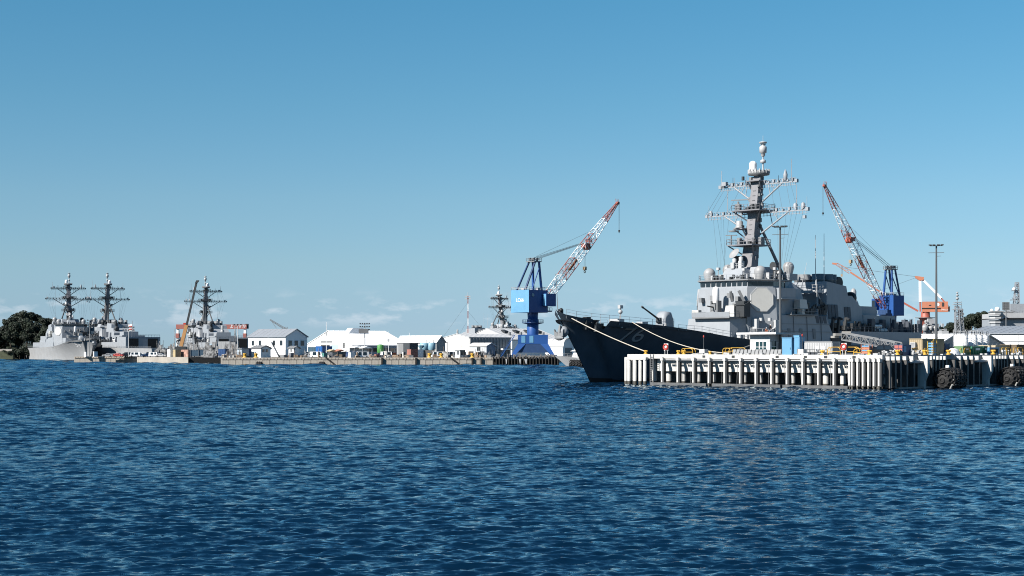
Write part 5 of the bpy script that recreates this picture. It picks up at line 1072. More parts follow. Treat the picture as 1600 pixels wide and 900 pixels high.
# white warehouse
o, w, W, L, ze, zr = shed('warehouse', 'big bright white warehouse with a wide gable and an open black door', 'warehouse', 477, 551, 640, 640, Z(540, 640), Z(516.5, 640), 'x', 38, BWALL, WROOF, over=.3)
pane(w, 'x', L * .47, L * .66, 0, 5.0, M_BLACK, 'door_opening'); pane(w, 'x', L * .30, L * .455, 0, 5.0, mat('pale_blue_door', (.5, .66, .78), .5), 'door_leaf'); pane(w, 'x', L * .42, L * .66, ze + 1.3, ze + 2.0, M_GREY, 'sign_board'); pane(w, 'x', L * .16, L * .19, 3.6, 6.0, M_DARK, 'duct')
m = MB(); m.bx(-.06, -.003, L * .06, L * .94, ze - .1, ze + .05); m.bx(-.06, -.003, L * .27, L * .29, 0, ze); m.build('trim_band', M_LGREY, o)
for i in range(9): pane(w, 'y', W * (.05 + i * .1), W * (.05 + i * .1) + 2.6, ze - 2.6, ze - 1.0)
m = MB(); m.bx(0, W, -.04, -.003, 0, ze - .3); m.build('side_cladding', SHADEGABLE, o)  # sheet colouring the white warehouse's side as shaded
m = MB(); m.extr([(W * .26, L * .5, zr - 1.2), (W * .34, L * .5, zr + 1.3), (W * .52, L * .5, zr + 1.3), (W * .62, L * .5, zr - 1.2)], (0, -L * .1, 0)); m.build('roof_monitor', WROOF, o)
# open shed
o, w, W, L, ze, zr = shed('open_shed', 'long white roofed shed with open bays right of the white warehouse', 'shed', 620, 682, 696, 628, Z(534.5, 628), Z(525, 628), 'y', 50, CORR, WROOF)
for i in range(6): pane(w, 'x', L * (.03 + i * .165), L * (.03 + i * .165) + 2.3, 0, ze - .8, mat('shed_inside', (.28, .29, .3), .8) if i % 2 else BWALL, 'bay'); 
# white hall with side of grey sheeting
o, w, W, L, ze, zr = shed('assembly_hall', 'white hall with a tall double door and a grey corrugated side', 'hall', 693.5, 733.5, 798, 640, Z(527.5, 640), Z(522, 640), 'x', 40, BWALL, WROOF2, over=.25)
pane(w, 'x', L * .08, L * .86, 0, ze - 1.6, mat('hall_door', (.80, .79, .77), .6), 'door'); m = MB(); m.bx(-.12, -.083, L * .47, L * .485, 0, ze - 1.6); m.bx(-.12, -.083, L * .1, L * .84, ze - 1.75, ze - 1.62); m.bx(-.12, -.083, L * .83, L * .86, 0, ze - 1.6); m.build('door_joint', M_GREY, o)
pane(w, 'x', L * .30, L * .33, ze - 4.4, ze - 2.4, M_RUST, 'vent'); pane(w, 'x', L * .17, L * .2, ze - 6, ze - 5.2, M_RUST, 'vent')
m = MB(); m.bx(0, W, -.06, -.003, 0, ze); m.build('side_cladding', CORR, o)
for i in range(14): MB().bx(W * i / 14 + .2, W * i / 14 + .5, -.4, -.062, 0, ze - .3).build('buttress', CORR, o)
MB().bx(W * .72, W, -2.5, -.5, 2.9, 3.5).build('lean_to_roof', WROOF, o)
# big hall behind with roof vents
o, w, W, L, ze, zr = shed('vented_hall', 'large pale hall with dark vents on its roof behind the corrugated hall', 'hall', 722, 800, 880, 740, Z(531, 740), Z(513, 740), 'x', 40, BWALL, WROOF2, over=.3)
for i in range(4):
    t = .12 + i * .22; m = MB(); x = W * t; y = L * .30; z = ze + (zr - ze) * .62
    m.extr([(x, y - 1.5, z - .6), (x, y + 1.6, z + 1.1), (x, y + 1.6, z + 1.7), (x, y - 1.5, z + .9)], (W * .07, 0, 0)); m.build('roof_vent', M_DARK, o); MB().tube((x + .8, y - 4, z - 2.8), (x + .8, y - 4, z + .4), .7, .7, 10).build('roof_cowl', M_GREY, o)
o, w, W, L, ze, zr = shed('site_shed', 'small pale blue grey shed with one window near the quay edge', 'shed', 733.5, 760, 773.5, 594, Z(540.5, 594), Z(536.5, 594), 'y', 52, mat('pale_shed', (.66, .70, .74), .6, .03), WROOF)
pane(w, 'x', L * .36, L * .53, 2.6, 4.2); m = MB(); m.extr([(0, -.03, 0), (W, -.03, 0), (W, -.03, ze), (W / 2, -.03, zr), (0, -.03, ze)], (0, .028, 0)); m.build('gable_sheet', SHADEGABLE, o); pane(w, 'y', W * .35, W * .65, ze - 1.3, ze - .3, M_LGREY, 'sign_board')  # darker sheet paints the gable end as shaded
o, w, W, L, ze, zr = shed('guard_booth', 'tiny white booth with flat roof at the quay edge before the tall doors', 'booth', 711, 718.5, 727, 584, Z(547.5, 584), Z(547, 584), 'y', 52, BWALL, M_LGREY, True); pane(w, 'x', L * .2, L * .5, 1.2, 2.6); pane(w, 'y', W * .1, W * .9, 1.1, 2.7)
o, w, W, L, ze, zr = shed('arched_hangar', 'white arched hangar behind the blue crane and the dark bow', 'hangar', 852, 879, 897, 720, Z(541, 720), Z(528.5, 720), 'y', 60, BWALL, WROOF2, arch=True, gz=2.0); pane(w, 'y', W * .2, W * .8, 0, 4.5, M_GREY, 'door')
slab('quay', [(PX(845, 690), 690), (PX(960, 690), 690), (PX(960, 690) + 60, 800), (PX(845, 690), 800)], 2.0, 'low quay under the arched hangar behind the bow')
# ------------------------------------------------------------------ harbour cranes
def jib_crane(lab, D, px, k, head, elev, blen, seen_cab=True, gz=GZ, txt=True, tag_='blue harbour cranes', hl=6.8, hw=4.7):
    o = thing('harbour_crane', lab, 'crane', (PX(px, D), D, gz), head, tag_)
    S = lambda v: v * k
    # portal (kept square to the quay)
    r = -head
    def rot(x, y): return (x * math.cos(r) - y * math.sin(r), x * math.sin(r) + y * math.cos(r))
    m = MB()
    for sx, sy in ((-1, -1), (1, -1), (1, 1), (-1, 1)):
        a = [rot(sx * S(7.4) + dx, sy * S(5.0) + dy) for dx, dy in ((-.7, -.7), (.7, -.7), (.7, .7), (-.7, .7))]; b_ = [rot(sx * S(4.2) + dx * 2.2, sy * S(4.0) + dy) for dx, dy in ((-.7, -.7), (.7, -.7), (.7, .7), (-.7, .7))]
        MB().hexa([p + (S(1.0),) for p in a], [p + (S(5.2),) for p in b_]).build('portal_leg', M_BLU, o)
        c = rot(sx * S(7.4), sy * S(5.0)); q = MB(); q.box((c[0], c[1], S(.65)), (S(3.4), S(1.1), S(.7)), r); q.build('bogie', M_NAVY, o)
    for yy in (-S(4.6), S(4.2)): q = MB(); a_, b_, c_, d_ = rot(-S(7.4), yy), rot(S(7.4), yy), rot(S(5.2), yy), rot(-S(5.2), yy); e_ = rot(0, S(.4)); q.extr([(a_[0], a_[1], S(1.9)), (b_[0], b_[1], S(1.9)), (c_[0], c_[1], S(5.25)), (d_[0], d_[1], S(5.25))], (e_[0], e_[1], 0)); q.build('portal_girder', M_NAVY, o)
    q = MB(); q.prism([rot(x, y) for x, y in ((-S(5.6), -S(4.7)), (S(5.6), -S(4.7)), (S(5.6), S(4.7)), (-S(5.6), S(4.7)))], [rot(x, y) for x, y in ((-S(5.6), -S(4.7)), (S(5.6), -S(4.7)), (S(5.6), S(4.7)), (-S(5.6), S(4.7)))], S(5.2), S(8.6)); q.build('portal_box', M_BLU, o)
    for i in range(2): q = MB(); c = rot(-S(3.6) + i * S(3.0), -S(4.75)); q.box((c[0], c[1], S(6.9)), (S(1.5), .1, S(2.6)), r); q.build('portal_panel', M_SKYB, o)
    q = MB(); 
    for i in range(2): c0 = rot(-S(6.8) - i * .0, -S(5.4) + i * .9); c1 = rot(-S(12.0), -S(5.4) + i * .9); q.beam((c1[0], c1[1], S(.3)), (c0[0], c0[1], S(8.4)), .3); q.beam((c1[0], c1[1], S(1.3)), (c0[0], c0[1], S(9.4)), .1)
    q.build('stair', M_BLU, o)
    q = MB(); q.lathe((0, 0, 0), [(S(2.2), S(8.6)), (S(2.2), S(14.4)), (S(1.95), S(14.6)), (S(2.1), S(17.4)), (S(2.6), S(18.0))], 20); q.build('column', M_BLU, o)
    q = MB(); q.lathe((0, 0, 0), [(S(2.3), S(12.6)), (S(4.1), S(13.0)), (S(4.1), S(13.2))], 16); n_ = 14
    q.rail([(S(4.0) * math.cos(i * 2 * math.pi / n_), S(4.0) * math.sin(i * 2 * math.pi / n_), S(13.2)) for i in range(n_)], 1.1, 2, .05, (1, .5), True); q.build('ring_platform', M_NAVY, o)
    # slewing house (x = towards the jib)
    x0, x1, w2, z0, z1 = -S(hl), S(3.2), S(hw), S(16.9), S(25.3)
    q = MB(); q.bx(x0, x1, -w2, w2, z0, z1); hs_ = q.build('machine_house', M_BLU, o)
    q = MB(); q.bx(x0 - .12, x0 - .002, -w2, w2, z0, z1); q.build('sunlit_rear_face', M_SKYB, hs_)  # lighter sheet painting the rear face as sunlit
    if txt:
        me = text_mesh('LC66', S(1.9), 'crane_number', 0.02); me.materials.append(M_PURE); t = link('crane_number', me, hs_); t.matrix_local = Matrix.Translation((x0 - .15, 0, z0 + S(4.6))) @ Matrix(((0, 0, -1, 0), (-1, 0, 0, 0), (0, 1, 0, 0), (0, 0, 0, 1)))
    q = MB(); q.rail([(x0, -w2, z1), (x1, -w2, z1), (x1, w2, z1), (x0, w2, z1)], 1.1, 2, .06, (1, .5), True); q.bx(x0 + 1, x0 + 2.2, -1, .5, z1, z1 + .8); q.bx(-1.6, .6, -w2 + .6, -w2 + 1.9, z1, z1 + .9); q.build('roof_rail', M_LGREY, hs_)['kind'] = 'stuff'
    q = MB(); q.bx(S(.4), S(5.6), -w2 - S(2.0), -w2 - .01, z0 + S(2.4), z1 - S(1.3)); cb = q.build('cab', M_BLU, o); q = MB(); q.bx(S(.4) - .12, S(.4) - .01, -w2 - S(1.9), -w2 - S(.3), z0 + S(2.6), z1 - S(1.5)); q.build('sunlit_cab_face', M_SKYB, cb); MB().bx(S(5.61), S(5.7), -w2 - S(1.8), -w2 - .2, z0 + S(3), z1 - S(2)).build('cab_window', M_GLASS, cb)  # cab's lighter sheet paints its sunlit face
    q = MB(); q.lathe((-S(hl - 2.0), -w2 - .05, z1 - S(1.9)), [(S(.5), -.12), (S(.7), -.05), (S(.7), .04)], 14, 'y'); q.build('vent', M_LGREY, o)
    q = MB(); q.bx(S(3.2), S(7.2), -S(3.2), S(3.2), z0 + S(.4), z0 + S(.9)); q.rail([(S(3.2), -S(3.2), z0 + S(.9)), (S(7.2), -S(3.2), z0 + S(.9)), (S(7.2), S(3.2), z0 + S(.9))], 1.1, 1.6, .06); q.bx(S(3.3), S(5.5), -S(2.6), S(2.6), z0 + S(.9), z0 + S(2.4)); q.build('jib_foot_platform', M_NAVY, o)
    # A-frame
    zt = S(36.0)
    for sg in (-1, 1):
        MB().tube((S(2.4), sg * S(2.2), z1), (S(1.7), sg * S(1.6), zt), S(.52), S(.45), 8).build('mast_leg', M_BLU, o)
        MB().beam((-S(hl - .6), sg * S(2.2), z1), (-S(.4), sg * S(1.6), zt), S(.55)).build('back_stay', M_NAVY, o)
        MB().beam((-S(2.5), sg * S(2.0), z1), (S(1.6), sg * S(1.6), zt - S(2.5)), S(.3)).build('mast_brace', M_BLU, o)
    q = MB(); q.bx(-S(1.4), S(2.6), -S(2.1), S(2.1), zt, zt + S(.35)); q.rail([(-S(1.4), -S(2.1), zt + .3), (S(2.6), -S(2.1), zt + .3), (S(2.6), S(2.1), zt + .3), (-S(1.4), S(2.1), zt + .3)], 1.2, 1.3, .07, (1, .5), True)
    for sg in (-1, 1): q.lathe((S(1.2), sg * S(1.0), zt + S(1.0)), [(S(.7), -.15), (S(.7), .15)], 12, 'y'); q.lathe((-S(.4), sg * S(1.0), zt + S(1.1)), [(S(.6), -.15), (S(.6), .15)], 12, 'y')
    q.build('mast_top', M_GREY, o)
    q = MB()
    for i in range(9): t = i / 9; q.beam((-S(hl - .4) + S(hl - 1.0) * t, -S(2.5), z1 + (zt - z1) * t), (-S(hl - .8) + S(hl - 1.0) * t, -S(1.6), z1 + (zt - z1) * t + .5), .12)
    q.beam((-S(hl - .2), -S(2.5), z1 + 1.0), (-S(.8), -S(2.0), zt + 1.0), .1); q.build('mast_ladder', M_NAVY, o)['kind'] = 'stuff'
    # jib: white lattice with red bands
    root = Vector((S(4.6), 0, z0 + S(3.0))); dirn = Vector((math.cos(elev), 0, math.sin(elev))); secs = [(0, .12, (1.7, .5), (2.1, 2.2), M_RW, 2), (.12, .26, (2.1, 2.2), (2.2, 2.6), M_PURE, 3), (.26, .42, (2.2, 2.6), (2.2, 2.7), M_RW, 3), (.42, .56, (2.2, 2.7), (2.2, 2.7), M_PURE, 3), (.56, .66, (2.2, 2.7), (2.0, 2.4), M_RW, 2), (.66, .82, (2.0, 2.4), (1.4, 1.6), M_PURE, 3), (.82, 1.0, (1.4, 1.6), (.55, .45), M_RW, 5)]
    jp = None
    for a, b_, s0, s1, mm, nb in secs:
        q = MB(); q.truss(root + dirn * blen * a, root + dirn * blen * b_, (S(s0[0]) * .62, S(s0[1]) * .62), (S(s1[0]) * .62, S(s1[1]) * .62), S(.22), nb, S(.11))
        q.build('jib_section', mm, o)
    nrm = Vector((-math.sin(elev), 0, math.cos(elev)))
    c = root + dirn * blen * .57; q = MB(); q.box(tuple(c), (S(2.6), S(2.6), S(1.6))); q.lathe(tuple(c - nrm * S(1.0)), [(S(1.0), -S(1.2)), (S(1.0), S(1.2))], 12, 'y'); q.rail([c + Vector((-S(1.6), -S(1.6), S(1.0))), c + Vector((S(1.8), -S(1.6), S(1.0))), c + Vector((S(1.8), S(1.6), S(1.0)))], S(1.2), 1, .1); q.build('jib_winch', M_RW, o)
    c2 = root + dirn * blen * .40 - nrm * S(.6); q = MB(); q.beam(c2 - dirn * S(3.5), c2 + dirn * S(2.5), S(.8), S(.7)); q.build('jib_walkway', M_RUST, o)
    tip = root + dirn * blen; q = MB(); q.box(tuple(tip), (S(1.2), S(1.1), S(.8))); q.lathe(tuple(tip + Vector((S(.4), 0, -S(.2)))), [(S(.5), -S(.3)), (S(.5), S(.3))], 12, 'y'); 
    for sx in (-.6, .2, .9): q.beam(tip + Vector((S(sx), .3, .3)), tip + Vector((S(sx) - .3, .3, S(1.6))), .12)
    q.build('jib_head', M_RW, o)
    # ropes
    q = MB(); at_ = root + dirn * blen * .56 + nrm * S(1.6); top = Vector((S(1.8), 0, zt + S(1.2)))
    for i, (y, dz) in enumerate(((-.9, 0), (-.4, .5), (.4, .0), (.9, .6))): q.tube(top + Vector((0, S(y), S(dz))), at_ + Vector((0, S(y), S(dz) * .3)), .07, n=4)
    q.tube(top + Vector((0, 0, S(1.0))), root + dirn * blen * .70 + nrm * S(1.4), .045, n=4); q.build('luffing_rope', M_CABLE, o)
    def hook(p, ln, sz, mm):
        q = MB()
        for y in (-.25, .25): q.tube(p + Vector((0, S(y) * sz, 0)), p + Vector((0, S(y) * sz, -ln)), .05, n=4)
        q.build('hoist_rope', M_CABLE, o)
        e = p + Vector((0, 0, -ln)); q = MB(); q.box(tuple(e - Vector((0, 0, S(.5) * sz))), (S(.8) * sz, S(1.1) * sz, S(1.2) * sz)); q.torus(tuple(e - Vector((0, 0, S(1.6) * sz))), S(.4) * sz, S(.13) * sz, (0, 1, 0), 10, 5); q.build('hook_block', mm, o)
    hook(tip + Vector((S(.9), 0, -S(.4))), S(10.5), .55, M_DARK); hook(root + dirn * blen * .53 - nrm * S(1.7), S(5.5), 1.15, mat('hook_tan', (.45, .33, .2), .6))
    return o
jib_crane('bright blue harbour crane with red and white jib leaning right beside the dark bow', 590, 832.5, 1.02, RAD(45), RAD(43.5), 61.75)
jib_crane('blue harbour crane behind the destroyer with its red and white jib leaning left', 600, 1393, 0.94, RAD(215), RAD(54.3), 56.4, gz=3.0, txt=False, hl=3.2, hw=3.8)
# dark timber dock under the crane
o = thing('timber_dock', 'dark timber dock with piles under the blue crane', 'dock', (PX(771, 574), 574, 0)); Wd = PX(872, 574) - PX(771, 574)
MB().bx(0, Wd, 0, 13.5, 1.5, 2.3).build('deck', M_WOOD, o)
pl = MB().tube((0, 0, -1), (0, 0, 3.0), .32, .3, 8).mesh('pile', M_WOOD)
for i in range(22): link('pile', pl, o, None, (i * Wd / 21, -.3, 0))
MB().bx(0, Wd, 1.2, 1.5, -1, 1.5).build('back_wall', M_WOOD, o)
m = MB(); m.rail([(Wd * .45, .2, 2.3), (Wd, .2, 2.3)], 1.1, 1.2, .06); m.build('rail', M_GREY, o)
m = MB()
for i in range(70): x = rnd.uniform(1, Wd * .97); hh = rnd.uniform(.3, 1.9); m.box((x, rnd.uniform(.5, 4), 2.3 + hh / 2), (rnd.uniform(.2, .9), rnd.uniform(.2, .9), hh))
m.build('dock_clutter', mat('clutter_grey', (.22, .21, .2), .7, .5, 1.5), o)['kind'] = 'stuff'
for i, (x, w) in enumerate(((4.5, .5), (9.5, .6), (11.5, .9))):
    q = MB(); q.extr([(x, -.7, 2.2), (x + w * 1.2, -.7, 2.2), (x + w, -.7, .4), (x + w * .6, -.7, .4)], (0, .1, 0)); q.build('hanging_sheet', M_LGREY, o)
# orange crane
D = 690; k = D / F
o = thing('orange_crane', 'orange crane with white mast and boom standing behind the grey ship with domes', 'crane', (PX(1446, D), D, 3.0), RAD(-12)); zz = lambda py: Z(py, D) - 3.0
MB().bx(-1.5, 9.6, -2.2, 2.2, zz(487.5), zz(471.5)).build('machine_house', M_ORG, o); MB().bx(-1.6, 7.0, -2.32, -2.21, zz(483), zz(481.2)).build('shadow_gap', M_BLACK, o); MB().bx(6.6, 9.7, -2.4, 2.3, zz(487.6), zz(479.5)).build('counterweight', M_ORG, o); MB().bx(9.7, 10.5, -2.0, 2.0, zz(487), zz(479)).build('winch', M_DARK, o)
MB().bx(7.0, 7.8, -2.45, -1.9, zz(479), zz(473)).build('cab', M_DARK, o); MB().bx(1.4, 2.4, -2.25, -2.205, zz(478), zz(476.6)).build('window', M_GLASS, o)
me = text_mesh('IMPACT', .85, 'house_lettering', 0.01); me.materials.append(M_PURE); t = link('house_lettering', me, o); t.location = (8.2, -2.44, zz(484.5)); t.rotation_euler = (math.pi / 2, 0, 0)
MB().lathe((5.2, -2.24, zz(476)), [(.05, -.02), (.75, 0)], 14, 'y').build('round_badge', M_PURE, o)
MB().beam((-2.2, 0, zz(487)), (-2.3, 0, zz(472)), .7).build('mast_foot', M_RW, o); MB().beam((-2.3, 0, zz(472)), (-2.4, 0, zz(436)), 1.1).build('mast', M_PURE, o); m = MB(); m.extr([(-4.6, -.8, zz(431)), (-.6, -.8, zz(433)), (-.9, -.8, zz(438)), (-2.6, -.8, zz(438.5)), (-4.4, -.8, zz(434.5))], (0, 1.6, 0)); m.build('mast_head', M_ORG, o)
MB().beam((-1.2, 0, zz(437)), (6.8, 0, zz(466)), 1.0, 1.0).build('back_boom', M_PURE, o); MB().beam((6.8, 0, zz(466)), (9.8, 0, zz(478)), .6).build('back_link', M_RW, o)
m = MB(); m.beam((-3.2, 0, zz(486)), (-12.0, 0, zz(468)), .9, .8); m.build('jib', M_RW, o); m = MB(); m.beam((-12.0, 0, zz(468)), (-20, 0, zz(455)), 1.3, .9); m.build('jib', M_PURE, o); m = MB(); m.beam((-20, 0, zz(455)), (-33, 0, zz(424)), 1.0, .7); m.build('jib', M_ORG, o); m = MB(); m.truss((-33, 0, zz(424)), (-39, 0, zz(411)), (.6, .8), (.6, .5), .2, 3); m.beam((-39, 0, zz(411)), (-41, 0, zz(410)), .8); m.build('jib', M_ORG, o)
m = MB()
for dx in (0, .5): m.tube((-37 + dx, 0, zz(413)), (-37 + dx, 0, zz(428)), .06, n=4)
m.tube((-4.4, 0, zz(432)), (-35, 0, zz(416)), .06, n=4); m.tube((-4.4, 0, zz(434)), (-20, 0, zz(454)), .05, n=4); m.build('hoist_rope', M_CABLE, o); MB().box((-36.8, 0, zz(429)), (.9, .6, 1.1)).build('hook_block', mat('hook_tan', (.45, .33, .2), .6), o)
m = MB(); m.lathe((0, 0, 0), [(2.6, 0), (2.4, zz(499)), (3.1, zz(498)), (2.0, zz(495)), (1.9, zz(487.5))], 16); m.build('pedestal', M_RW, o)
m = MB(); m.lathe((0, 0, zz(497.5)), [(2.6, 0), (4.6, .2), (4.6, .4)], 14); m.build('ring_platform', M_GREY, o)

# ------------------------------------------------------------------ other destroyers (copies of the same class)
for q in DESTROYER.children_recursive:
    if q.name.startswith('hull') and q.name.split('.')[0] == 'hull': HULLMESH = q.data
M_DARKMAST = mat('dark_mast_grey', (0.10, 0.105, 0.11), 0.6, 0.3, 0.4)
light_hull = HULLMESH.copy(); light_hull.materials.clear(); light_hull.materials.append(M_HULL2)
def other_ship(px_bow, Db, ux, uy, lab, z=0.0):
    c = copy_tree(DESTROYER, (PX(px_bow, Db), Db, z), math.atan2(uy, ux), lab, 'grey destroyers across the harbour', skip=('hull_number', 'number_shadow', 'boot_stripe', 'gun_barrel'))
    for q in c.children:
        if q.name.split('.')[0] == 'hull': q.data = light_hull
    for q in c.children_recursive:       # darker grey on yards and mast parts
        if q.name.split('.')[0] in ('lower_yard', 'upper_yard', 'mast_leg', 'mast_platform', 'top_platform'):
            q.material_slots[0].link = 'OBJECT'; q.material_slots[0].material = M_DARKMAST
    return c
s1 = other_ship(148, 795, -.48, .877, 'pale grey destroyer at the far left with its stern in front of the dark trees')
me = text_mesh('54', 3.6, 'hull_number', 0.0); me.materials.append(mat('pale_number', (.75, .75, .75), .5)); bm = bmesh.new(); bm.from_mesh(me); bmesh.ops.triangulate(bm, faces=bm.faces[:])
for v in bm.verts:
    x = 16.0 - v.co.x * 1.4; zz_ = 8.0 + v.co.y; v.co = (x, hull_half_at(x, zz_) + .06, zz_)
bm.to_mesh(me); bm.free(); link('hull_number', me, s1)
s2 = thing('x', 'x', 'x'); bpy.data.objects.remove(s2)
s2 = other_ship(0, 902, .54, -.84, 'grey destroyer moored stern towards the camera with two dark hangar doors, beside the parked cars'); s2.location = (PX(170, 850) - 62 * .54, 850 + 62 * .84, 0)
s3 = other_ship(0, 945, .436, -.9, 'grey destroyer behind the orange and black mobile crane boom'); s3.location = (PX(323, 889) - 62 * .436, 889 + 62 * .9, 0)
for s in (s2, s3):
    m = MB(); m.bx(104, 118, -9.3, 9.3, 6.3, 12.2); m.build('hangar', M_HAZE, s)
    for t in (-5.2, 5.2): m = MB(); m.bx(118.0, 118.06, t - 2.7, t + 2.7, 6.6, 11.4); m.build('hangar_door', M_BLACK, s)
    m = MB(); m.rail([(118, -9, 12.2), (118, 9, 12.2)], 1.2, 1.5, .06); m.build('hangar_rail', M_HAZE, s)
    for q in s.children:
        if q.name.split('.')[0] == 'boot_stripe': q.hide_render = False
s4 = other_ship(0, 1060, -.8, .6, 'destroyer behind the sheds showing only its mast left of the blue crane'); s4.location = (PX(777, 1021) + 62 * .8, 1021 - 62 * .6, 0)
# jacks flying on staffs of the two moored stern-on
for s, x, lab in ((s2, 150, 'red and white ensign on the stern staff of the destroyer by the parked cars'),):
    c, sn = math.cos(s.rotation_euler.z), math.sin(s.rotation_euler.z); o = thing('ensign', lab, 'flag', (s.location.x + 112 * c + 4 * sn, s.location.y + 112 * sn - 4 * c, 12.2))
    MB().tube((0, 0, 0), (.4, 0, 8.5), .12, .08, 6).build('staff', M_GREY, o)
    for i in range(5): m = MB(); m.extr([(-.1 - 1.5, 0, 3 + i * .7), (.15, 0, 3.2 + i * .7), (.2, 0, 3.9 + i * .7), (-1.4, .2, 3.7 + i * .7)], (0, .06, 0)); m.build('stripe', M_RED if i % 2 else M_PURE, o)
# water gap: left quay's side wall, its shade painted black
o = thing('shaded_quay_wall', 'shaded side wall of the left quay painted black between the two quays', 'quay wall', (PX(296, 641), 641, 0), RAD(14)); MB().hexa([(0, 0, -1), (22, 0, -1), (22, 3, -1), (0, 3, -1)], [(0, 0, 2.4), (22, 0, 3.0), (22, 3, 3.0), (0, 3, 2.4)]).build('shaded_wall', M_BLACK, o)
for i in range(7): MB().beam((i * 3.4 + .4, 0.2, 2.4), (i * 3.4 + .4, .2, 5.6), .16).build('post', M_GREY, o)
m = MB(); m.bx(.2, 21, .3, .36, 3.0, 5.4); m.build('screen', mat('blue_screen', (.10, .17, .24), .6), o)
# mobile crane
D = 672; o = thing('mobile_crane', 'mobile crane with an orange lower boom and a long black upper boom at the left', 'crane', (PX(281, D), D, 2.6)); zz = lambda py: Z(py, D) - 2.6; xx = lambda px: PX(px, D) - PX(281, D)
MB().beam((xx(283), 0, zz(541)), (xx(291.5), 0, zz(508)), 1.45, 1.2).build('lower_boom', mat('crane_orange', (.55, .29, .11), .6, .06), o); MB().beam((xx(290.5), .2, zz(512)), (xx(307), .2, zz(441)), .8, .8).build('upper_boom', M_DARK, o); m = MB(); m.extr([(xx(305), -.5, zz(442)), (xx(307), -.5, zz(438)), (xx(311), -.5, zz(438)), (xx(310), -.5, zz(440.5)), (xx(308), -.5, zz(442))], (0, 1, 0)); m.build('boom_head', M_DARK, o)
MB().bx(-6, 5, -1.6, 1.6, .8, 2.2).build('chassis', M_DARK, o); MB().bx(-2, 3, -1.7, 1.7, 2.2, 4.4).build('slewing_cab', M_DARK, o)
for x in (-4.6, -2.8, 1.5, 3.4): MB().lathe((x, -1.5, .7), [(.7, -.2), (.7, .2)], 12, 'y').build('wheel', M_BLACK, o)
# gantry crane with lettering
D = 1060; GX = PX(276, D); o = thing('gantry_crane', 'red gantry crane with white lettering on its beam behind the third destroyer', 'gantry crane', (GX, D, 3), 0); Wg = PX(386, D) - GX; zz = lambda py: Z(py, D) - 3
MB().bx(0, Wg, -2, 2, zz(514), zz(507)).build('beam', mat('gantry_red', (.46, .17, .14), .5, .06), o)
for x in (.6, Wg - 1.6):
    MB().hexa([(x - .8, -2, 0), (x + 1.2, -2, 0), (x + 1.2, 2, 0), (x - .8, 2, 0)], [(x - .4, -1.5, zz(514)), (x + 1, -1.5, zz(514)), (x + 1, 1.5, zz(514)), (x - .4, 1.5, zz(514))]).build('leg', M_PURE, o); MB().bx(x - .9, x + 1.3, -2.2, 2.2, zz(528), zz(521)).build('leg_band', mat('gantry_red', (.58, .13, .10)), o)
me = text_mesh('よこすか', 2.9, 'beam_lettering', 0.02); me.materials.append(M_PURE); t = link('beam_lettering', me, o); t.location = (PX(372.5, D) - GX, -2.06, zz(510.6)); t.rotation_euler = (math.pi / 2, 0, 0)
MB().bx(Wg - 1, Wg + 1, -1, 1, zz(513.5), zz(506)).build('end_trolley', M_DARK, o); MB().bx(PX(287, D) - GX, PX(291, D) - GX, -1.5, 1.5, zz(507), zz(504.5)).build('trolley', M_RED, o)
slab('ground', [(-330, 1040), (-120, 1040), (-120, 1500), (-330, 1500)], 2.5, 'far dockyard ground under the red gantry crane')
# luffing crane far off
D = 1100; o = thing('luffing_crane', 'thin grey luffing crane far behind the two storey house', 'crane', (PX(447, D), D, 3)); zz = lambda py: Z(py, D) - 3; xx = lambda px: PX(px, D) - PX(447, D)
slab('ground', [(PX(405, 1090), 1090), (PX(500, 1090), 1090), (PX(500, 1090), 1180), (PX(405, 1090), 1180)], 2.5, 'far dockyard ground under the thin grey crane')
m = MB(); m.truss((xx(447), 0, zz(515)), (xx(422), 0, zz(499.5)), (.7, .7), (.4, .4), .25, 9); m.build('jib', M_GREY, o); m = MB(); m.truss((0, 0, 0), (0, 0, zz(511)), (.8, .8), (.8, .8), .25, 8); m.build('tower', M_GREY, o); m = MB(); m.beam((xx(423), 0, zz(500)), (xx(432), 0, zz(513)), .25); m.build('tie', M_GREY, o)

# ------------------------------------------------------------------ poles, floodlights, lattice mast
def flood(px, D, y0, y1, lab, n=(4, 2), gz=GZ, w=2.6):
    o = thing('floodlight_mast', lab, 'floodlight mast', (PX(px, D), D, gz), 0, 'floodlight masts around the harbour'); h = Z(y1, D) - gz
    MB().tube((0, 0, 0), (0, 0, h), .22, .14, 8).build('pole', M_LGREY if y0 else M_GREY, o); lm = MB().box((0, 0, 0), (.55, .4, .5)).mesh('lamp', M_DARK)
    for r in range(n[1]):
        MB().beam((-w / 2, 0, h - r * 1.2), (w / 2, 0, h - r * 1.2), .12).build('cross_arm', M_GREY, o)
        for c in range(n[0]): link('lamp', lm, o, None, (-w / 2 + w * c / (n[0] - 1), -.25, h - r * 1.2 + .2))
    return o
flood(140, 664, 0, 501, 'grey floodlight mast standing at the left end of the stone quay', (2, 3), 2.5, 1.6); flood(201, 664, 1, 512, 'floodlight mast with a row of lamps above the parked cars', (5, 2), 2.5, 4.5); flood(302, 650, 1, 512, 'pale lamp mast right of the mobile crane', (3, 1), 2.5, 3.2); flood(371.5, 600, 1, 508, 'slim lamp mast left of the two storey house', (3, 1)); flood(570, 618, 1, 506.5, 'floodlight mast with a dark box in front of the white warehouse', (5, 3), GZ, 3.6)
o = thing('dark_panel', 'dark louvred box on the mast in front of the white warehouse roof', 'box', (PX(568.5, 617), 616.6, Z(520.5, 617))); MB().bx(-1.9, 1.9, -.9, .1, 0, 1.7).build('box', M_DARK, o)
for i in range(4): MB().bx(-1.85, 1.85, -.98, -.902, .15 + i * .4, .38 + i * .4).build('slat', M_GREY, o)
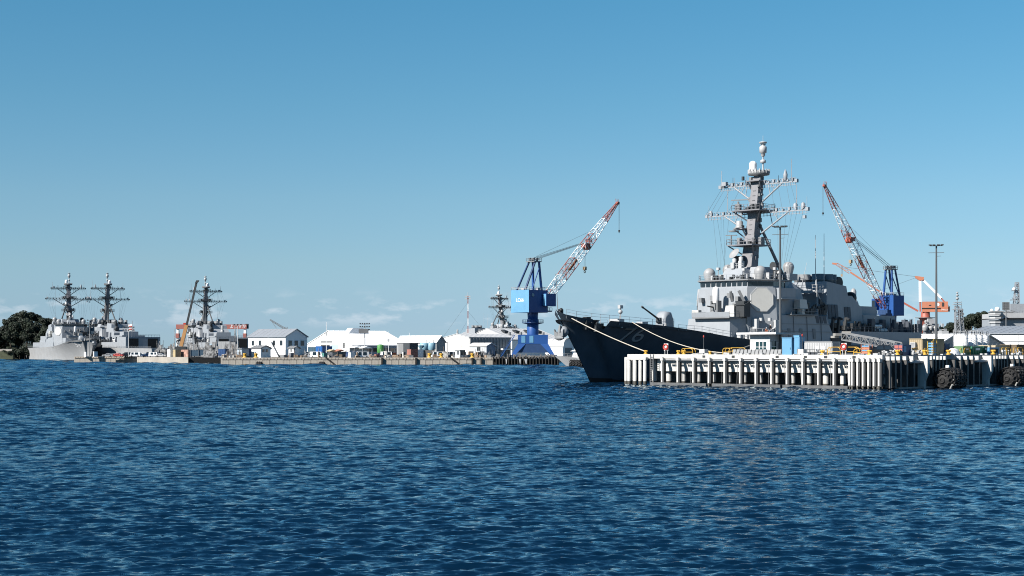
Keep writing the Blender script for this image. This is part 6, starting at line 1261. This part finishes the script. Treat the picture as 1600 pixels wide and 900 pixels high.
for px, D, y1, lab in ((510, 590, 503, 'slim white mast with a small box in front of the warehouse gable'), (607, 612, 518, 'thin pale pole left of the green tank'), (640, 700, 520, 'short thin pole behind the open shed roof')):
    o = thing('mast_pole', lab, 'pole', (PX(px, D), D, GZ), 0, 'thin poles on the far quay'); h = Z(y1, D) - GZ; MB().tube((0, 0, 0), (0, 0, h), .14, .08, 6).build('pole', M_PURE, o); MB().bx(-.35, .35, -.2, .2, h * .62, h * .72).build('box', M_LGREY, o)
D = 770; o = thing('lattice_mast', 'red and white lattice mast with guy wires behind the white hall', 'antenna mast', (PX(731, D), D, GZ)); h = Z(463, D) - GZ
for i in range(8): m = MB(); m.truss((0, 0, h * i / 8), (0, 0, h * (i + 1) / 8), (.26, .26), (.26, .26), .10, 3); m.build('mast_section', M_RW if i % 2 else M_PURE, o)
m = MB(); m.box((0, 0, h), (2.6, .5, .6)); m.box((0, 0, h - 1.2), (3.0, .3, .4)); m.tube((0, 0, h), (0, 0, h + 2), .1); m.build('antenna', M_LGREY, o)
for dx, dz in ((-17, .9), (16, .75), (-9, .6)): MB().tube((0, 0, h * dz), (dx, 3, 3), .035, n=4).build('guy_wire', M_CABLE, o)
# ------------------------------------------------------------------ vehicles and stores on the far quays
cols = {'white': M_PURE, 'silver': M_LGREY, 'red': M_RED, 'black': BLACKCAR, 'navy': M_NAVY, 'grey': M_GREY}
for px, D, c, lab, van, rz in ((168, 662, 'silver', 'silver car parked near the left end of the stone quay', False, .15), (176.5, 665, 'grey', 'grey car parked between the silver car and the red one', False, 0), (185.5, 662, 'red', 'red car parked on the stone quay', False, 2.9), (194, 666, 'black', 'black car parked right of the red car', False, .2), (201, 667, 'grey', 'dark grey van parked behind the white van', True, .3), (211, 660, 'white', 'white van parked at the edge of the stone quay', True, .1), (221.5, 661, 'white', 'white car parked right of the white van', False, .1), (230, 655, 'navy', 'navy car parked below the hangar door', False, .4), (241, 654, 'white', 'white van parked left of the tan box', True, 2.8), (252, 652, 'silver', 'silver car parked next to the tan box', False, 3.0), (235.5, 666, 'black', 'black van parked behind the navy car', True, .2)):
    car('parked_car', lab, 'car' if not van else 'van', (PX(px, D), D, 2.56), rz, cols[c], 4.5, 1.8, 2.0 if van else 1.5, 'cars parked on the stone quay', van)
for px, D, c, lab, van in ((480, 590, 'white', 'white pickup parked right of the small annex', False), (484, 600, 'silver', 'silver van parked before the blue container', True), (495.5, 588, 'white', 'white van parked left of the slim mast', True), (535, 592, 'black', 'black van parked under the orange canopy', True), (551, 590, 'navy', 'dark blue truck parked by the white tents', True), (566, 588, 'white', 'white van parked before the white tents', True), (573, 592, 'silver', 'small silver car right of the white tents', False), (605, 590, 'white', 'white tank truck cab by the green tank', True), (684, 588, 'white', 'white van with a dark front before the grey gable', True), (708, 590, 'silver', 'blue white truck beside the tiny booth', True), (662, 597, 'grey', 'grey van behind the grey screen', True)):
    car('parked_vehicle', lab, 'vehicle', (PX(px, D), D, GZ), rnd.choice((.2, 2.9, .4)), cols[c], 5.0 if van else 4.4, 1.9, 2.3 if van else 1.5, 'vehicles on the concrete quay', van)
def box_thing(name, lab, cat, px, D, w, d, h, m_, gz=GZ, rz=RAD(38), lid=True, door=None):
    o = thing(name, lab, cat, (PX(px, D), D, gz), rz); MB().bx(0, d, 0, w, 0.05, h).build('body', m_, o)
    MB().bx(-.06, d + .06, -.06, w + .06, h, h + .12).build('lid', m_ if lid is True else lid, o)
    for i in range(3): MB().bx(-.05, -.002, w * (.1 + i * .3), w * (.1 + i * .3) + .12, .15, h - .1).build('rib', m_, o)
    if door: MB().bx(d * .25, d * .7, -.05, -.002, .1, h * .8).build('door', door, o)
    return o
PINK = mat('faded_red', (.46, .20, .16), .7, .12); PALETAN = mat('pale_tan', (.62, .50, .30), .7, .1)
for a in (('container', 'pale pink container with a mural at the left of the black quay wall', 'container', 294, 652, 7.8, 3.2, 3.0, mat('mural_pink', (.50, .30, .24), .7, .5, .9), 2.5), ('container', 'tan container left of the pink one', 'container', 274, 653, 2.6, 2.6, 3.0, PALETAN, 2.5), ('container', 'white grey container at the right end of the parked cars', 'container', 266, 654, 2.8, 2.6, 3.1, BWALL, 2.5),
          ('sign_board', 'white board standing at the left end of the stone quay', 'board', 134, 666, 1.9, .3, 2.0, BWALL, 2.5), ('booth', 'narrow white booth right of the white board', 'booth', 147.5, 665, 1.5, 1.5, 2.2, BWALL, 2.5), ('blue_container', 'bright blue container beside the black warehouse door', 'container', 503.5, 600, 5.0, 4.5, 4.3, mat('strong_blue', (.03, .15, .45), .5), GZ), ('container', 'dark teal container left of the bright blue one', 'container', 493, 604, 6, 3, 4, mat('teal_dark', (.06, .12, .17), .6), GZ),
          ('teal_bin', 'teal bin below the slim white mast', 'bin', 506, 586, 2.0, 2.4, 1.7, mat('teal', (.16, .42, .38), .6), GZ), ('white_block', 'white block at the quay edge left of the white tents', 'block', 548, 582, 1.6, 2.0, 1.9, BWALL, GZ), ('pink_crate', 'pink crate at the quay edge right of the white tents', 'crate', 588, 584, 1.4, 1.4, 1.2, PINK, GZ), ('container', 'faded red container before the open shed', 'container', 642, 588, 2.6, 3.2, 3.1, PINK, GZ), ('container', 'white box container right of the faded red one', 'container', 653, 590, 2.8, 2.6, 3.1, BWALL, GZ), ('machine', 'dark machine behind the faded red container', 'machine', 640, 600, 4.5, 4.0, 5.6, mat('machine_grey', (.07, .08, .09), .6), GZ), ('orange_skid', 'orange machine skid right of the green tank', 'machine', 612, 590, 2.6, 2.2, 1.8, mat('skid_orange', (.70, .19, .08), .6), GZ), ('blue_crate', 'blue crate between the yellow drum and the tiny booth', 'crate', 701.5, 590, 1.8, 1.8, 1.3, M_BLU, GZ)):
    box_thing(a[0], a[1], a[2], a[3], a[4], a[5], a[6], a[7], a[8], a[9])
o = thing('screen', 'long brown grey screen in front of the blue silos', 'screen', (PX(652.5, 592), 592, GZ)); MB().bx(0, 4.9, 0, .2, 0, 2.9).build('panel', mat('screen_grey', (.17, .16, .15), .8), o); q = link('panel', MB().bx(4.95, 6.6, 0, .2, 0, 2.9).mesh('panel', MATS['screen_grey']), o)
# blue silos
for px, r, y0, lab in ((663, 1.9, 536, 'pale blue silo with an open dark side before the grey gable'), (674, 1.7, 535, 'right hand pale blue silo before the grey gable')):
    D = 612; o = thing('silo', lab, 'silo', (PX(px, D), D, GZ), 0, 'pale blue silos on the far quay'); h = Z(y0, D) - GZ; MB().lathe((0, 0, 0), [(r * .5, 1.6), (r, 3.4), (r, h - .3), (r * .8, h)], 18).build('tank', mat('silo_blue', (.30, .52, .64), .5), o)
    for i in range(4): MB().beam((r * .8 * math.cos(i * 1.57 + .7), r * .8 * math.sin(i * 1.57 + .7), 0), (r * .85 * math.cos(i * 1.57 + .7), r * .85 * math.sin(i * 1.57 + .7), 4), .25).build('leg', M_NAVY, o)
    m = MB(); m.rail([(r * math.cos(i * 1.05), r * math.sin(i * 1.05), h) for i in range(6)], 1.1, 2, .07, (1,), True); m.build('top_rail', M_LGREY, o)
o = thing('hopper', 'pale blue hopper left of the pale blue silos', 'hopper', (PX(658, 611), 611, GZ)); MB().prism(octo(1.4, 1.4), octo(.5, .5), 4.8, 3.0).build('hopper', mat('silo_blue', (.3, .52, .64)), o); MB().beam((0, 0, 0), (0, 0, 3.2), .4).build('leg', M_NAVY, o)
o = thing('green_tank', 'green upright tank between the white tents and the open shed', 'tank', (PX(594.5, 592), 592, GZ)); MB().lathe((0, 0, 0), [(1.2, 1.8), (1.3, 2.0), (1.3, 4.5), (1.1, 4.9), (.3, 5.1)], 16).build('tank', mat('tank_green', (.10, .34, .09), .5), o); [MB().beam((math.cos(i * 1.57) * 1.1, math.sin(i * 1.57) * 1.1, 0), (math.cos(i * 1.57) * 1.1, math.sin(i * 1.57) * 1.1, 2), .2).build('leg', M_GREY, o) for i in range(4)]
def tent(px, D, w, lab, m_, hh=3.4):
    o = thing('canopy', lab, 'canopy', (PX(px, D), D, GZ), RAD(30), 'canopies on the far quay'); MB().extr([(0, 0, hh - .8), (w / 2, 0, hh), (w, 0, hh - .8)], (0, 5, 0)).build('roof', m_, o); MB().bx(.1, w - .1, 4.6, 4.8, .02, hh - .8).build('back_wall', BWALL, o)
    for x in (.1, w - .3):
        for y in (.1, 4.5): MB().beam((x + .1, y, 0), (x + .1, y, hh - .8), .16).build('post', M_LGREY, o)
tent(553, 600, 4.2, 'left white tent before the side of the white warehouse', BWALL, 4.6); tent(566, 598, 4.4, 'right white tent before the side of the white warehouse', BWALL, 4.4); tent(526, 596, 4.0, 'orange canopy right of the black warehouse door', mat('canopy_orange', (.62, .24, .15), .7), 3.2); tent(515, 597, 3.4, 'tan canopy below the slim white mast', PALETAN, 3.2)
for px, lab in ((382.5, 'pale yellow bollard left of the two storey house'), (400, 'pale yellow bollard in front of the low annex'), (671, 'small yellow drum left of the grey gable'), (689.5, 'large yellow drum before the grey gable'), (738, 'yellow drum in front of the pale shed')):
    o = link('yellow_drum', bmesh_); tag(o, lab, 'bollard', 'yellow bollards along the far quay'); o.location = (PX(px, 580), 580, GZ); o.scale = (2.4, 2.4, 2.6)
for nm, cm_, n_, lab, col_ in (('quay_stores', 'quay_clutter', 150, 'low pallets, drums and timber along the concrete quay', (.34, .25, .18)), ('quay_gear', 'gear_grey', 150, 'dark and grey gear lying along the concrete quay', (.16, .17, .19)), ('quay_sacks', 'sack_white', 90, 'pale sacks and panels lying along the concrete quay', (.62, .60, .56))):
    m = MB()
    for i in range(n_):
        px = rnd.choice((rnd.uniform(350, 388), rnd.uniform(440, 640), rnd.uniform(600, 770), rnd.uniform(740, 772))); D = rnd.uniform(582, 604); w, d, hh = rnd.uniform(.6, 2.6), rnd.uniform(.5, 1.4), rnd.uniform(.3, 1.3) * (1 if i % 7 else 1.9)
        if i % 5 == 0: m.lathe((PX(px, D), D, GZ), [(.4, 0), (.4, hh)], 8)
        else: m.box((PX(px, D), D, GZ + hh / 2), (w, d, hh), rnd.uniform(-.3, .9))
        if i % 9 == 0: m.tube((PX(px, D), D, GZ), (PX(px, D), D, GZ + rnd.uniform(2, 4.5)), .07, n=4)
    tag(m.build(nm, mat(cm_, col_, .8, .7, 1.1)), lab, 'stores', kind='stuff')
m = MB()
for i in range(260):
    px = rnd.uniform(245, 372); D = rnd.uniform(690, 708) if px < 318 else rnd.uniform(600, 640); hh = rnd.uniform(.5, 3.2) * (1 if i % 5 else 2.0); m.box((PX(px, D), D, GZ + hh / 2), (rnd.uniform(.4, 2.2), 1, hh))
    if i % 4 == 0: m.tube((PX(px, D), D, GZ), (PX(px, D) + rnd.uniform(-1, 1), D, GZ + hh * 2.2), .12, n=4)
tag(m.build('dock_stores', mat('dock_clutter', (.33, .33, .33), .8, .9, .8)), 'pale and dark stores crowded around the mobile crane and black quay wall', 'stores', kind='stuff')
for px, D, w, h, c, lab in ((352, 606, 6, 3.2, M_NAVY, 'navy tank trailer right of the black quay wall'), (360, 640, 11, 6.4, mat('ship_house', (.3, .31, .32), .6), 'grey workshop block behind the third destroyer\'s stern'), (381, 602, 4, 3.6, M_NAVY, 'navy container left of the two storey house'), (331, 648, 4.4, 5.4, mat('pale_blue_tank', (.42, .55, .65), .5), 'pale blue store in front of the third destroyer')):
    box_thing('store_block', lab, 'store', px, D, w, 4, h, c)

# small grey vessel with a tyre fender behind the bow
D = 505; o = thing('grey_barge', 'pale grey barge with a sharp bow behind the dark destroyer bow', 'barge', (PX(867, D), D, 0), RAD(-14)); vs = []
for x, hb, hw, z in ((0, .05, .05, 3.6), (3.5, 1.8, .3, 3.4), (8, 3.2, 2.2, 3.2), (14, 3.6, 3.2, 3.1), (40, 3.6, 3.4, 3.1)):
    xw = x + max(0, 5.5 - x * .4); vs += [(xw, -hw, -1), (x, -hb, z), (x, hb, z), (xw, hw, -1)]
m = MB(); m.add(vs, [(i * 4 + j, (i + 1) * 4 + j, (i + 1) * 4 + j + 1, i * 4 + j + 1) for i in range(4) for j in range(3)]); m.build('hull', M_LGREY, o)
m = MB(); m.hexa([(6, -2.4, 3.2), (12, -2.4, 3.2), (12, 2.4, 3.2), (6, 2.4, 3.2)], [(7, -2, 5.2), (11.5, -2, 5.2), (11.5, 2, 5.2), (7, 2, 5.2)]); m.extr([(5.6, -2.6, 5.2), (12.4, -2.6, 5.2), (9, -2.6, 6.4)], (0, 5.2, 0)); m.build('deck_house', BWALL, o)
m = MB(); m.rail([(2, -1.0, 3.5), (6, -2.6, 3.3), (14, -3.5, 3.1), (30, -3.5, 3.1)], 1.0, 1.5, .05); m.build('rail', M_GREY, o)
o = thing('barge_fender', 'black tyre fender hanging on the pale grey barge', 'ship fender', (PX(902, 489), 489, .9), RAD(-14)); MB().lathe((0, 0, 0), [(.3, -2.7), (1.3, -1.9), (1.5, 0), (1.3, 1.9), (.3, 2.7)], 16, 'x').build('body', M_BLACK, o)
tm = MB().torus((0, 0, 0), .36, .14, (0, 0, 1), 10, 5).mesh('tyre', M_BLACK)
for i in range(5):
    for j in range(7): t = math.pi * (.6 + j * .16); q = link('tyre', tm, o, None, (-1.9 + i * .95, math.cos(t) * 1.5, math.sin(t + math.pi) * -1.5 * -1)); q.location = (-1.9 + i * .95, math.cos(t) * 1.5, math.sin(t) * 1.5); q.rotation_euler = Vector((0, math.cos(t), math.sin(t))).to_track_quat('Z', 'Y').to_euler()

# ------------------------------------------------------------------ right hand dockyard
GE = 3.0
o, w, W, L, ze, zr = shed('warehouse', 'white roofed warehouse with a dark grey gable left of the white tanks', 'warehouse', 1395, 1473, 1508, 436, Z(534, 436), Z(522.5, 436), 'y', 52, CORR, WROOF, gz=GE)
o, w, W, L, ze, zr = shed('warehouse', 'dark gabled warehouse right of the white tanks', 'warehouse', 1495, 1521, 1567, 446, Z(537.5, 446), Z(523.5, 446), 'y', 52, CORR, WROOF, gz=GE)
o, w, W, L, ze, zr = shed('warehouse', 'huge grey roofed warehouse with a white wall at the right edge', 'warehouse', 1506, 1760, 1800, 470, Z(521, 470), Z(506.5, 470), 'y', 62, BWALL, M_ROOFG, gz=GE)
for i in range(4): MB().bx(-.1, -.02, L * (.55 + i * .1), L * (.55 + i * .1) + .25, 0, ze).build('downpipe', M_LGREY, w)
MB().bx(-.3, -.03, L * .45, L * .95, ze - 2.4, ze - 2.2).build('pipe', M_LGREY, w)
for i, (px, D, r, y0, lab) in enumerate(((1501.5, 416, 1.85, 520.5, 'largest white tank at the left of the tank row'), (1518, 420, 1.45, 520.5, 'white tank second from the left in the tank row'), (1527.5, 424, 1.4, 521, 'white tank third from the left in the tank row'), (1536.5, 428, 1.35, 521, 'white tank at the right end of the tank row'))):
    o = thing('storage_tank', lab, 'tank', (PX(px, D), D, GE), 0, 'white storage tanks in a row'); h = Z(y0 + 3, D) - GE; MB().lathe((0, 0, 0), [(r, 0), (r, h * .56), (r * 1.02, h * .565), (r * 1.02, h * .585), (r, h * .59), (r, h), (r * .5, h + .35)], 24).build('shell', mat('tank_white', (.80, .80, .80), .45, .03, .3, .12), o)
    n_ = 10; m = MB(); m.rail([(r * math.cos(a * 2 * math.pi / n_), r * math.sin(a * 2 * math.pi / n_), h) for a in range(n_)], 1.0, 1.5, .05, (1, .5), True); m.build('top_rail', M_LGREY, o)
    m = MB(); m.tube((-r - .3, -.3, 0), (-r - .3, -.3, h + 1.4), .09, n=6); m.tube((-r - .3, -.3, h + 1.4), (0, 0, h + 1.2), .07, n=6); m.build('pipe', M_LGREY, o)
    m = MB(); [m.beam((r * .6 - .2, -r - .15, k * .5), (r * .6 + .3, -r - .15, k * .5), .06) for k in range(int(h * 2))]; m.beam((r * .6 - .2, -r - .15, 0), (r * .6 - .2, -r - .15, h + 1), .07); m.beam((r * .6 + .3, -r - .15, 0), (r * .6 + .3, -r - .15, h + 1), .07); m.build('ladder', M_LGREY, o)
# grey support ship with domes
D = 690; o = thing('support_ship', 'pale grey ship with a cluster of white domes below the orange crane', 'ship', (PX(1432, D), D, 0), RAD(8)); z0 = lambda py: Z(py, D); xs = lambda px: PX(px, D) - PX(1432, D)
m = MB(); m.hexa([(xs(1388), -6, -1), (xs(1480), -6, -1), (xs(1480), 8, -1), (xs(1392), 8, -1)], [(xs(1386), -7, 8), (xs(1482), -7, 8), (xs(1482), 9, 8), (xs(1386), 9, 8)]); m.build('hull', M_HULL2, o)
for a, b_, c, d, nm in ((1395, 1470, 531, 545, 'deck_house'), (1402, 1436, 520, 531, 'deck_house'), (1440, 1462, 506, 531, 'tower'), (1443, 1454, 498, 506, 'tower_top'), (1405, 1425, 515, 520, 'bridge')):
    MB().bx(xs(a), xs(b_), -5 + rnd.uniform(-.8, .8), 5, z0(d), z0(c)).build(nm, M_LGREY if nm != 'tower' else M_HAZE, o)
for px, py, r in ((1437.5, 513, 1.45), (1447, 512, 1.05), (1454.5, 512, 1.05), (1427.5, 503, .85), (1439, 501, .7)): m = MB(); m.dome((xs(px), -5.6, z0(py + 4)), r, r * .9); m.build('radome', M_DOME, o)
MB().beam((xs(1437), -5.4, z0(520)), (xs(1437), -5.4, z0(516)), 1).build('radome_base', M_HAZE, o)
m = MB()
for i in range(60): px = rnd.uniform(1396, 1472); py = rnd.uniform(506, 532); m.box((xs(px), -5.6, z0(py)), (rnd.uniform(.3, 1.6), .8, rnd.uniform(.3, 1.6)))
for i in range(14): px = rnd.uniform(1398, 1468); m.tube((xs(px), -3, z0(520)), (xs(px), -3, z0(rnd.uniform(494, 512))), .09, n=4)
m.rail([(xs(1396), -6, z0(531)), (xs(1472), -6, z0(531))], 1.2, 1.5, .06); m.build('ship_fitting', M_LGREY, o)['kind'] = 'stuff'
o = thing('domed_buoy_store', 'grey rounded dome in front of the pale grey ship', 'dome', (PX(1425, 440), 440, GE)); MB().dome((0, 0, 1.5), 1.15, 2.3, rb=1.0).build('dome', mat('dome_grey', (.42, .44, .46), .4), o); MB().lathe((0, 0, 0), [(.9, 0), (.9, 1.5)], 10).build('stand', M_GREY, o)
o = thing('round_tank', 'pale drum shaped tank left of the grey rounded dome', 'tank', (PX(1412, 440), 440, GE)); MB().lathe((0, 0, 0), [(1.1, 0), (1.2, 1.0), (1.3, 1.6), (1.3, 3.4), (1.0, 3.8)], 16).build('shell', M_LGREY, o); MB().lathe((0, 0, 3.8), [(.3, 0), (.3, .5)], 8).build('cap', M_GREY, o)
# warship showing a tall mast
D = 660; o = thing('masted_ship', 'grey ship behind the warehouses showing a tall lattice mast', 'ship', (PX(1500, D), D, 0)); z0 = lambda py: Z(py, D); xs = lambda px: PX(px, D) - PX(1500, D)
m = MB(); m.hexa([(-20, 0, -1), (30, 0, -1), (30, 10, -1), (-20, 10, -1)], [(-21, -1, 8), (32, -1, 8), (32, 11, 8), (-21, 11, 8)]); m.build('hull', M_HULL2, o); MB().bx(xs(1474), xs(1508), 2, 9, 8, z0(520)).build('deck_house', M_HAZE, o); MB().bx(xs(1473), xs(1484), 1.6, 8, z0(526), z0(517)).build('bridge', M_LGREY, o)
m = MB(); m.truss((.2, 4, 8), (-.2, 4, z0(478)), (1.1, 1.1), (.7, .7), .32, 10); m.build('mast', M_HAZE, o); m = MB(); m.truss((2.6, 4, 8), (1.6, 4, z0(482)), (.6, .6), (.5, .5), .22, 9); m.build('mast', M_HAZE, o)
for py, wd in ((484, 2.0), (476, 1.7), (473, 1.3)): MB().bx(-wd, wd, 3, 5.5, z0(py), z0(py - 1.2)).build('mast_platform', M_HAZE, o)
m = MB(); m.tube((0, 4, z0(478)), (0, 4, z0(455)), .2, .1, 6); m.build('topmast', M_HAZE, o)
for py, r in ((466, .75), (461, .65), (457, .5)): MB().ball((0, 4, z0(py)), r, 10, .8).build('mast_radome', M_DOME, o)
m = MB(); [m.box((rnd.uniform(-1.2, 2.4), 3.5, z0(rnd.uniform(475, 512))), (rnd.uniform(.3, .9), .8, rnd.uniform(.3, .9))) for i in range(28)]; m.tube((1.9, 4, z0(482)), (1.9, 4, z0(470)), .08, n=4); m.build('mast_fitting', M_GREY, o)['kind'] = 'stuff'
# aircraft carrier at the right edge
D = 880; o = thing('aircraft_carrier', 'grey carrier island and flight deck rising behind the huge warehouse at the right edge', 'aircraft carrier', (PX(1556, D), D, 0)); z0 = lambda py: Z(py, D); xs = lambda px: PX(px, D) - PX(1556, D)
m = MB(); m.hexa([(xs(1548), 6, -1), (120, 6, -1), (120, 34, -1), (xs(1548), 34, -1)], [(xs(1545), 4, 14), (122, 4, 14), (122, 36, 14), (xs(1545), 36, 14)]); m.build('hull', M_HULL2, o)
MB().bx(xs(1566), 120, 2, 40, z0(498), z0(496.5)).build('gallery', M_BLACK, o); MB().bx(xs(1566), 120, 4, 38, z0(509), z0(498)).build('side_sponson', M_HAZE, o); MB().bx(xs(1566), 120, 3, 38, z0(496.5), z0(489)).build('flight_deck', M_LGREY, o)
m = MB(); m.prism(octo(3.2, 3.2), octo(3.2, 3.2), 14, z0(500)); m.build('tower', M_HAZE, o)
for py, r in ((505, 3.7), (498, 3.9), (491.5, 3.8)): MB().prism(octo(r, r), octo(r, r), z0(py), z0(py - 2.6)).build('tower_deck', M_LGREY, o); MB().prism(octo(r * .93, r * .93), octo(r * .93, r * .93), z0(py - 2.6), z0(py - 4.4)).build('tower_windows', M_GLASS, o)
MB().bx(-3.4, 3.4, -3, 3, z0(487), z0(486)).build('tower_roof', M_LGREY, o)
for px, py, r in ((1557, 483.5, 1.45), (1548.5, 485, .9)): MB().ball((xs(px), -1.5, z0(py)), r, 12).build('radome', M_PURE, o)
m = MB(); m.bx(xs(1586), xs(1612), 8, 16, z0(489), z0(474)); m.build('island', M_HAZE, o); m = MB(); m.truss((xs(1597), 10, z0(474)), (xs(1598), 10, z0(440)), (1.4, 1.4), (.8, .8), .45, 7); m.build('island_mast', M_HAZE, o)
MB().ball((xs(1591.5), 8, z0(451)), 1.0, 12).build('radome', M_PURE, o); m = MB(); m.beam((xs(1587), 10, z0(468)), (xs(1602), 10, z0(467)), .5); m.beam((xs(1589), 10, z0(453.5)), (xs(1602), 10, z0(452)), .4); m.beam((xs(1590), 10, z0(464)), (xs(1597), 10, z0(471)), .3); m.build('island_yard', M_GREY, o)
m = MB(); [m.tube((xs(rnd.uniform(1566, 1600)), 6, z0(489)), (xs(1580) + rnd.uniform(-8, 8), 6, z0(rnd.uniform(483, 488))), .1, n=4) for i in range(16)]; m.rail([(xs(1566), 4, z0(489)), (xs(1610), 4, z0(489))], 1.3, 1.6, .08); m.build('deck_antenna', M_GREY, o)['kind'] = 'stuff'
o = thing('floodlight_mast', 'floodlight panel of many lamps beside the carrier tower', 'floodlight mast', (PX(1572, 860), 860, GE)); MB().tube((0, 0, 0), (0, 0, Z(484, 860) - GE), .3, .25, 8).build('pole', M_GREY, o); lm = MB().box((0, 0, 0), (.75, .4, .75)).mesh('lamp', M_GREY)
for r in range(4):
    for c in range(4): link('lamp', lm, o, None, (-1.7 + c * 1.05, -.3, Z(483 - r * 3.2, 860) - GE))
MB().bx(-2.1, 1.9, -.1, .1, Z(484.5, 860) - GE, Z(472, 860) - GE).build('frame', M_DARK, o)
# ------------------------------------------------------------------ wooded hills: every tree is its own
def hill(name, poly, z1, lab):
    c = [sum(p[0] for p in poly) / len(poly), sum(p[1] for p in poly) / len(poly)]; vs, fs = [], []; n = len(poly); K = 5
    for k in range(K + 1):
        f = 1 - k / K
        for x, y in poly: vs.append((c[0] + (x - c[0]) * f, c[1] + (y - c[1]) * f, -2 + (z1 + 2) * math.sin((k / K) * math.pi / 2)))
    for k in range(K): fs += [(k * n + i, k * n + (i + 1) % n, (k + 1) * n + (i + 1) % n, (k + 1) * n + i) for i in range(n)]
    tag(MB().add(vs, fs, True).build(name, M_GRASS), lab, None, None, 'structure'); return lambda x, y: -2 + (z1 + 2) * math.sin(min(1, max(0, 1 - max(abs(x - c[0]) / max(abs(p[0] - c[0]) for p in poly), abs(y - c[1]) / max(abs(p[1] - c[1]) for p in poly)))) * math.pi / 2)
def crown_mesh(seed, R=5.0, Hc=4.2, nl=2300):
    r = np.random.default_rng(seed); lobes = [(r.normal(0, R * .42), r.normal(0, R * .42), r.uniform(-.35, .75) * Hc, r.uniform(.32, .58) * R) for _ in range(11)] + [(0, 0, 0, R * .75)]
    V, Fc = [], []
    for i in range(nl):
        lx, ly, lz, lr = lobes[r.integers(len(lobes))]; d = r.normal(0, 1, 3); d /= np.linalg.norm(d); rad = lr * (1 - .45 * r.random() ** 2.2)
        p = np.array([lx, ly, lz]) + d * rad * np.array([1, 1, .8]); s = r.uniform(.28, .62)
        a = d + r.normal(0, .6, 3); a /= np.linalg.norm(a); u = np.cross(a, r.normal(0, 1, 3)); u /= np.linalg.norm(u); v = np.cross(a, u) * .75
        o_ = len(V); V += [p - u * s - v * s * .4, p + u * s * .2 - v * s, p + u * s + v * s * .3, p - u * s * .1 + v * s]; Fc.append((o_, o_ + 1, o_ + 2, o_ + 3))
    me = bpy.data.meshes.new('crown'); me.from_pydata([tuple(map(float, p)) for p in V], [], Fc); me.materials.append(M_LEAF); return me
CROWNS = [crown_mesh(40 + i) for i in range(5)]
tm = MB(); tm.tube((0, 0, 0), (.1, 0, 4.0), .42, .28, 8); tm.tube((.1, 0, 4.0), (1.6, .4, 7.5), .2, .1, 6); tm.tube((.1, 0, 3.8), (-1.5, -.6, 7.2), .2, .1, 6); tm.tube((.1, 0, 4), (.1, .2, 8.5), .24, .08, 6); TRUNK = tm.mesh('trunk', M_BARK)
def tree(x, y, z, s, lab, grp, hs=1.0):
    o = thing('broadleaf_tree', lab, 'tree', (x, y, z), rnd.uniform(0, 6.28), grp); o.scale = (s, s, s * hs); link('trunk', TRUNK, o); link('crown', rnd.choice(CROWNS), o, None, (0, 0, 7.2))
pl_ = [(-395, 905), (-330, 880), (-292, 890), (-270, 930), (-272, 1000), (-330, 1060), (-470, 1060), (-480, 930)]
hz = hill('hill', pl_, 17, 'low wooded headland at the far left')
k = 0
for i in range(72):
    px = -30 + i * 1.78 + rnd.uniform(-1, 1); D = (915 if i % 3 == 0 else 935 if i % 3 == 1 else 965) + rnd.uniform(-8, 8)
    top = 493 + 6 * math.sin(px * .09 + 1) + (16 if px < 8 else 0) * (px < 8) + max(0, px - 84) * .8 + (0 if i % 3 == 2 else 1) * rnd.uniform(10, 34)
    s = rnd.uniform(.6, 1.0); zt = Z(top, D); zb = max(-2.0, zt - 11.4 * s); 
    tree(PX(px, D), D, zb, s, 'dense dark green tree among the trees of the left headland', 'trees on the left headland')
for i in range(26):
    px = -8 + i * 3.6 + rnd.uniform(-1, 1); D = 900 + rnd.uniform(-4, 10)
    tree(PX(px, D), D, -1.0, .5 + rnd.uniform(0, .22), 'low dark tree at the foot of the left headland', 'trees on the left headland')
for i in range(34):
    px = -8 + i * 3.05 + rnd.uniform(-1, 1); D = 905 + rnd.uniform(-4, 8); s = rnd.uniform(.65, .95); zt = Z(rnd.uniform(504, 528), D)
    tree(PX(px, D), D, zt - 11.4 * s, s, 'middle height dark tree on the slope of the left headland', 'trees on the left headland')
m = MB(); m.prism([(PX(-5, 870), 870), (PX(20, 870), 870), (PX(22, 890), 892), (PX(-5, 890), 892)], [(PX(-5, 870), 872), (PX(18, 870), 872), (PX(20, 890), 892), (PX(-5, 890), 892)], -1, 4.4); tag(m.build('grass_bank', mat('bank_grass', (.055, .065, .035), .9, .3)), 'grass bank by the water at the far left edge', None, None, 'structure')
o = thing('low_wall', 'low pale wall on the grass bank at the far left edge', 'wall', (PX(-4, 871), 873, 4.4)); MB().bx(0, 7.5, 0, .4, 0, 1.3).build('wall', M_CONC, o); MB().bx(-.05, 7.55, -.05, .45, 1.3, 1.45).build('coping', M_LGREY, o)
tree(PX(7, 874), 874, 0.5, .42, 'small bush at the water below the grass bank', 'trees on the left headland'); tree(PX(14, 872), 872, 0.3, .4, 'small bush at the waterline left of the pale destroyer stern', 'trees on the left headland')
pr = [(250, 1130), (330, 1085), (420, 1090), (520, 1110), (560, 1200), (420, 1300), (270, 1260)]
hill('hill', pr, 14, 'wooded hill behind the dockyard at right')
for i in range(66):
    px = 1376 + i * 3.05 + rnd.uniform(-1.5, 1.5); D = (1120 if i % 2 else 1160) + rnd.uniform(-10, 10)
    prof = itp([(1370, 516), (1390, 515), (1410, 512), (1440, 508), (1470, 512), (1490, 505), (1510, 497), (1525, 491), (1545, 487), (1560, 490), (1600, 492)], px); top = prof + (0 if i % 2 else rnd.uniform(0, 12)) + rnd.uniform(-2, 2)
    s = rnd.uniform(.7, 1.05); zt = Z(top, D); tree(PX(px, D), D, max(2, zt - 11.4 * s), s, 'dark green tree among the trees of the right hill', 'trees on the right hill')
